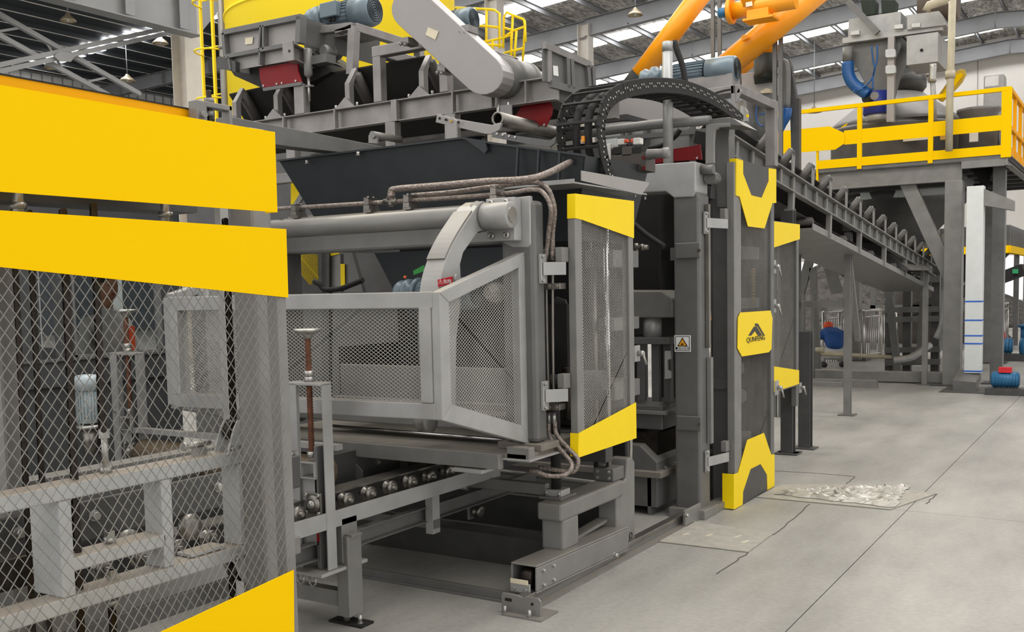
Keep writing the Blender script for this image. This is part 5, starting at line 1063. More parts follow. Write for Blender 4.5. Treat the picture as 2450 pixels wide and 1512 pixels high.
# ---- cable drag chain
DC = T('drag_chain', 'black cable drag chain arching over the press with hoses inside', 'cable chain', (-2.85, 5.5, 2.35))
path = [(1468, 436), (1452, 400), (1441, 350), (1437, 310), (1442, 270), (1457, 240), (1490, 218), (1545, 206), (1600, 205), (1650, 213), (1700, 233), (1745, 262), (1783, 296)]
P3 = WL(path, X=-2.71); pp = []
for i in range(len(P3)-1):
    p0 = P3[max(i-1, 0)]; p1 = P3[i]; p2 = P3[i+1]; p3 = P3[min(i+2, len(P3)-1)]
    for k in range(12):
        t = k/12; pp.append(.5*((2*p1)+(p2-p0)*t+(2*p0-5*p1+4*p2-p3)*t*t+(3*p1-p0-3*p2+p3)*t**3))
sel = [pp[0]]
for p in pp:
    if (p-sel[-1]).length >= .055: sel.append(p)
WX = .27; side = rung = riv = None; H2 = .05
for i in range(len(sel)-1):
    a, b = sel[i], sel[i+1]; c = (a+b)/2; th = math.atan2(b.z-a.z, b.y-a.y)
    if side is None:
        o = build('side_link', MB().box(-.006, .006, -.034, .034, -H2, H2), BLK, DC, .004); o.location = (0, 0, 0); side = o
        rung = build('cross_bar', MB().box(-WX/2, WX/2, -.009, .009, -.007, .007), BLK, DC, .003); riv = build('rivet', MB().tube((0, 0, 0), (.005, 0, 0), .0062, 10), ZNC, DC)
        for o in (side, rung, riv):
            for vv in o.data.vertices: vv.co = vv.co+wpos(DC)
        hid = [side, rung, riv]
    n_ = V((0, -math.sin(th), math.cos(th)))
    L = [(side, 'side_link', V((0, 0, 0))), (side, 'side_link', V((-WX, 0, 0)))]
    for sg in (1, -1) if i % 1 == 0 else (1,): 
        if i % 2 == 0: L.append((rung, 'cross_bar', V((-WX/2, 0, 0))+n_*H2*sg*.9))
    for r_ in (-.016, .016): L.append((riv, 'rivet', V((.006, 0, 0))+V((0, math.cos(th), math.sin(th)))*r_+n_*(.012 if i % 2 else -.006)))
    if a.z < 2.85 and a.y < 6: L.append((riv, 'rivet', V((-WX+.007, 0, 0))))
    for src, nm, off in L: inst(src, nm, DC, c+off, (th, 0, 0))
for o in hid: bpy.data.objects.remove(o)
hp = [p for p in sel[::4]]
for dx in (-.09, -.17): build('hose', MB().pipe([p+V((dx, 0, 0)) for p in hp], .024, 10, 3), BLK, DC)
build('orange_tag', MB().cbox(W(1397, 333, X=-2.82), .02, .03, .035), mat('tag_orange', '#ee9420', .4), DC)
# tray
TR = T('cable_tray', 'grey folded tray carrying the foot of the drag chain', 'tray', (-2.9, 5.3, 2.28))
build('floor_plate', MB().box(-3.2, -2.66, 4.98, 5.95, 2.275, 2.283), GRL, TR); poly('side_lip', on(-2.655, [(1392, 408), (1392, 432), (1535, 466), (1553, 441), (1552, 436)]), (-.006, 0, 0), SHG, TR)
build('front_lip', MB().box(-3.2, -2.66, 4.975, 4.98, 2.275, 2.30), GRL, TR); build('hanger', MB().box(-3.0, -2.95, 5.8, 5.85, 2.12, 2.275), ZNC, TR)
for q in ((1519, 465), (1543, 471)): build('bolt', MB().bolt(W(*q, X=-2.68), -Z_, .008, .015), ZNC, TR)
# hydraulic valve block
VB = T('valve_block', 'hydraulic valve block with orange and clear plugs by the drag chain', 'valve', W(1500, 425, Y=6.1)); Yv = 6.1
def bv(name, a, b, d, m, bv_=.004): p, q = W(*a, Y=Yv), W(*b, Y=Yv); return build(name, MB().box(p.x, q.x, Yv, Yv+d, q.z, p.z), m, VB, bv_)
VBM = mat('valve_brown_grey', '#4f4944', .45, .3)
bv('manifold', (1462, 372), (1546, 408), .15, VBM); bv('center_body', (1487, 352), (1512, 372), .1, VBM); bv('solenoid', (1466, 352), (1487, 368), .08, BLK); bv('solenoid', (1512, 352), (1535, 368), .08, BLK)
bv('clear_plug', (1477, 333), (1493, 345), .05, mat('clear_plug', '#d8d5cf', .2)); bv('clear_plug', (1514, 331), (1532, 344), .05, mat('clear_plug', '#d8d5cf', .2)); OP_ = mat('orange_plug', '#e4552c', .4); bv('orange_plug', (1493, 333), (1500, 340), .04, OP_); bv('orange_plug', (1508, 332), (1514, 340), .04, OP_)
bv('port_fitting', (1445, 345), (1462, 385), .12, ZNC)
build('pump_end', MB().lathe(W(1550, 370, Y=Yv), X_, [(0, .035), (.1, .03), (.11, .036), (.14, .036), (.15, .02)], 20), GR, VB)
for q in ((1540, 377), (1540, 402)): build('red_ring', MB().ring(W(*q, Y=Yv-.004), -Y_, .012, .007, .004, 14), RED, VB)
build('hose', MB().pipe([W(1500, 345, Y=Yv+.05), W(1505, 350, Y=Yv+.03), W(1512, 345, Y=Yv+.05)], .008, 6, 3), BLK, VB); build('base_plate', MB().box(-3.7, -2.95, 6.05, 6.4, 2.33, 2.35), GRM, VB)
one('valve_console', 'pale console plate behind the valve block', 'console', MB().prism(onY(6.35, [(1440, 335), (1475, 330), (1475, 400), (1445, 405)]), (0, .02, 0)), LGC)
# vertical steel pipe through the cap beam
vp = T('vent_pipe', 'upright zinc pipe rising from the cap beam in front of the motor', 'pipe', W(1599, 388, Y=6.95)); a, b = W(1599, 388, Y=6.95), W(1597, 100, Y=6.95)
GLV = mat('galvanised_pipe', '#a3a4a2', .45, .45)
build('pipe_tube', MB().tube(V((a.x, 6.95, 2.5)), V((a.x, 6.95, b.z)), .037, 24), GLV, vp); build('top_band', MB().tube(V((a.x, 6.95, b.z-.07)), V((a.x, 6.95, b.z)), .0385, 24), GLV, vp)
one('slanted_hose', 'black slanted hose between zinc pipe and motor', 'hose', MB().pipe(onY(7.1, k8([(870, 400), (900, 500), (950, 640), (985, 840)])), .022, 10, 4), BLK)
# belt discharge: pale skirt sheet, tube, mount
one('pale_apron', 'big pale grey sheet apron under the arch of the drag chain', 'apron', MB().prism(onY(7.8, k7([(430, 480), (640, 370), (760, 355), (1010, 380), (1260, 440), (1530, 590), (1500, 600), (1000, 620), (700, 545), (440, 590)])), (0, .03, 0)), SHG)
one('dark_flange', 'dark angled flange edging the pale apron', 'flange', MB().prism(onY(7.75, k7([(440, 560), (690, 530), (1020, 620), (950, 625), (700, 590), (440, 620)])), (0, .06, 0)), GRD)
one('long_tube', 'long horizontal steel tube below the pale apron', 'tube', MB().pipe(onY(7.0, [(1340, 330), (1440, 314), (1560, 298), (1700, 288)]), .035, 14), GRM)
one('rear_sheet_wall', 'light ribbed sheet casing behind the valve block', 'casing', MB().prism(onY(8.3, [(1440, 290), (1560, 292), (1680, 310), (1700, 345), (1700, 370), (1440, 400)]), (0, .03, 0)), GRL)
m = MB(); [m.box(W(px, 300, Y=8.25).x-.01, W(px, 300, Y=8.25).x+.02, 8.22, 8.3, 2.6, 3.1) for px in (1490, 1500, 1545, 1655)]; m.beam(W(1440, 335, Y=8.2), W(1700, 312, Y=8.2), .03, .04); one('casing_ribs', 'ribs and rail across the light casing behind the valve block', 'ribs', m, GRM)
rs3 = T('scraper_skirt', 'dark red rubber skirt behind the zinc pipe above the cap beam', 'skirt', W(1630, 390, Y=7.6)); poly('rubber_sheet', onY(7.6, k7([(1010, 915), (1380, 860), (1440, 840), (1460, 1000), (1160, 1020), (900, 1050), (900, 1030)])), (0, .03, 0), RED, rs3); build('bolt', MB().lathe(W(1668, 378, Y=7.6), -Y_, [(0, .01), (.006, .008)], 10), ZNC, rs3)
build('dark_casing', MB().prism(onY(7.7, k7([(1400, 700), (1500, 720), (1500, 1010), (1440, 1010), (1440, 850), (1380, 830)])), (0, .1, 0)), INK, rs3)
m = MB(); m.pipe(onY(7.5, k7([(1240, 690), (1190, 760), (1060, 850), (920, 885)])), .022, 8, 4); one('curved_hose', 'black curved hose passing behind the zinc pipe', 'hose', m, BLK)
# head bracket of the door column
HB = T('cylinder_bracket', 'tall grey bracket plates clamping the top of the lifting cylinder', 'bracket', W(1700, 405, Y=7.1))
poly('front_plate', onY(6.98, k7([(1505, 650), (1520, 635), (1760, 620), (1750, 660), (1640, 670), (1600, 700), (1590, 800), (1590, 1040), (1500, 1050)])), (0, .03, 0), GR, HB, .004)
poly('rear_plate', onY(7.3, k7([(1600, 700), (1640, 680), (1750, 665), (1740, 780), (1745, 1000), (1745, 1490), (1620, 1490), (1620, 780)])), (0, .02, 0), GRM, HB)
build('clevis', MB().lathe(W(1700, 425, Y=7.0), -Y_, [(-.1, .045), (0, .05), (.02, .045)], 20), GRM, HB)
poly('top_plate', onY(7.0, k7([(1400, 600), (1780, 570), (1900, 650), (1760, 640), (1520, 640)])), (0, .3, 0), GRM, HB)
# second motor with gearbox above, and its welded stand
motor('blue-grey drive motor above the arch of the drag chain', W(1615, 185, Y=8.3), X_, .72, .115, group='grey-blue drive motors', box=False)
ST = T('welded_stand', 'grey welded stand under the motor above the logo door', 'stand', W(1750, 290, Y=8.0))
def b7(name, pts, d=.07, Y=8.0, m=CVG): return poly(name, onY(Y, k7(pts)), (0, d, 0), m, ST, .004)
b7('top_bar', [(1460, 275), (1810, 228), (1815, 262), (1680, 285), (1560, 320)]); b7('front_post', [(1760, 235), (1815, 228), (1815, 510), (1770, 500)]); b7('gusset', [(1815, 228), (1880, 290), (1830, 400), (1815, 420)], .02)
a = W(1759, 207, Y=8.0); build('side_bar', MB().beam(a+V((.0, 0, -.02)), a+V((0, .95, -.02)), .08, .07), CVG, ST, .004); build('rear_post', MB().beam(a+V((0, .95, .02)), a+V((0, .95, -.55)), .09, .09, Y_), CVG, ST, .004)
build('electric_box', MB().prism(onY(8.2, k7([(1860, 450), (1890, 440), (1925, 500), (1925, 600), (1870, 620)])), (0, .06, 0)), ZNC, ST)
q_m = W(1640, 207, Y=8.3); build('motor_foot', MB().box(q_m.x-.45, q_m.x+.45, 8.2, 8.4, q_m.z-.12, q_m.z+.04), CVG, ST)
build('yellow_tag', MB().prism(onY(8.15, k7([(1922, 530), (1945, 535), (1942, 565), (1922, 560)])), (0, .02, 0)), YED, ST)
# far-side guard doors seen through the feeder
FD = T('far_guard_door', 'mesh guard door with yellow wedge seen under the rocker shaft, far side', 'door', W(730, 700, Y=7.5))
q = lambda pts: K(640, 370, 3.5, pts)
poly('yellow_wedge', onY(7.5, q([(232, 810), (420, 838), (425, 1060), (350, 1090), (232, 950)])), (0, .006, 0), YED, FD)
build('mesh_panel', mesh_fill(MB(), onY(7.45, q([(225, 800), (460, 800), (460, 1160), (225, 1160)])), .022, .02, .003), BLK, FD)
poly('frame_post', onY(7.48, q([(455, 790), (515, 790), (515, 2600), (455, 2600)])), (0, .05, 0), GRD, FD)
poly('yellow_corner', onY(7.5, q([(517, 790), (620, 788), (600, 830), (520, 850)])), (0, .006, 0), YED, FD); poly('yellow_corner', onY(7.5, q([(610, 915), (645, 915), (647, 1095), (612, 1105)])), (0, .006, 0), YED, FD)
poly('side_post', onY(7.52, q([(520, 850), (610, 830), (610, 1150), (520, 1150)])), (0, .05, 0), GR, FD)
poly('side_post', onY(7.52, q([(645, 790), (700, 790), (800, 1150), (650, 1150)])), (0, .05, 0), GRM, FD)
one('far_yellow_plate', 'yellow plate showing left of the anthracite hopper', 'plate', MB().prism(onY(6.4, q([(195, 225), (230, 195), (265, 190), (325, 225), (245, 420), (195, 415)])), (0, .006, 0)), YED)
m = MB(); m.beam(W(740, 440, Y=6.3), W(706, 495, Y=6.3), .05, .02, Y_); m.beam(W(735, 400, Y=6.0), W(775, 500, Y=6.0), .02, .02, Y_); one('hopper_brace', 'grey slanted brace left of the anthracite hopper', 'brace', m, GR)
# cable bundle under the beam
one('cable_bundle', 'black cable bundle sagging under the far guard door', 'cable', MB().pipe(onY(5.6, q([(390, 1060), (440, 1090), (480, 1130), (600, 1125), (700, 1090), (800, 1050)])), .02, 8, 4), BLK)
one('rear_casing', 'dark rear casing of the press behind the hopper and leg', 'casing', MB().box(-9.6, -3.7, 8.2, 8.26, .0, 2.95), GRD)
# ================================================================ SILO AND LADDER
def dirh(px): d = W(px, 120, Y=10)-C0; d.z = 0; return d.normalized()
d1, d2 = dirh(540), dirh(1090); dm = (d1+d2).normalized(); ha = math.acos(d1.dot(dm)); D = 15.; Rr = D*math.sin(ha); sc_ = C0+dm*D
SI = T('silo', 'huge golden yellow cement silo behind the conveyors', 'silo', (sc_.x, sc_.y, 2.9))
build('shell', MB().lathe((sc_.x, sc_.y, 3.7), Z_, [(0, .4), (.0, Rr*.98), (.02, Rr), (8.5, Rr)], 72), YSI, SI)
zs = W(700, 21, Y=sc_.y-Rr*.9).z
for z in (5.55, 7.4): build('weld_ring', MB().lathe((sc_.x, sc_.y, z), Z_, [(0, Rr), (.005, Rr+.02), (.03, Rr+.02), (.035, Rr)], 72, False), YSI, SI)
build('cone', MB().lathe((sc_.x, sc_.y, 1.6), Z_, [(0, .2), (2.1, Rr*.98)], 60), GRD, SI)
for k in range(4):
    a = R(45+90*k); build('leg', MB().tube((sc_.x+Rr*.93*math.cos(a), sc_.y+Rr*.93*math.sin(a), 0), (sc_.x+Rr*.93*math.cos(a), sc_.y+Rr*.93*math.sin(a), 3.75), .12, 14), GRD, SI)
LD = T('silo_ladder', 'yellow caged ladder on the left of the silo', 'ladder', W(500, 250, Y=11.0)); Yl = 11.0
for px in (489, 517): a, b = W(px, 250, Y=Yl), W(px, 0, Y=Yl); build('rail', MB().box(a.x-.02 if px > 500 else a.x-.012, a.x+.02, Yl-.02, Yl+.02, 1.0, 8.5), YSI, LD)
xx0, xx1 = W(486, 100, Y=Yl).x, W(545, 100, Y=Yl).x
for k in range(12):
    z = W(510, 74, Y=Yl).z-2.5+k*.72
    build('hoop', MB().pipe([(xx0+(xx1-xx0)*(.5+.5*math.cos(a)), Yl-.35*math.sin(a), z) for a in [math.pi*j/10 for j in range(11)]], .014, 6), YSI, LD)
    build('rung', MB().tube((xx0, Yl, z+.1), (xx1, Yl, z+.1), .012, 6), YSI, LD)
m = MB(); c = W(533, 100, Y=10.9); m.tube((c.x, 10.9, .0), (c.x, 10.9, 8.5), .06, 16); m.tube((c.x, 10.9, 5.4), (c.x, 10.9, 5.45), .075, 16); one('fill_pipe', 'grey upright filling pipe beside the yellow ladder', 'pipe', m, GR)
YR = T('silo_railing', 'yellow tube railing and ladder hoops right of the silo', 'railing', W(1150, 150, Y=15)); Yr = 15.
def yt(pts, r=.022, sub=0): return build('tube', MB().pipe(onY(Yr, k6(pts)), r, 8, sub), YSI, YR)
for p in ([(775, 75), (1080, 90), (1150, 95), (1205, 130), (1205, 470)], [(1080, 90), (1075, 470)], [(820, 245), (1080, 255), (1205, 270)], [(965, 415), (1080, 405), (1240, 370), (1320, 345), (1320, 570)], [(1240, 470), (1250, 160), (1275, 120), (1340, 150), (1440, 190), (1455, 250), (1430, 610)], [(1335, 150), (1315, 560)], [(1250, 270), (1340, 300), (1450, 260)], [(1240, 370), (1340, 300)], [(980, 430), (1240, 445)], [(1140, 390), (1135, 500)], [(1370, 300), (1350, 580)], [(1450, 200), (1460, 410)], [(1245, 520), (1440, 470)], [(800, 75), (810, 240)]): yt(p)
# ================================================================ RIGHT BACKGROUND: screws, mixer platform, incline conveyor
def orange(lb, pts, Y, r, parts=(), m=ORG):
    P = onY(Y, pts); t = T('screw_conveyor', lb, 'screw conveyor', P[0], 'orange screw conveyors'); build('tube', MB().tube(P[0], P[-1], r, 28), m, t); return t, P
t, P = orange('steep orange screw conveyor tube left of the two crossing ones', [(1532, 180), (1700, -45)], 12.5, .135)
d = (P[-1]-P[0]).normalized()
build('end_seal', MB().tube(P[0]-d*.25, P[0], .14, 24), BLK, t)
t, P = orange('long orange screw conveyor tube crossing behind the motor to top right', [(1722, 172), (1960, -25)], 12.5, .16)
c = W(*k8([(1557, 365)])[0], Y=12.3); build('lifting_lug', MB().prism(onY(12.3, k8([(1530, 400), (1520, 360), (1545, 338), (1580, 345), (1590, 370)])), (0, .03, 0)), ORG, t)
t, P = orange('short lower orange screw conveyor tube beneath the long one', [(1755, 172), (1828, 108)], 13.5, .13)
OS = T('screw_conveyor', 'horizontal orange screw conveyor at the top with flanged end', 'screw conveyor', W(1800, 60, Y=12), 'orange screw conveyors')
a, b = W(1748, 27, Y=12.), W(1905, 3, Y=12.); b.z = a.z; dd = X_
build('tube', MB().tube(a, b, .1, 26), ORG, OS); build('flange', MB().tube(a-X_*.02, a+X_*.03, .15, 26), ORG, OS); build('end_cap', MB().tube(a-X_*.14, a-X_*.02, .06, 18), PBL, OS)
build('riser', MB().tube(a+V((.25, 0, 0)), a+V((.25, 0, .6)), .12, 22), ORG, OS); build('outlet', MB().cbox(a+V((.36, 0, -.1)), .26, .2, .1), ORG, OS, .005); build('outlet_flange', MB().cbox(a+V((.37, 0, -.16)), .36, .26, .025), ORG, OS)
poly('label_plate', onY(11.88, k8([(1568, 25), (1630, 12), (1636, 55), (1570, 68)])), (0, .004, 0), STK, OS)
DT = T('down_pipe', 'orange down pipe with black rubber sleeve', 'pipe', W(1832, 170, Y=13)); a, b = W(1832, 132, Y=13.), W(1832, 60, Y=13.)
build('tube', MB().tube(a, b, .15, 24), ORG, DT); build('rubber_sleeve', MB().lathe(a-Z_*.35, Z_, [(0, .14), (.1, .155), (.12, .145), (.35, .155)], 24), mat('green_black_rubber', '#1d231a', .5), DT)
m = MB(); 
WB = T('weighing_hopper', 'grey weighing hopper with cone outlet left of the platform', 'hopper', W(1800, 300, Y=13))
def w8(name, pts, Y=13., d=.5, mm=GRL, bevel=.004): return poly(name, onY(Y, k8(pts)), (0, d, 0), mm, WB, bevel)
w8('box', [(1320, 740), (1508, 725), (1508, 830), (1480, 830), (1330, 830)]); w8('box', [(1525, 720), (1815, 690), (1820, 910), (1530, 925)]); w8('frame_bar', [(1640, 930), (1850, 905), (1960, 985), (1960, 1010), (1850, 975), (1650, 975)], 12.9, .1, GRM)
co = MB(); c = W(1806, 245, Y=13.3); bt = W(1820, 312, Y=13.3); co.lathe((c.x, 13.3, c.z), -Z_, [(0, .36), (.45, .14), (.5, .13)], 4); build('cone', co, GRM, WB)
build('valve_gear', MB().box(c.x-.3, c.x+.3, 13.0, 13.05, c.z-.75, c.z-.65), GRD, WB)
m = MB(); a = W(1884, 155, Y=12.8); m.pipe(onY(12.8, k8([(1870, 620), (1930, 610), (1965, 650), (1970, 800), (1965, 1060)])), .05, 12, 5); build('riser_pipe', m, GRM, WB)
build('blue_hose', MB().pipe(onY(12.8, k8([(1968, 1060), (1960, 1130), (1920, 1200), (1880, 1280)])), .07, 12, 4), BLU, WB)
build('air_hose', MB().pipe(onY(12.8, k8([(1690, 1000), (1750, 1010), (1785, 1060), (1770, 1100), (1700, 1120)])), .01, 6, 5), BLU, WB); build('air_hose', MB().pipe(onY(12.8, k8([(1680, 1010), (1670, 1120), (1690, 1200), (1740, 1240)])), .01, 6, 5), BLU, WB)
build('frame_post', MB().prism(onY(12.9, k8([(1990, 570), (2010, 640), (2060, 960), (2090, 960), (2090, 3400), (2060, 3400), (2000, 1000), (1985, 620)])), (0, .1, 0)), GRD, WB)
build('small_valve', MB().prism(onY(12.85, k8([(1710, 890), (1770, 860), (1810, 870), (1800, 905), (1720, 910)])), (0, .1, 0)), STK, WB)
for px, lb in ((1706, 'thin upright channel crossing behind the long orange tube, left of pair'), (1722, 'thin upright channel crossing behind the long orange tube, right of pair'), (1854, 'upright channel right of the orange down pipe'), (1868, 'second upright channel right of the orange down pipe')):
    y1 = 150 if px < 1800 else 330; a, b = W(px, y1, Y=13.4 if px < 1800 else 12.6), W(px, -20, Y=13.4 if px < 1800 else 12.6)
    t = T('silo_frame_post', lb, 'post', (a.x, a.y, 0)); build('post', MB().chan((a.x, a.y, 0), (a.x, a.y, b.z), .05, .04, .006, 1, up=Y_), GRM, t)
# ---- mixer platform
PY = 17.4; DZ = W(2230, 383, Y=PY).z
MP = T('mixer_platform', 'raised steel mixer platform with yellow railing at right', 'platform', (-3, 20, 0))
xr_ = W(2412, 371, Y=PY).x; xl_ = W(1955, 400, Y=PY).x
build('deck', MB().box(-7.5, xr_, PY, 23, DZ-.06, DZ), GRM, MP); build('edge_beam', MB().ibeam((-5.5, PY+.1, DZ-.2), (W(2300, 400, Y=PY).x, PY+.1, DZ-.2), .15, .3, .02), GR, MP)
build('edge_beam', MB().chan((W(2300, 400, Y=PY).x, PY+.05, DZ-.1), (xr_, PY+.05, DZ-.1), .1, .14, .01), GR, MP)
build('side_beam', MB().chan((xr_, PY, DZ-.1), (xr_, 23, DZ-.1), .1, .14, .01, -1), GR, MP)
for q in range(6): build('joist', MB().box(-6, xr_-.05, PY+.8+q*.8, PY+.9+q*.8, DZ-.18, DZ-.06), GRD, MP)
for x, y in ((W(2280, 600, Y=PY).x, PY+.1), (-5.2, PY+.1), (W(2280, 600, Y=PY).x, 22.4), (-5.2, 22.4)):
    build('column', MB().htube((x, y, 0), (x, y, DZ-.35), .26, .26, .01, Y_) if False else MB().box(x-.13, x+.13, y-.13, y+.13, 0, DZ-.35), GR, MP, .01); build('column_plate', MB().box(x-.3, x+.3, y-.25, y+.25, 0, .02), GRD, MP)
def pbar(name, a, b, w, Y, m=GR, d=.12): return build(name, MB().beam(W(*a, Y=Y), W(*b, Y=Y), d, w, Y_.cross(W(*b, Y=Y)-W(*a, Y=Y)).normalized() if False else Z_), m, MP)
def strut(name, a, b, w, Y, m=GR, d=.12, par=None, Yb=None):
    p, q = W(*a, Y=Y), W(*b, Y=Yb or Y); mm = MB(); mm.beam(p, q, w, d, Y_); return build(name, mm, m, par or MP, .004)
strut('diagonal_brace', (2165, 425), (2275, 665), .22, PY+.2); strut('tie_beam', (2060, 470), (2275, 455), .12, PY+1.2, WHT)
strut('rear_brace', (2235, 440), (2175, 550), .18, PY+3.5); strut('rear_brace', (2290, 540), (2270, 900), .14, PY+.6, GRM)
# railing
YT = .05
top = [(1800, 273), (2410, 208)]; 
RL = T('platform_railing', 'yellow handrail with wide plates along the mixer platform edge', 'railing', (xr_, PY, DZ))
zh = W(2410, 208, Y=PY).z; zm0, zm1 = W(2200, 330, Y=PY).z, W(2200, 295, Y=PY).z
xL = W(1800, 273, Y=PY).x-.6
build('handrail', MB().box(xL, xr_, PY-.033, PY+.033, zh-.06, zh+.003), YEL, RL); build('mid_plate', MB().box(W(2020, 330, Y=PY).x, xr_, PY-.02, PY-.012, zm0, zm1), YEL, RL)
build('toe_plate', MB().box(xl_, xr_, PY-.02, PY-.01, DZ, DZ+.14), YEL, RL)
c1_ = W(1925, 335, Y=PY)
poly('banner_plate', onY(PY-.048, [(1825, 322), (1840, 316), (1985, 302), (2020, 318), (2020, 343), (1998, 358), (1870, 368), (1850, 350), (1835, 335)]), (0, .01, 0), YEL, RL)
for px in (1900, 2057, 2227, 2408):
    x = W(px, 300, Y=PY).x; w = .035 if px < 2400 else .07; build('post', MB().box(x-w, x+w, PY-.03, PY+.03, DZ-.05 if px > 1950 else DZ+.3, zh), YEL, RL)
build('post', MB().box(W(1958, 385, Y=PY).x-.03, W(1958, 385, Y=PY).x, PY-.03, PY+.03, DZ-.3, DZ+.35), YEL, RL)
build('handrail', MB().box(xr_-.033, xr_+.033, PY+.08, 22.5, zh-.06, zh), YSH, RL); build('mid_rail', MB().box(xr_-.03, xr_+.03, PY, 22.5, zm0+.02, zm0+.08), YSH, RL); build('toe_plate', MB().box(xr_, xr_+.01, PY, 22.5, DZ-.02, DZ+.14), YSH, RL)  # side run takes the yellow with shade in its colour
for k in range(6): build('post', MB().box(xr_-.025, xr_+.025, PY+.85*(k+1)-.03, PY+.85*(k+1)+.03, DZ, zh), YSH, RL)
# mixer
MX = T('planetary_mixer', 'grey drum mixer with conical lid behind the yellow railing', 'mixer', (-4, 20, DZ)); Ym = 19.6
a, b = W(1995, 350, Y=Ym), W(2300, 330, Y=Ym); cxm = (a.x+b.x)/2; rm = (b.x-a.x)/2*1.02
zb_, zt2 = DZ+.02, W(2150, 300, Y=Ym-rm).z
build('drum', MB().lathe((cxm, Ym, zb_), Z_, [(0, rm*.98), (.02, rm), (zt2-zb_, rm), (zt2-zb_+.05, rm*1.04), (zt2-zb_+.1, rm*1.04)], 48), GRM, MX)
build('lid', MB().lathe((cxm, Ym, zt2+.08), Z_, [(0, rm*1.02), (.12, rm*.98), (.62, rm*.42), (.66, rm*.3)], 48), GRM, MX)
build('yellow_edge', MB().beam(W(2015, 305, Y=Ym-rm*.8), W(2090, 262, Y=Ym-rm*.8), .05, .03), YEL, MX)
build('gear_motor', MB().lathe((W(2170, 200, Y=Ym).x, Ym, zt2+.7), Z_, [(0, .25), (.1, .33), (.3, .33), (.35, .22), (.5, .22), (1.2, .22), (1.35, .15)], 28), GRD, MX)
f = MB(); cm_ = (W(2170, 200, Y=Ym).x, Ym); [f.beam((cm_[0]+.22*math.cos(t_), cm_[1]+.22*math.sin(t_), zt2+1.2), (cm_[0]+.22*math.cos(t_), cm_[1]+.22*math.sin(t_), zt2+1.85), .012, .07, (math.cos(t_), math.sin(t_), 0)) for t_ in [2*math.pi*k/28 for k in range(28)]]; build('cooling_fins', f, GRD, MX)
build('hatch', MB().beam(W(2080, 285, Y=Ym-rm*.9), W(2235, 275, Y=Ym-rm*.9), .2, .04), GRM, MX)
c = W(2350, 330, Y=18.6); build('discharge_can', MB().lathe((c.x-.1, 18.9, DZ+.1), Z_, [(0, .3), (.75, .3), (.8, .34), (.85, .34)], 28), GRM, MX)
c = W(2328, 322, Y=18.3); build('red_switch', MB().box(c.x-.12, c.x+.12, 18.3, 18.35, c.z+.05, c.z+.1), mat('switch_red', '#cc2030', .4), MX); build('white_tag', MB().box(c.x-.05, c.x+.08, 18.26, 18.3, c.z-.12, c.z+.07), LWH, MX); build('padlock', MB().box(c.x-.5, c.x-.35, 18.3, 18.34, c.z-.04, c.z+.06), BRS, MX)
c = W(2192, 327, Y=Ym-rm); build('label', MB().box(c.x-.2, c.x+.2, Ym-rm-.06, Ym-rm-.05, c.z-.07, c.z+.07), STK, MX)
YLD = T('inspection_lid', 'open curved yellow inspection lid right of the mixer motor', 'lid', W(2260, 240, Y=18.8))
YMU = mat('dusty_yellow_paint', '#c9a62c', .5)
poly('lid_sheet', onY(18.8, K(1880, 0, 3.36, [(1205, 790), (1350, 590), (1400, 555), (1440, 560), (1450, 600), (1420, 660), (1330, 760), (1255, 820)])), (0, .04, 0), YMU, YLD, .01); poly('lid_inner', onY(18.78, K(1880, 0, 3.36, [(1240, 780), (1370, 600), (1410, 585), (1425, 605), (1330, 730), (1260, 800)])), (0, .01, 0), YEL, YLD)
# upper weighing hopper and box
UH = T('batch_hopper', 'tall grey batching hopper cone with blue air hoses over the platform', 'hopper', W(2110, 240, Y=18)); k9 = lambda pts: K(1880, 0, 3.36, pts)
def u9(name, pts, Y=18., d=.9, mm=GR, bevel=.004, par=None): return poly(name, onY(Y, k9(pts)), (0, d, 0), mm, par or UH, bevel)
u9('upper_box', [(505, 155), (925, 90), (925, 265), (500, 300)], 18., .9, GRL); u9('cone', [(500, 350), (925, 290), (925, 380), (840, 590), (800, 750), (700, 750), (620, 640), (505, 420)], 18.05, .8, GRM)
u9('ring_beam', [(455, 305), (1260, 195), (1262, 240), (455, 350)], 17.9, .12, GRL); u9('side_band', [(820, 295), (872, 290), (868, 980), (808, 980)], 17.85, .12, SHG)
for y0 in (395, 525): u9('junction_box', [(800, y0+8), (812, y0), (870, y0-5), (882, y0+5), (884, y0+55), (870, y0+65), (812, y0+68), (800, y0+60)], 17.78, .07, LGC)
for x0 in ((520, 250), (870, 200), (1010, 190)): u9('load_cell', [(x0[0], x0[1]), (x0[0]+70, x0[1]-8), (x0[0]+72, x0[1]+28), (x0[0], x0[1]+34)], 17.82, .08, ZNC)
u9('top_tubes', [(600, 0), (720, 0), (715, 110), (620, 130)], 18.2, .3, mat('dark_green_bag', '#1f2a20', .7)); u9('top_tubes', [(765, 0), (880, 0), (870, 95), (770, 110)], 18.2, .3, mat('dark_green_bag', '#1f2a20', .7))
build('brace', MB().beam(W(*k9([(500, 10)])[0], Y=17.8), W(*k9([(740, 265)])[0], Y=17.8), .1, .08, Y_), GRM, UH)
build('blue_outlet', MB().lathe(W(2100, 275, Y=18.2), Z_, [(0, .22), (.02, .24), (.38, .22)], 24), mat('deep_blue_sleeve', '#27348a', .5), UH); build('outlet_pipe', MB().tube(W(2100, 290, Y=18.2), W(2100, 274, Y=18.2), .2, 24), GRL, UH)
build('fill_pipe', MB().pipe(onY(17.9, k9([(500, 380), (500, 500)])), .09, 14), GRM, UH); build('blue_hose', MB().pipe(onY(17.9, k9([(500, 500), (503, 590), (540, 670), (600, 720), (665, 760)])), .1, 14, 5), BLU, UH)
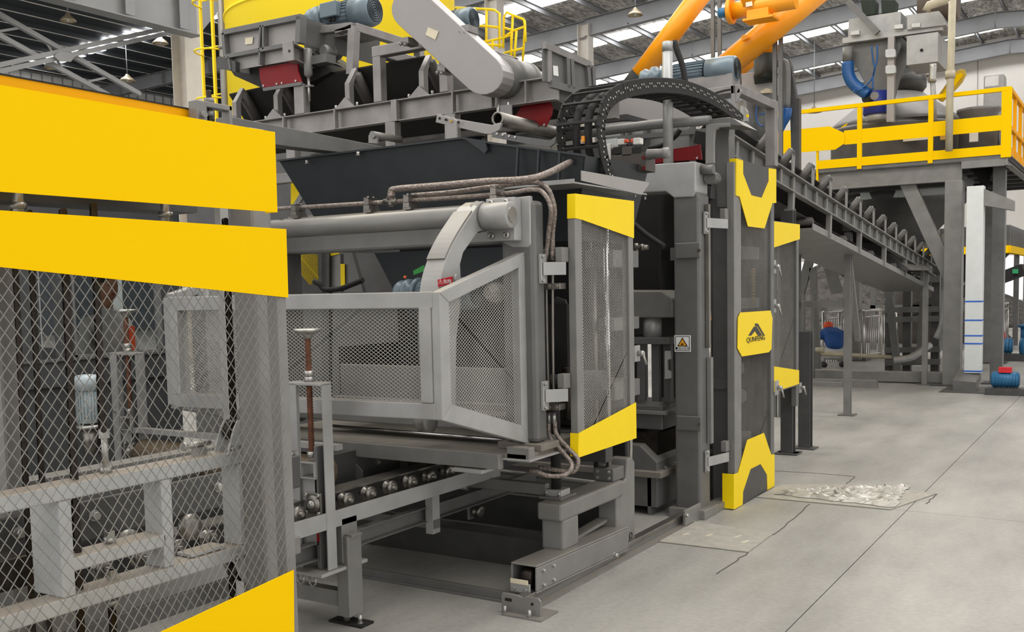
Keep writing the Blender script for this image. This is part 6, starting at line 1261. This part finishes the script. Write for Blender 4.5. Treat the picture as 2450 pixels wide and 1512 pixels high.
build('air_hose', MB().pipe(onY(17.8, k9([(690, 370), (700, 480), (715, 560), (680, 650), (600, 720), (550, 740), (560, 720), (640, 720)])), .014, 6, 5), BLU, UH); build('air_hose', MB().pipe(onY(17.8, k9([(735, 360), (735, 480), (712, 560), (700, 640), (700, 720)])), .014, 6, 5), BLU, UH)
build('red_valve', MB().pipe(onY(17.8, k9([(625, 840), (640, 860), (670, 850), (640, 850)])), .02, 6, 3), mat('valve_red', '#cc3333', .4), UH); build('valve_cluster', MB().prism(onY(17.85, k9([(610, 790), (680, 770), (690, 800), (640, 830), (615, 815)])), (0, .1, 0)), BLK, UH)
build('hand_knob', MB().tube(W(*k9([(713, 770)])[0], Y=17.8), W(*k9([(713, 770)])[0], Y=17.7), .07, 8), GR, UH)
AB = T('additive_tank', 'square grey tank with small hole hanging right of the batching hopper', 'tank', W(2205, 155, Y=17.8))
u9('front', [(972, 290), (1225, 255), (1222, 495), (970, 525)], 17.8, .9, GRL, .004, AB); u9('lid_box', [(975, 120), (1230, 88), (1260, 120), (1290, 200), (975, 240)], 17.85, .8, GRL, .004, AB)
build('hole', MB().tube(W(2205, 120, Y=17.79), W(2205, 120, Y=17.78), .025, 12), BLK, AB)
build('drain_hose', MB().pipe(onY(17.75, k9([(1185, 515), (1180, 580), (1178, 660)])), .06, 10, 3), ZNC, AB); build('drain_pipe', MB().pipe(onY(17.75, k9([(1180, 660), (1190, 800), (1195, 970)])), .04, 10), GRL, AB)
PV = T('pvc_standpipe', 'beige plastic standpipe rising past the platform with elbow at top', 'pipe', W(2272, 400, Y=17.2))
build('pipe', MB().pipe(onY(17.2, k9([(1312, 1215), (1318, 800), (1325, 600), (1340, 5)])), .055, 14), PVC, PV); build('elbow_pipe', MB().pipe(onY(17.5, k9([(1300, -5), (1150, 45), (1130, 90)])), .07, 12), PVC, PV); build('coupling', MB().tube(W(*k9([(1322, 630)])[0], Y=17.2), W(*k9([(1323, 570)])[0], Y=17.2), .075, 14), PVC, PV)
one('roof_drum', 'rust-brown coiled duct at the top above the square tank', 'duct', MB().lathe(W(2200, 18, Y=18.3), X_, [(k*.05, .3 if k % 2 else .27) for k in range(13)], 24), mat('brown_duct', '#5a4f47', .7))
EC = T('electric_cabinet', 'grey electric cabinet with paper label on the platform', 'cabinet', W(2380, 370, Y=19.5)); c0_, c1_ = W(2354, 182, Y=19.5), W(2402, 182, Y=19.5)
build('cabinet_box', MB().box(c0_.x, c1_.x, 19.5, 19.9, DZ, c0_.z), GRL, EC, .01); build('paper_label', MB().box(c0_.x+.02, c1_.x-.08, 19.49, 19.5, c0_.z-.19, c0_.z-.02), LWH, EC); build('cabinet_handle', MB().pipe([(c0_.x+.15, 19.49, c0_.z-.62), (c0_.x+.17, 19.44, c0_.z-.6), (c0_.x+.3, 19.44, c0_.z-.58), (c0_.x+.33, 19.49, c0_.z-.57)], .012, 6), GRM, EC)
for q in ((2364, 268), (2363, 318), (2383, 316)): c = W(*q, Y=19.45); build('switch', MB().cbox(c, .09, .06, .2), GRD, EC); build('switch_lamp', MB().cbox(c-Y_*.035, .03, .01, .04), BRS, EC)
for px in (2362, 2384): build('cable', MB().pipe([W(px, 330, Y=19.45), W(px+3, 345, Y=19.45), W(px, 360, Y=19.45)], .03, 8, 3), BLK, EC)
# cables under the platform
m = MB()
for k in range(9): a = W(2320+k*7, 400, Y=18.2); b = W(2380-k*6, 440, Y=18.2); m.pipe([a, (a+b)/2-Z_*(.05+.03*k), b], .03, 6, 4)
one('cable_loom', 'loose black cables bunched under the platform corner', 'cables', m, BLK)
m = MB(); m.lathe((cxm, Ym, DZ-.3), -Z_, [(0, 1.3), (.25, 1.2), (1.0, .45), (1.2, .45)], 4); m.box(cxm-1.3, cxm+1.3, Ym-1.3, Ym+1.3, DZ-.35, DZ-.07)
one('mixer_chute', 'dark discharge chute hanging beneath the mixer platform', 'chute', m, GRD)
# ---- inclined conveyor
IC = T('inclined_conveyor', 'long inclined belt conveyor with ladder-like side frame running to the mixer', 'conveyor', (-3, 13, 0)); Xi = -2.95
t0, t1 = W(1745, 322, X=Xi), W(2235, 636, X=Xi); b0, b1 = W(1745, 372, X=Xi), W(2235, 662, X=Xi)
dI = (t1-t0); LI = dI.length; di = dI.normalized(); hI = .17
uI = V((0, -di.z, di.y))
build('top_flange', MB().beam(t0, t1, .07, .014, uI), GR, IC); build('bottom_flange', MB().beam(t0-uI*hI, t1-uI*hI, .07, .014, uI), GR, IC); build('web', MB().beam(t0-uI*hI/2-X_*.03, t1-uI*hI/2-X_*.03, .006, hI, uI), GRM, IC)
build('rear_rail', MB().chan(t0-X_*.8-uI*hI/2, t1-X_*.8-uI*hI/2, .07, hI, .01, -1, uI), GRM, IC)
build('belt', MB().beam(t0-X_*.4+uI*.05, t1-X_*.4+uI*.05, .66, .015, uI), BLT, IC)
for x0_, x1_ in ((-.13, -.27), (-.67, -.53)): build('belt_edge', MB().add([t0+X_*x0_+uI*.19, t1+X_*x0_+uI*.19, t1+X_*x1_+uI*.05, t0+X_*x1_+uI*.05, t0+X_*x0_+uI*.205, t1+X_*x0_+uI*.205, t1+X_*x1_+uI*.065, t0+X_*x1_+uI*.065], [(0, 1, 2, 3), (4, 7, 6, 5), (0, 4, 5, 1), (1, 5, 6, 2), (2, 6, 7, 3), (3, 7, 4, 0)]), BLT, IC)
build('return_belt', MB().beam(t0-X_*.4-uI*.3, t1-X_*.4-uI*.3, .66, .012, uI), BLT, IC)
n_ = int(LI/.42)
for k in range(n_): p = t0+di*(.2+k*.42); build('web_rib', MB().beam(p-uI*.01, p-uI*(hI-.01), .012, .06, di) , GR, IC)
pr_ = None
for k in range(15):
    p = t0+di*(1.1+k*.72)
    if p.y > t1.y: break
    build('idler_bracket', MB().prism([p+V((0, -.03, 0)), p+V((0, .04, 0)), p+V((0, .04, 0))+uI*.2+X_*.0, p+V((-.02, 0, 0))+uI*.27, p+V((0, -.03, 0))+uI*.2], (.012, 0, 0)), GR, IC)
    build('idler_roller', MB().lathe(p+uI*.25-X_*.0, (-.62*X_-.78*uI), [(0, .02), (.01, .045), (.3, .045), (.31, .02)], 16), ROL_, IC)
    build('return_roller', MB().lathe(p-uI*.34+di*.1, -X_, [(0, .02), (.02, .045), (.76, .045)], 14), ROL_, IC) if k % 2 == 0 else build('hanger', MB().beam(p-uI*hI, p-uI*.42, .05, .07, di), GR, IC)
build('drip_pan', MB().beam(t0+di*2.6-X_*.4-uI*.42, t1-X_*.4-uI*.42, .8, .01, uI), GR, IC); build('pan_edge', MB().beam(t0+di*2.6-uI*.40, t1-uI*.40, .01, .07, uI), GR, IC)
for px, py, w, lb in ((2030, 556, .085, 0), (1890, 500, .09, 0), (2215, 660, .08, 0)):
    a = W(px, py, X=Xi+.02 if px != 2030 else -3.12); build('leg', MB().ibeam((a.x, a.y, 0), (a.x, a.y, a.z), w, w, .01, up=Y_), GR, IC, .003); build('leg_plate', MB().box(a.x-.1, a.x+.1, a.y-.1, a.y+.1, 0, .015), GRM, IC)
a = W(2030, 556, X=-3.12); build('leg', MB().beam(a+V((-.05, .1, 0)), (a.x-.15, a.y+1.2, .9), .07, .07), GR, IC); build('cross_tie', MB().beam((a.x, a.y, W(1960, 728, Y=a.y).z), (a.x-1.6, a.y, W(1960, 728, Y=a.y).z), .07, .08), GR, IC); build('cross_tie', MB().beam((a.x, a.y, W(1960, 918, Y=a.y).z), (a.x-1.6, a.y, W(1960, 918, Y=a.y).z), .05, .05), GR, IC); build('leg', MB().box(a.x-1.62, a.x-1.54, a.y-.04, a.y+.04, 0, 2.4), GRM, IC)
build('support_bracket', MB().beam(a+V((0, 0, .02)), a+V((0, .0, .35)), .12, .12), GRM, IC)
# ---- dark understructure right of the doors (batch bins)
m = MB()
UB = T('bin_structure', 'dark sheet hopper and braces under the inclined conveyor', 'hopper', (-5.5, 16, 0))
build('sheet_hopper', MB().prism(onY(15.5, K(1850, 400, 2.52, [(165, 300), (440, 300), (560, 430), (830, 620), (560, 640), (430, 620), (170, 510)])), (0, 2., 0)), GRD, UB)
for a_, b_, w in (((1912, 712), (1940, 612), .16), ((2003, 700), (1985, 640), .2), ((1958, 900), (1945, 640), .12), ((2150, 900), (2120, 650), .12), ((2200, 870), (2215, 650), .12)): strut('brace', a_, b_, w, 19., GRM, .1, UB)
build('beam', MB().box(W(1912, 500, Y=15.4).x, W(2025, 500, Y=15.4).x, 15.3, 15.4, W(1960, 608, Y=15.4).z, W(1960, 590, Y=15.4).z), GR, UB)
for py, w in ((670, .12), (742, .1), (765, .1), (838, .1), (900, .14), (868, .1)): p, q = W(2118, py, Y=19.5), W(2250, py-3, Y=19.5); build('rung_beam', MB().beam(p, q, .1, w), GRM, UB)
for px in (2128, 2170, 2238): p = W(px, 700, Y=19.6); build('upright', MB().box(p.x-.07, p.x+.07, 19.6, 19.75, 0, 2.3), GRD, UB)
BS = T('base_skids', 'long low grey floor skids beyond the doors under the conveyor', 'skids', (-4.5, 18.5, 0))
build('skid_beam', MB().box(W(1915, 900, Y=17.6).x-.5, W(2260, 900, Y=17.6).x, 17.55, 17.75, .02, .19), GR, BS, .01); build('skid_beam', MB().box(-7, -3.5, 16.6, 16.7, .0, .12), GR, BS)
# ladder
LA = T('access_ladder', 'small grey access ladder behind the farther mesh door', 'ladder', W(1933, 850, Y=17)); 
for px in (1921, 1945): p = W(px, 800, Y=17.); build('rail', MB().box(p.x-.03, p.x+.03, 16.97, 17.03, 0, 1.5), GRM, LA)
for k in range(6): p, q = W(1921, 740, Y=17), W(1945, 740, Y=17); build('rung', MB().box(p.x, q.x, 16.98, 17.02, .2+k*.22, .24+k*.22), GRM, LA)
# stainless railings
def srail(lb, x0p, x1p, ytop, ybot, Y, n, Y1=None):
    p0 = W(x0p, ybot[0], Z=.12); p1 = W(x1p, ybot[1], Z=.12); h = .95; t = T('steel_railing', lb, 'railing', p0, 'stainless railings on the hall floor')
    build('top_rail', MB().tube(p0+Z_*h, p1+Z_*h, .03, 10), STN, t); build('mid_rail', MB().tube(p0+Z_*(h-.13), p1+Z_*(h-.13), .02, 8), STN, t); build('bottom_rail', MB().tube(p0, p1, .02, 8), STN, t)
    for k in range(n+1): q = p0.lerp(p1, k/n); e = k % max(1, n//2) == 0; build('post' if e else 'baluster', MB().tube(q-Z_*.12, q+Z_*(h if e else h-.13), .03 if e else .012, 8), STN, t)
srail('stainless railing just behind the crouching worker', 1969, 2045, 0, (855, 848), 22, 14); srail('stainless railing right of the crouching worker', 2066, 2143, 0, (850, 838), 22, 16); srail('stainless railing at far right beyond the white duct', 2360, 2410, 0, (845, 815), 24, 12)
# white duct, base, pumps
WD = T('white_duct', 'tall white wrapped duct with blue tape bands beside platform column', 'duct', W(2328, 890, Y=17)); a, b = W(2306, 890, Y=17.), W(2347, 890, Y=17.); xa_ = W(2309, 700, Y=17.).x; xb_ = W(2350, 700, Y=17.).x; zt3 = W(2330, 445, Y=17.).z; zb3 = W(2325, 893, Y=17.).z
build('duct_body', MB().box(xa_, xb_, 17.0, 17.2, zb3, zt3), WHT, WD, .006)
TB_ = mat('blue_tape', '#2a66c8', .4)
for py in (721, 766, 803, 822, 888):
    z = W(2328, py, Y=17.).z; build('tape_band', MB().box(xa_-.004, xb_+.004, 16.995, 17.204, z-.012, z+.01), TB_, WD)
build('top_bracket', MB().prism([(xb_, 17.0, zt3-.05), (xb_+.4, 17.0, zt3-.25), (xb_+.4, 17, zt3-.4), (xb_, 17, zt3-.3)], (0, .3, 0)), GR, WD)
build('base_shoe', MB().prism([(xa_-.1, 16.6, .0), (xb_-.02, 16.6, .0), (xb_-.02, 16.6, .14), (xa_-.1, 16.6, .16)], (0, .6, .12)), GRM, WD); build('base_plate', MB().box(xa_-.25, xb_+.3, 16.3, 17.3, 0, .01), GRD, WD)
GC = T('white_duct_neighbour', 'grey column right behind the white duct', 'column', (xb_+.15, 17.6, 0)); GC.name = 'support_column'; build('column_tube', MB().box(xb_+.02, xb_+.2, 17.9, 18.1, 0, DZ-.1), GRM, GC); build('foot_plate', MB().box(xb_-.1, xb_+.35, 17.8, 18.2, 0, .02), GRD, GC)
def pump(lb, c, s=1.):
    t = T('water_pump', lb, 'pump', c, 'blue water pumps with red caps'); c = V(c)
    build('motor_body', MB().lathe(c+V((-.42*s, 0, .26*s)), X_, [(0, .1*s), (.02, .13*s), (.42*s, .13*s), (.44*s, .1*s)], 20), PBL, t)
    f = MB(); [f.ring(c+V((-.38*s+k*.05*s, 0, .26*s)), X_, .14*s, .125*s, .012, 20) for k in range(8)]; build('cooling_fins', f, PBL, t)
    build('red_cap', MB().cbox(c+V((-.2*s, -.02, .43*s)), .2*s, .14*s, .09*s), mat('pump_red', '#d5232f', .4), t)
    build('volute', MB().lathe(c+V((.12*s, 0, .24*s)), X_, [(0, .1*s), (.03, .17*s), (.12*s, .17*s), (.15*s, .1*s)], 22), PBL, t); build('outlet', MB().tube(c+V((.2*s, 0, .3*s)), c+V((.2*s, 0, .6*s)), .07*s, 16), PBL, t); build('outlet_flange', MB().tube(c+V((.2*s, 0, .58*s)), c+V((.2*s, 0, .62*s)), .12*s, 16), PBL, t)
    build('base', MB().box(c.x-.5*s, c.x+.3*s, c.y-.15, c.y+.15, c.z, c.z+.12*s), GRD, t); return t
c = W(2436, 945, Z=0); pump('nearer blue pump with red cap at right edge', c, .85); c2p = W(2375, 862, Z=0); pump('farther blue pump with red cap left of grey column', (c2p.x+.35, c2p.y, .0), 1.2)
m = MB(); a = W(2450, 900, Z=0); m.pipe([c+V((.2, 0, .6)), c+V((.2, 0, .8)), c+V((.35, 0, 1.0))], .07, 12, 4); one('suction_hose', 'short brown hose rising from the nearer blue pump', 'hose', m, PIP)
# bins at far right
BN = T('aggregate_bin', 'dark ribbed aggregate bin with yellow rim band at far right', 'bin', W(2400, 640, Y=26)); k10 = lambda pts: K(1850, 400, 2.52, pts)
poly('front_wall', onY(26., k10([(880, 380), (1300, 350), (1390, 345), (1395, 490), (1300, 495), (880, 505)])), (0, .1, 0), GRD, BN); a = W(2403, 538, Y=26.); 
build('side_wall', MB().box(a.x, a.x+.06, 26, 31, W(2403, 594, Y=26.).z, a.z), GRM, BN)
for k in range(14): build('rib', MB().box(a.x+.05, a.x+.12, 26.1+k*.35, 26.16+k*.35, W(2403, 590, Y=26.).z, a.z), GRM, BN)
for k in range(5): p = W(2200+k*45, 560, Y=26.); build('rib', MB().box(p.x, p.x+.05, 25.93, 26, W(2300, 594, Y=26.).z, a.z-.02), GRM, BN)
zy = W(2403, 600, Y=26.).z; build('yellow_band', MB().box(a.x-4.4, a.x+.1, 25.9, 26.02, zy-.05, zy+.12), YEL, BN); build('yellow_band', MB().box(a.x+.0, a.x+.14, 26.0, 31, zy-.05, zy+.12), YEL, BN)
for k, x in enumerate((a.x-2.9, a.x-1.3, a.x-.05)): build('leg', MB().box(x-.06, x+.06, 26.0, 26.12, 0, zy), GRM, BN)
for y in (28.5, 31): build('leg', MB().box(a.x-.02, a.x+.1, y-.1, y, 0, zy), GRM, BN)
build('bottom_cone', MB().prism([(a.x-4.2, 26.3, zy), (a.x-.2, 26.3, zy), (a.x-.8, 26.3, zy-.7), (a.x-3.5, 26.3, zy-.7)], (0, 3, 0)), BLK, BN); build('dosing_belt', MB().beam((a.x-2.2, 26.6, .9), (a.x+.4, 26.6, 1.9), 1.2, .25), BLK, BN)
build('cross_beam', MB().box(a.x-4, a.x, 26.0, 26.1, .95, 1.1), GRM, BN); build('green_cap', MB().cbox((a.x+.25, 26.0, 1.85), .12, .1, .1), mat('cap_green', '#2f9a63', .5), BN)
# grey and beige pipe runs on the floor
m = MB(); m.pipe(WL([(1948, 845), (2180, 857)], Y=19.), .04, 10); one('beige_floor_pipe', 'long beige plastic pipe low across in front of the worker', 'pipe', m, PVC)
VS = T('pvc_valve', 'beige plastic pipe valve left of the crouching worker', 'valve', W(1930, 880, Y=18.)); c = W(1930, 865, Y=18.)
build('body', MB().tube((c.x, 18, .1), (c.x, 18, .75), .05, 12), PVC, VS); build('union', MB().tube((c.x, 18, .45), (c.x, 18, .6), .09, 12), PVC, VS); build('branch', MB().tube((c.x, 18, .5), (c.x+.3, 18, .5), .05, 12), PVC, VS)
m = MB(); m.pipe([W(2140, 862, Y=18.5), W(2180, 855, Y=18.5), W(2210, 835, Y=18.6), W(2225, 825, Y=18.7)], .06, 12, 5); one('grey_drain_hose', 'pale grey corrugated hose curving up from the beige pipe', 'hose', m, LGC)
m = MB(); m.pipe([W(2262, 560, Y=18.2), W(2262, 700, Y=18.2), W(2258, 770, Y=18.2), W(2243, 810, Y=18.2)], .07, 12, 5); one('down_hose', 'pale corrugated hose hanging beside the platform column', 'hose', m, LGC)
# gravel piles
GRV = mat('grey_gravel', '#5e5a56', .95, 0, noise=.45, scale=5, bump=1., bscale=9)
GRV.node_tree.nodes['Bump'].inputs['Distance'].default_value = .2
SND = mat('brown_sand', '#5b544e', .95, 0, noise=.2, scale=2, bump=.6, bscale=12)
def pile(name, lb, c, r, h, m, seed):
    r_ = random.Random(seed); rings = []; n = 40
    for j in range(9):
        t = j/8; rings.append([(c[0]+r*t*math.cos(2*math.pi*i/n)*(1+.08*math.sin(3*i+seed)+.03*r_.random()), c[1]+r*t*.7*math.sin(2*math.pi*i/n), max(0, h*(1-t)**1.0*(1+.06*r_.random()))) for i in range(n)])
    rings[0] = [(c[0]+.02*math.cos(2*math.pi*i/n), c[1]+.02*math.sin(2*math.pi*i/n), h) for i in range(n)]
    o = one(name, lb, 'pile', MB().loft(rings), m); o['kind'] = 'stuff'
    return o
c = W(1985, 630, Y=34); pile('gravel_pile', 'dark gravel heap outside beyond the crouching worker', (c.x, 34, 0), 3.8, W(1985, 622, Y=34).z, GRV, 1)
c = W(2130, 640, Y=36); pile('gravel_pile', 'second gravel heap right of the first outside', (c.x+.6, 41, 0), 4.6, W(2130, 648, Y=41).z, GRV, 2)
c = W(2160, 700, Y=30); pile('sand_pile', 'lower brown sand heap in front of the gravel', (c.x+.4, 30.3, 0), 2.4, 1.9, SND, 3)
# crouching worker seen from behind
P2 = T('person', 'worker in blue shirt and orange cap crouching with back turned', 'person', W(2000, 880, Z=0))
o_ = W(2000, 880, Z=0); rt = CR.copy(); rt.z = 0; rt.normalize(); fw = CF.copy(); fw.z = 0; fw.normalize()
def L_(r, f, z): return o_+rt*r+fw*f+Z_*z
SC2 = 1.12
def q_(r, f, z): return L_(r*SC2, f*SC2, z*SC2)
skin('shirt', [[(q_(0, .0, .30), .18), (q_(0, .1, .5), .2), (q_(0, .28, .62), .17), (q_(0, .36, .66), .08)], [(q_(0, .28, .62), .17), (q_(-.24, .26, .55), .09), (q_(-.3, .3, .4), .07)], [(q_(0, .28, .62), .17), (q_(.24, .26, .55), .09), (q_(.3, .3, .4), .07)]], SH2, P2)
skin('arms', [[(q_(-.3, .3, .42), .05), (q_(-.32, .38, .25), .045), (q_(-.27, .46, .12), .03)]], SKN, P2); skin('arms', [[(q_(.3, .3, .42), .05), (q_(.35, .38, .25), .045), (q_(.34, .46, .12), .03)]], SKN, P2)
skin('trousers', [[(q_(0, -.02, .22), .17), (q_(-.15, .12, .26), .13), (q_(-.22, .38, .36), .1), (q_(-.17, .12, .1), .075)], [(q_(0, -.02, .22), .17), (q_(.15, .12, .26), .13), (q_(.22, .38, .36), .1), (q_(.17, .12, .1), .075)]], TRO, P2)
for sg in (-1, 1): skin('shoe', [[(q_(.16*sg, .05, .05), .055), (q_(.17*sg, .2, .045), .055), (q_(.18*sg, .3, .035), .04)]], SHO, P2); hand(P2, q_(.30*sg, .46, .12), (-.3*sg, .3, -.6), fw)
hd = MB(); hd.ell(q_(0, .45, .70), .085, .1, .11, 16, 10); build('head', hd, SKN, P2); hh = MB(); hh.ell(q_(0, .43, .735), .1, .115, .085, 16, 8); build('cap', hh, mat('cap_orange', '#d9542a', .6), P2); face(P2, q_(0, .45, .69), fw+Z_*-.4)
# ---- floor cover plates and the plastic film
CP = mat('dusty_floor_plate', '#a5a197', .7, .1, noise=.12, scale=12, bump=.3, bscale=60)
fp_ = one('floor_cover_plate', 'dusty steel cover plate on the floor near the press column', 'floor plate', MB().prism(WL([(1578, 1297), (1790, 1322), (1850, 1278), (1650, 1246)], Z=.002), (0, 0, .006)), CP)
one('floor_cover_plate', 'long thin floor plate lying partly under the plastic film', 'floor plate', MB().prism(WL([(1810, 1190), (2130, 1220), (2240, 1182), (2060, 1160), (1870, 1160)], Z=.002), (0, 0, .006)), CP)
r_ = random.Random(11); qf = WL([(1850, 1185), (2140, 1218), (2175, 1165), (1960, 1175)], Z=.0); nn_ = 26; vs = []
for i in range(nn_):
    for j in range(nn_):
        u, v = i/(nn_-1), j/(nn_-1); p = qf[0].lerp(qf[1], u).lerp(qf[3].lerp(qf[2], u), v); e = min(u, 1-u, v, 1-v)
        vs.append(p+V((r_.uniform(-.02, .02), r_.uniform(-.02, .02), .012+(.035*r_.random()*(e > .01)))))
FLM = mat('crumpled_plastic_film', '#b5b1a8', .25, 0, noise=.1, spec=.8)
one('plastic_film', 'crumpled dusty plastic film lying on the floor by the logo door', 'film', MB().add(vs, [(i*nn_+j, (i+1)*nn_+j, (i+1)*nn_+j+1, i*nn_+j+1) for i in range(nn_-1) for j in range(nn_-1)]), FLM)
m = MB(); 
for q in ((1632, 1280), (1688, 1282), (1758, 1285), (1774, 1298)): p = W(*q, Z=.008); m.beam(p, p+V((.03, .05, .004)), .006, .004)
one('wood_slivers', 'thin wooden slivers lying on the dusty cover plate', 'slivers', m, STK)['kind'] = 'stuff'

for k, pl_ in enumerate(([(1855, 1127), (1940, 1131), (2045, 1140), (2032, 1152), (2020, 1160)], [(1937, 1206), (1900, 1240), (1850, 1280)], [(1790, 1322), (1752, 1348), (1712, 1374)], [(2243, 1182), (2228, 1195), (2215, 1205)])):
    m = MB(); pts = WL(pl_, Z=.001); r_ = random.Random(k); o_p = pts[0]
    for i in range(len(pts)-1):
        for j in range(4):
            q = pts[i].lerp(pts[i+1], (j+1)/4)+V((r_.uniform(-.008, .008), r_.uniform(-.008, .008), 0)); m.beam(o_p, q, .008, .003); o_p = q
    build('crack', m, JNT, fl)
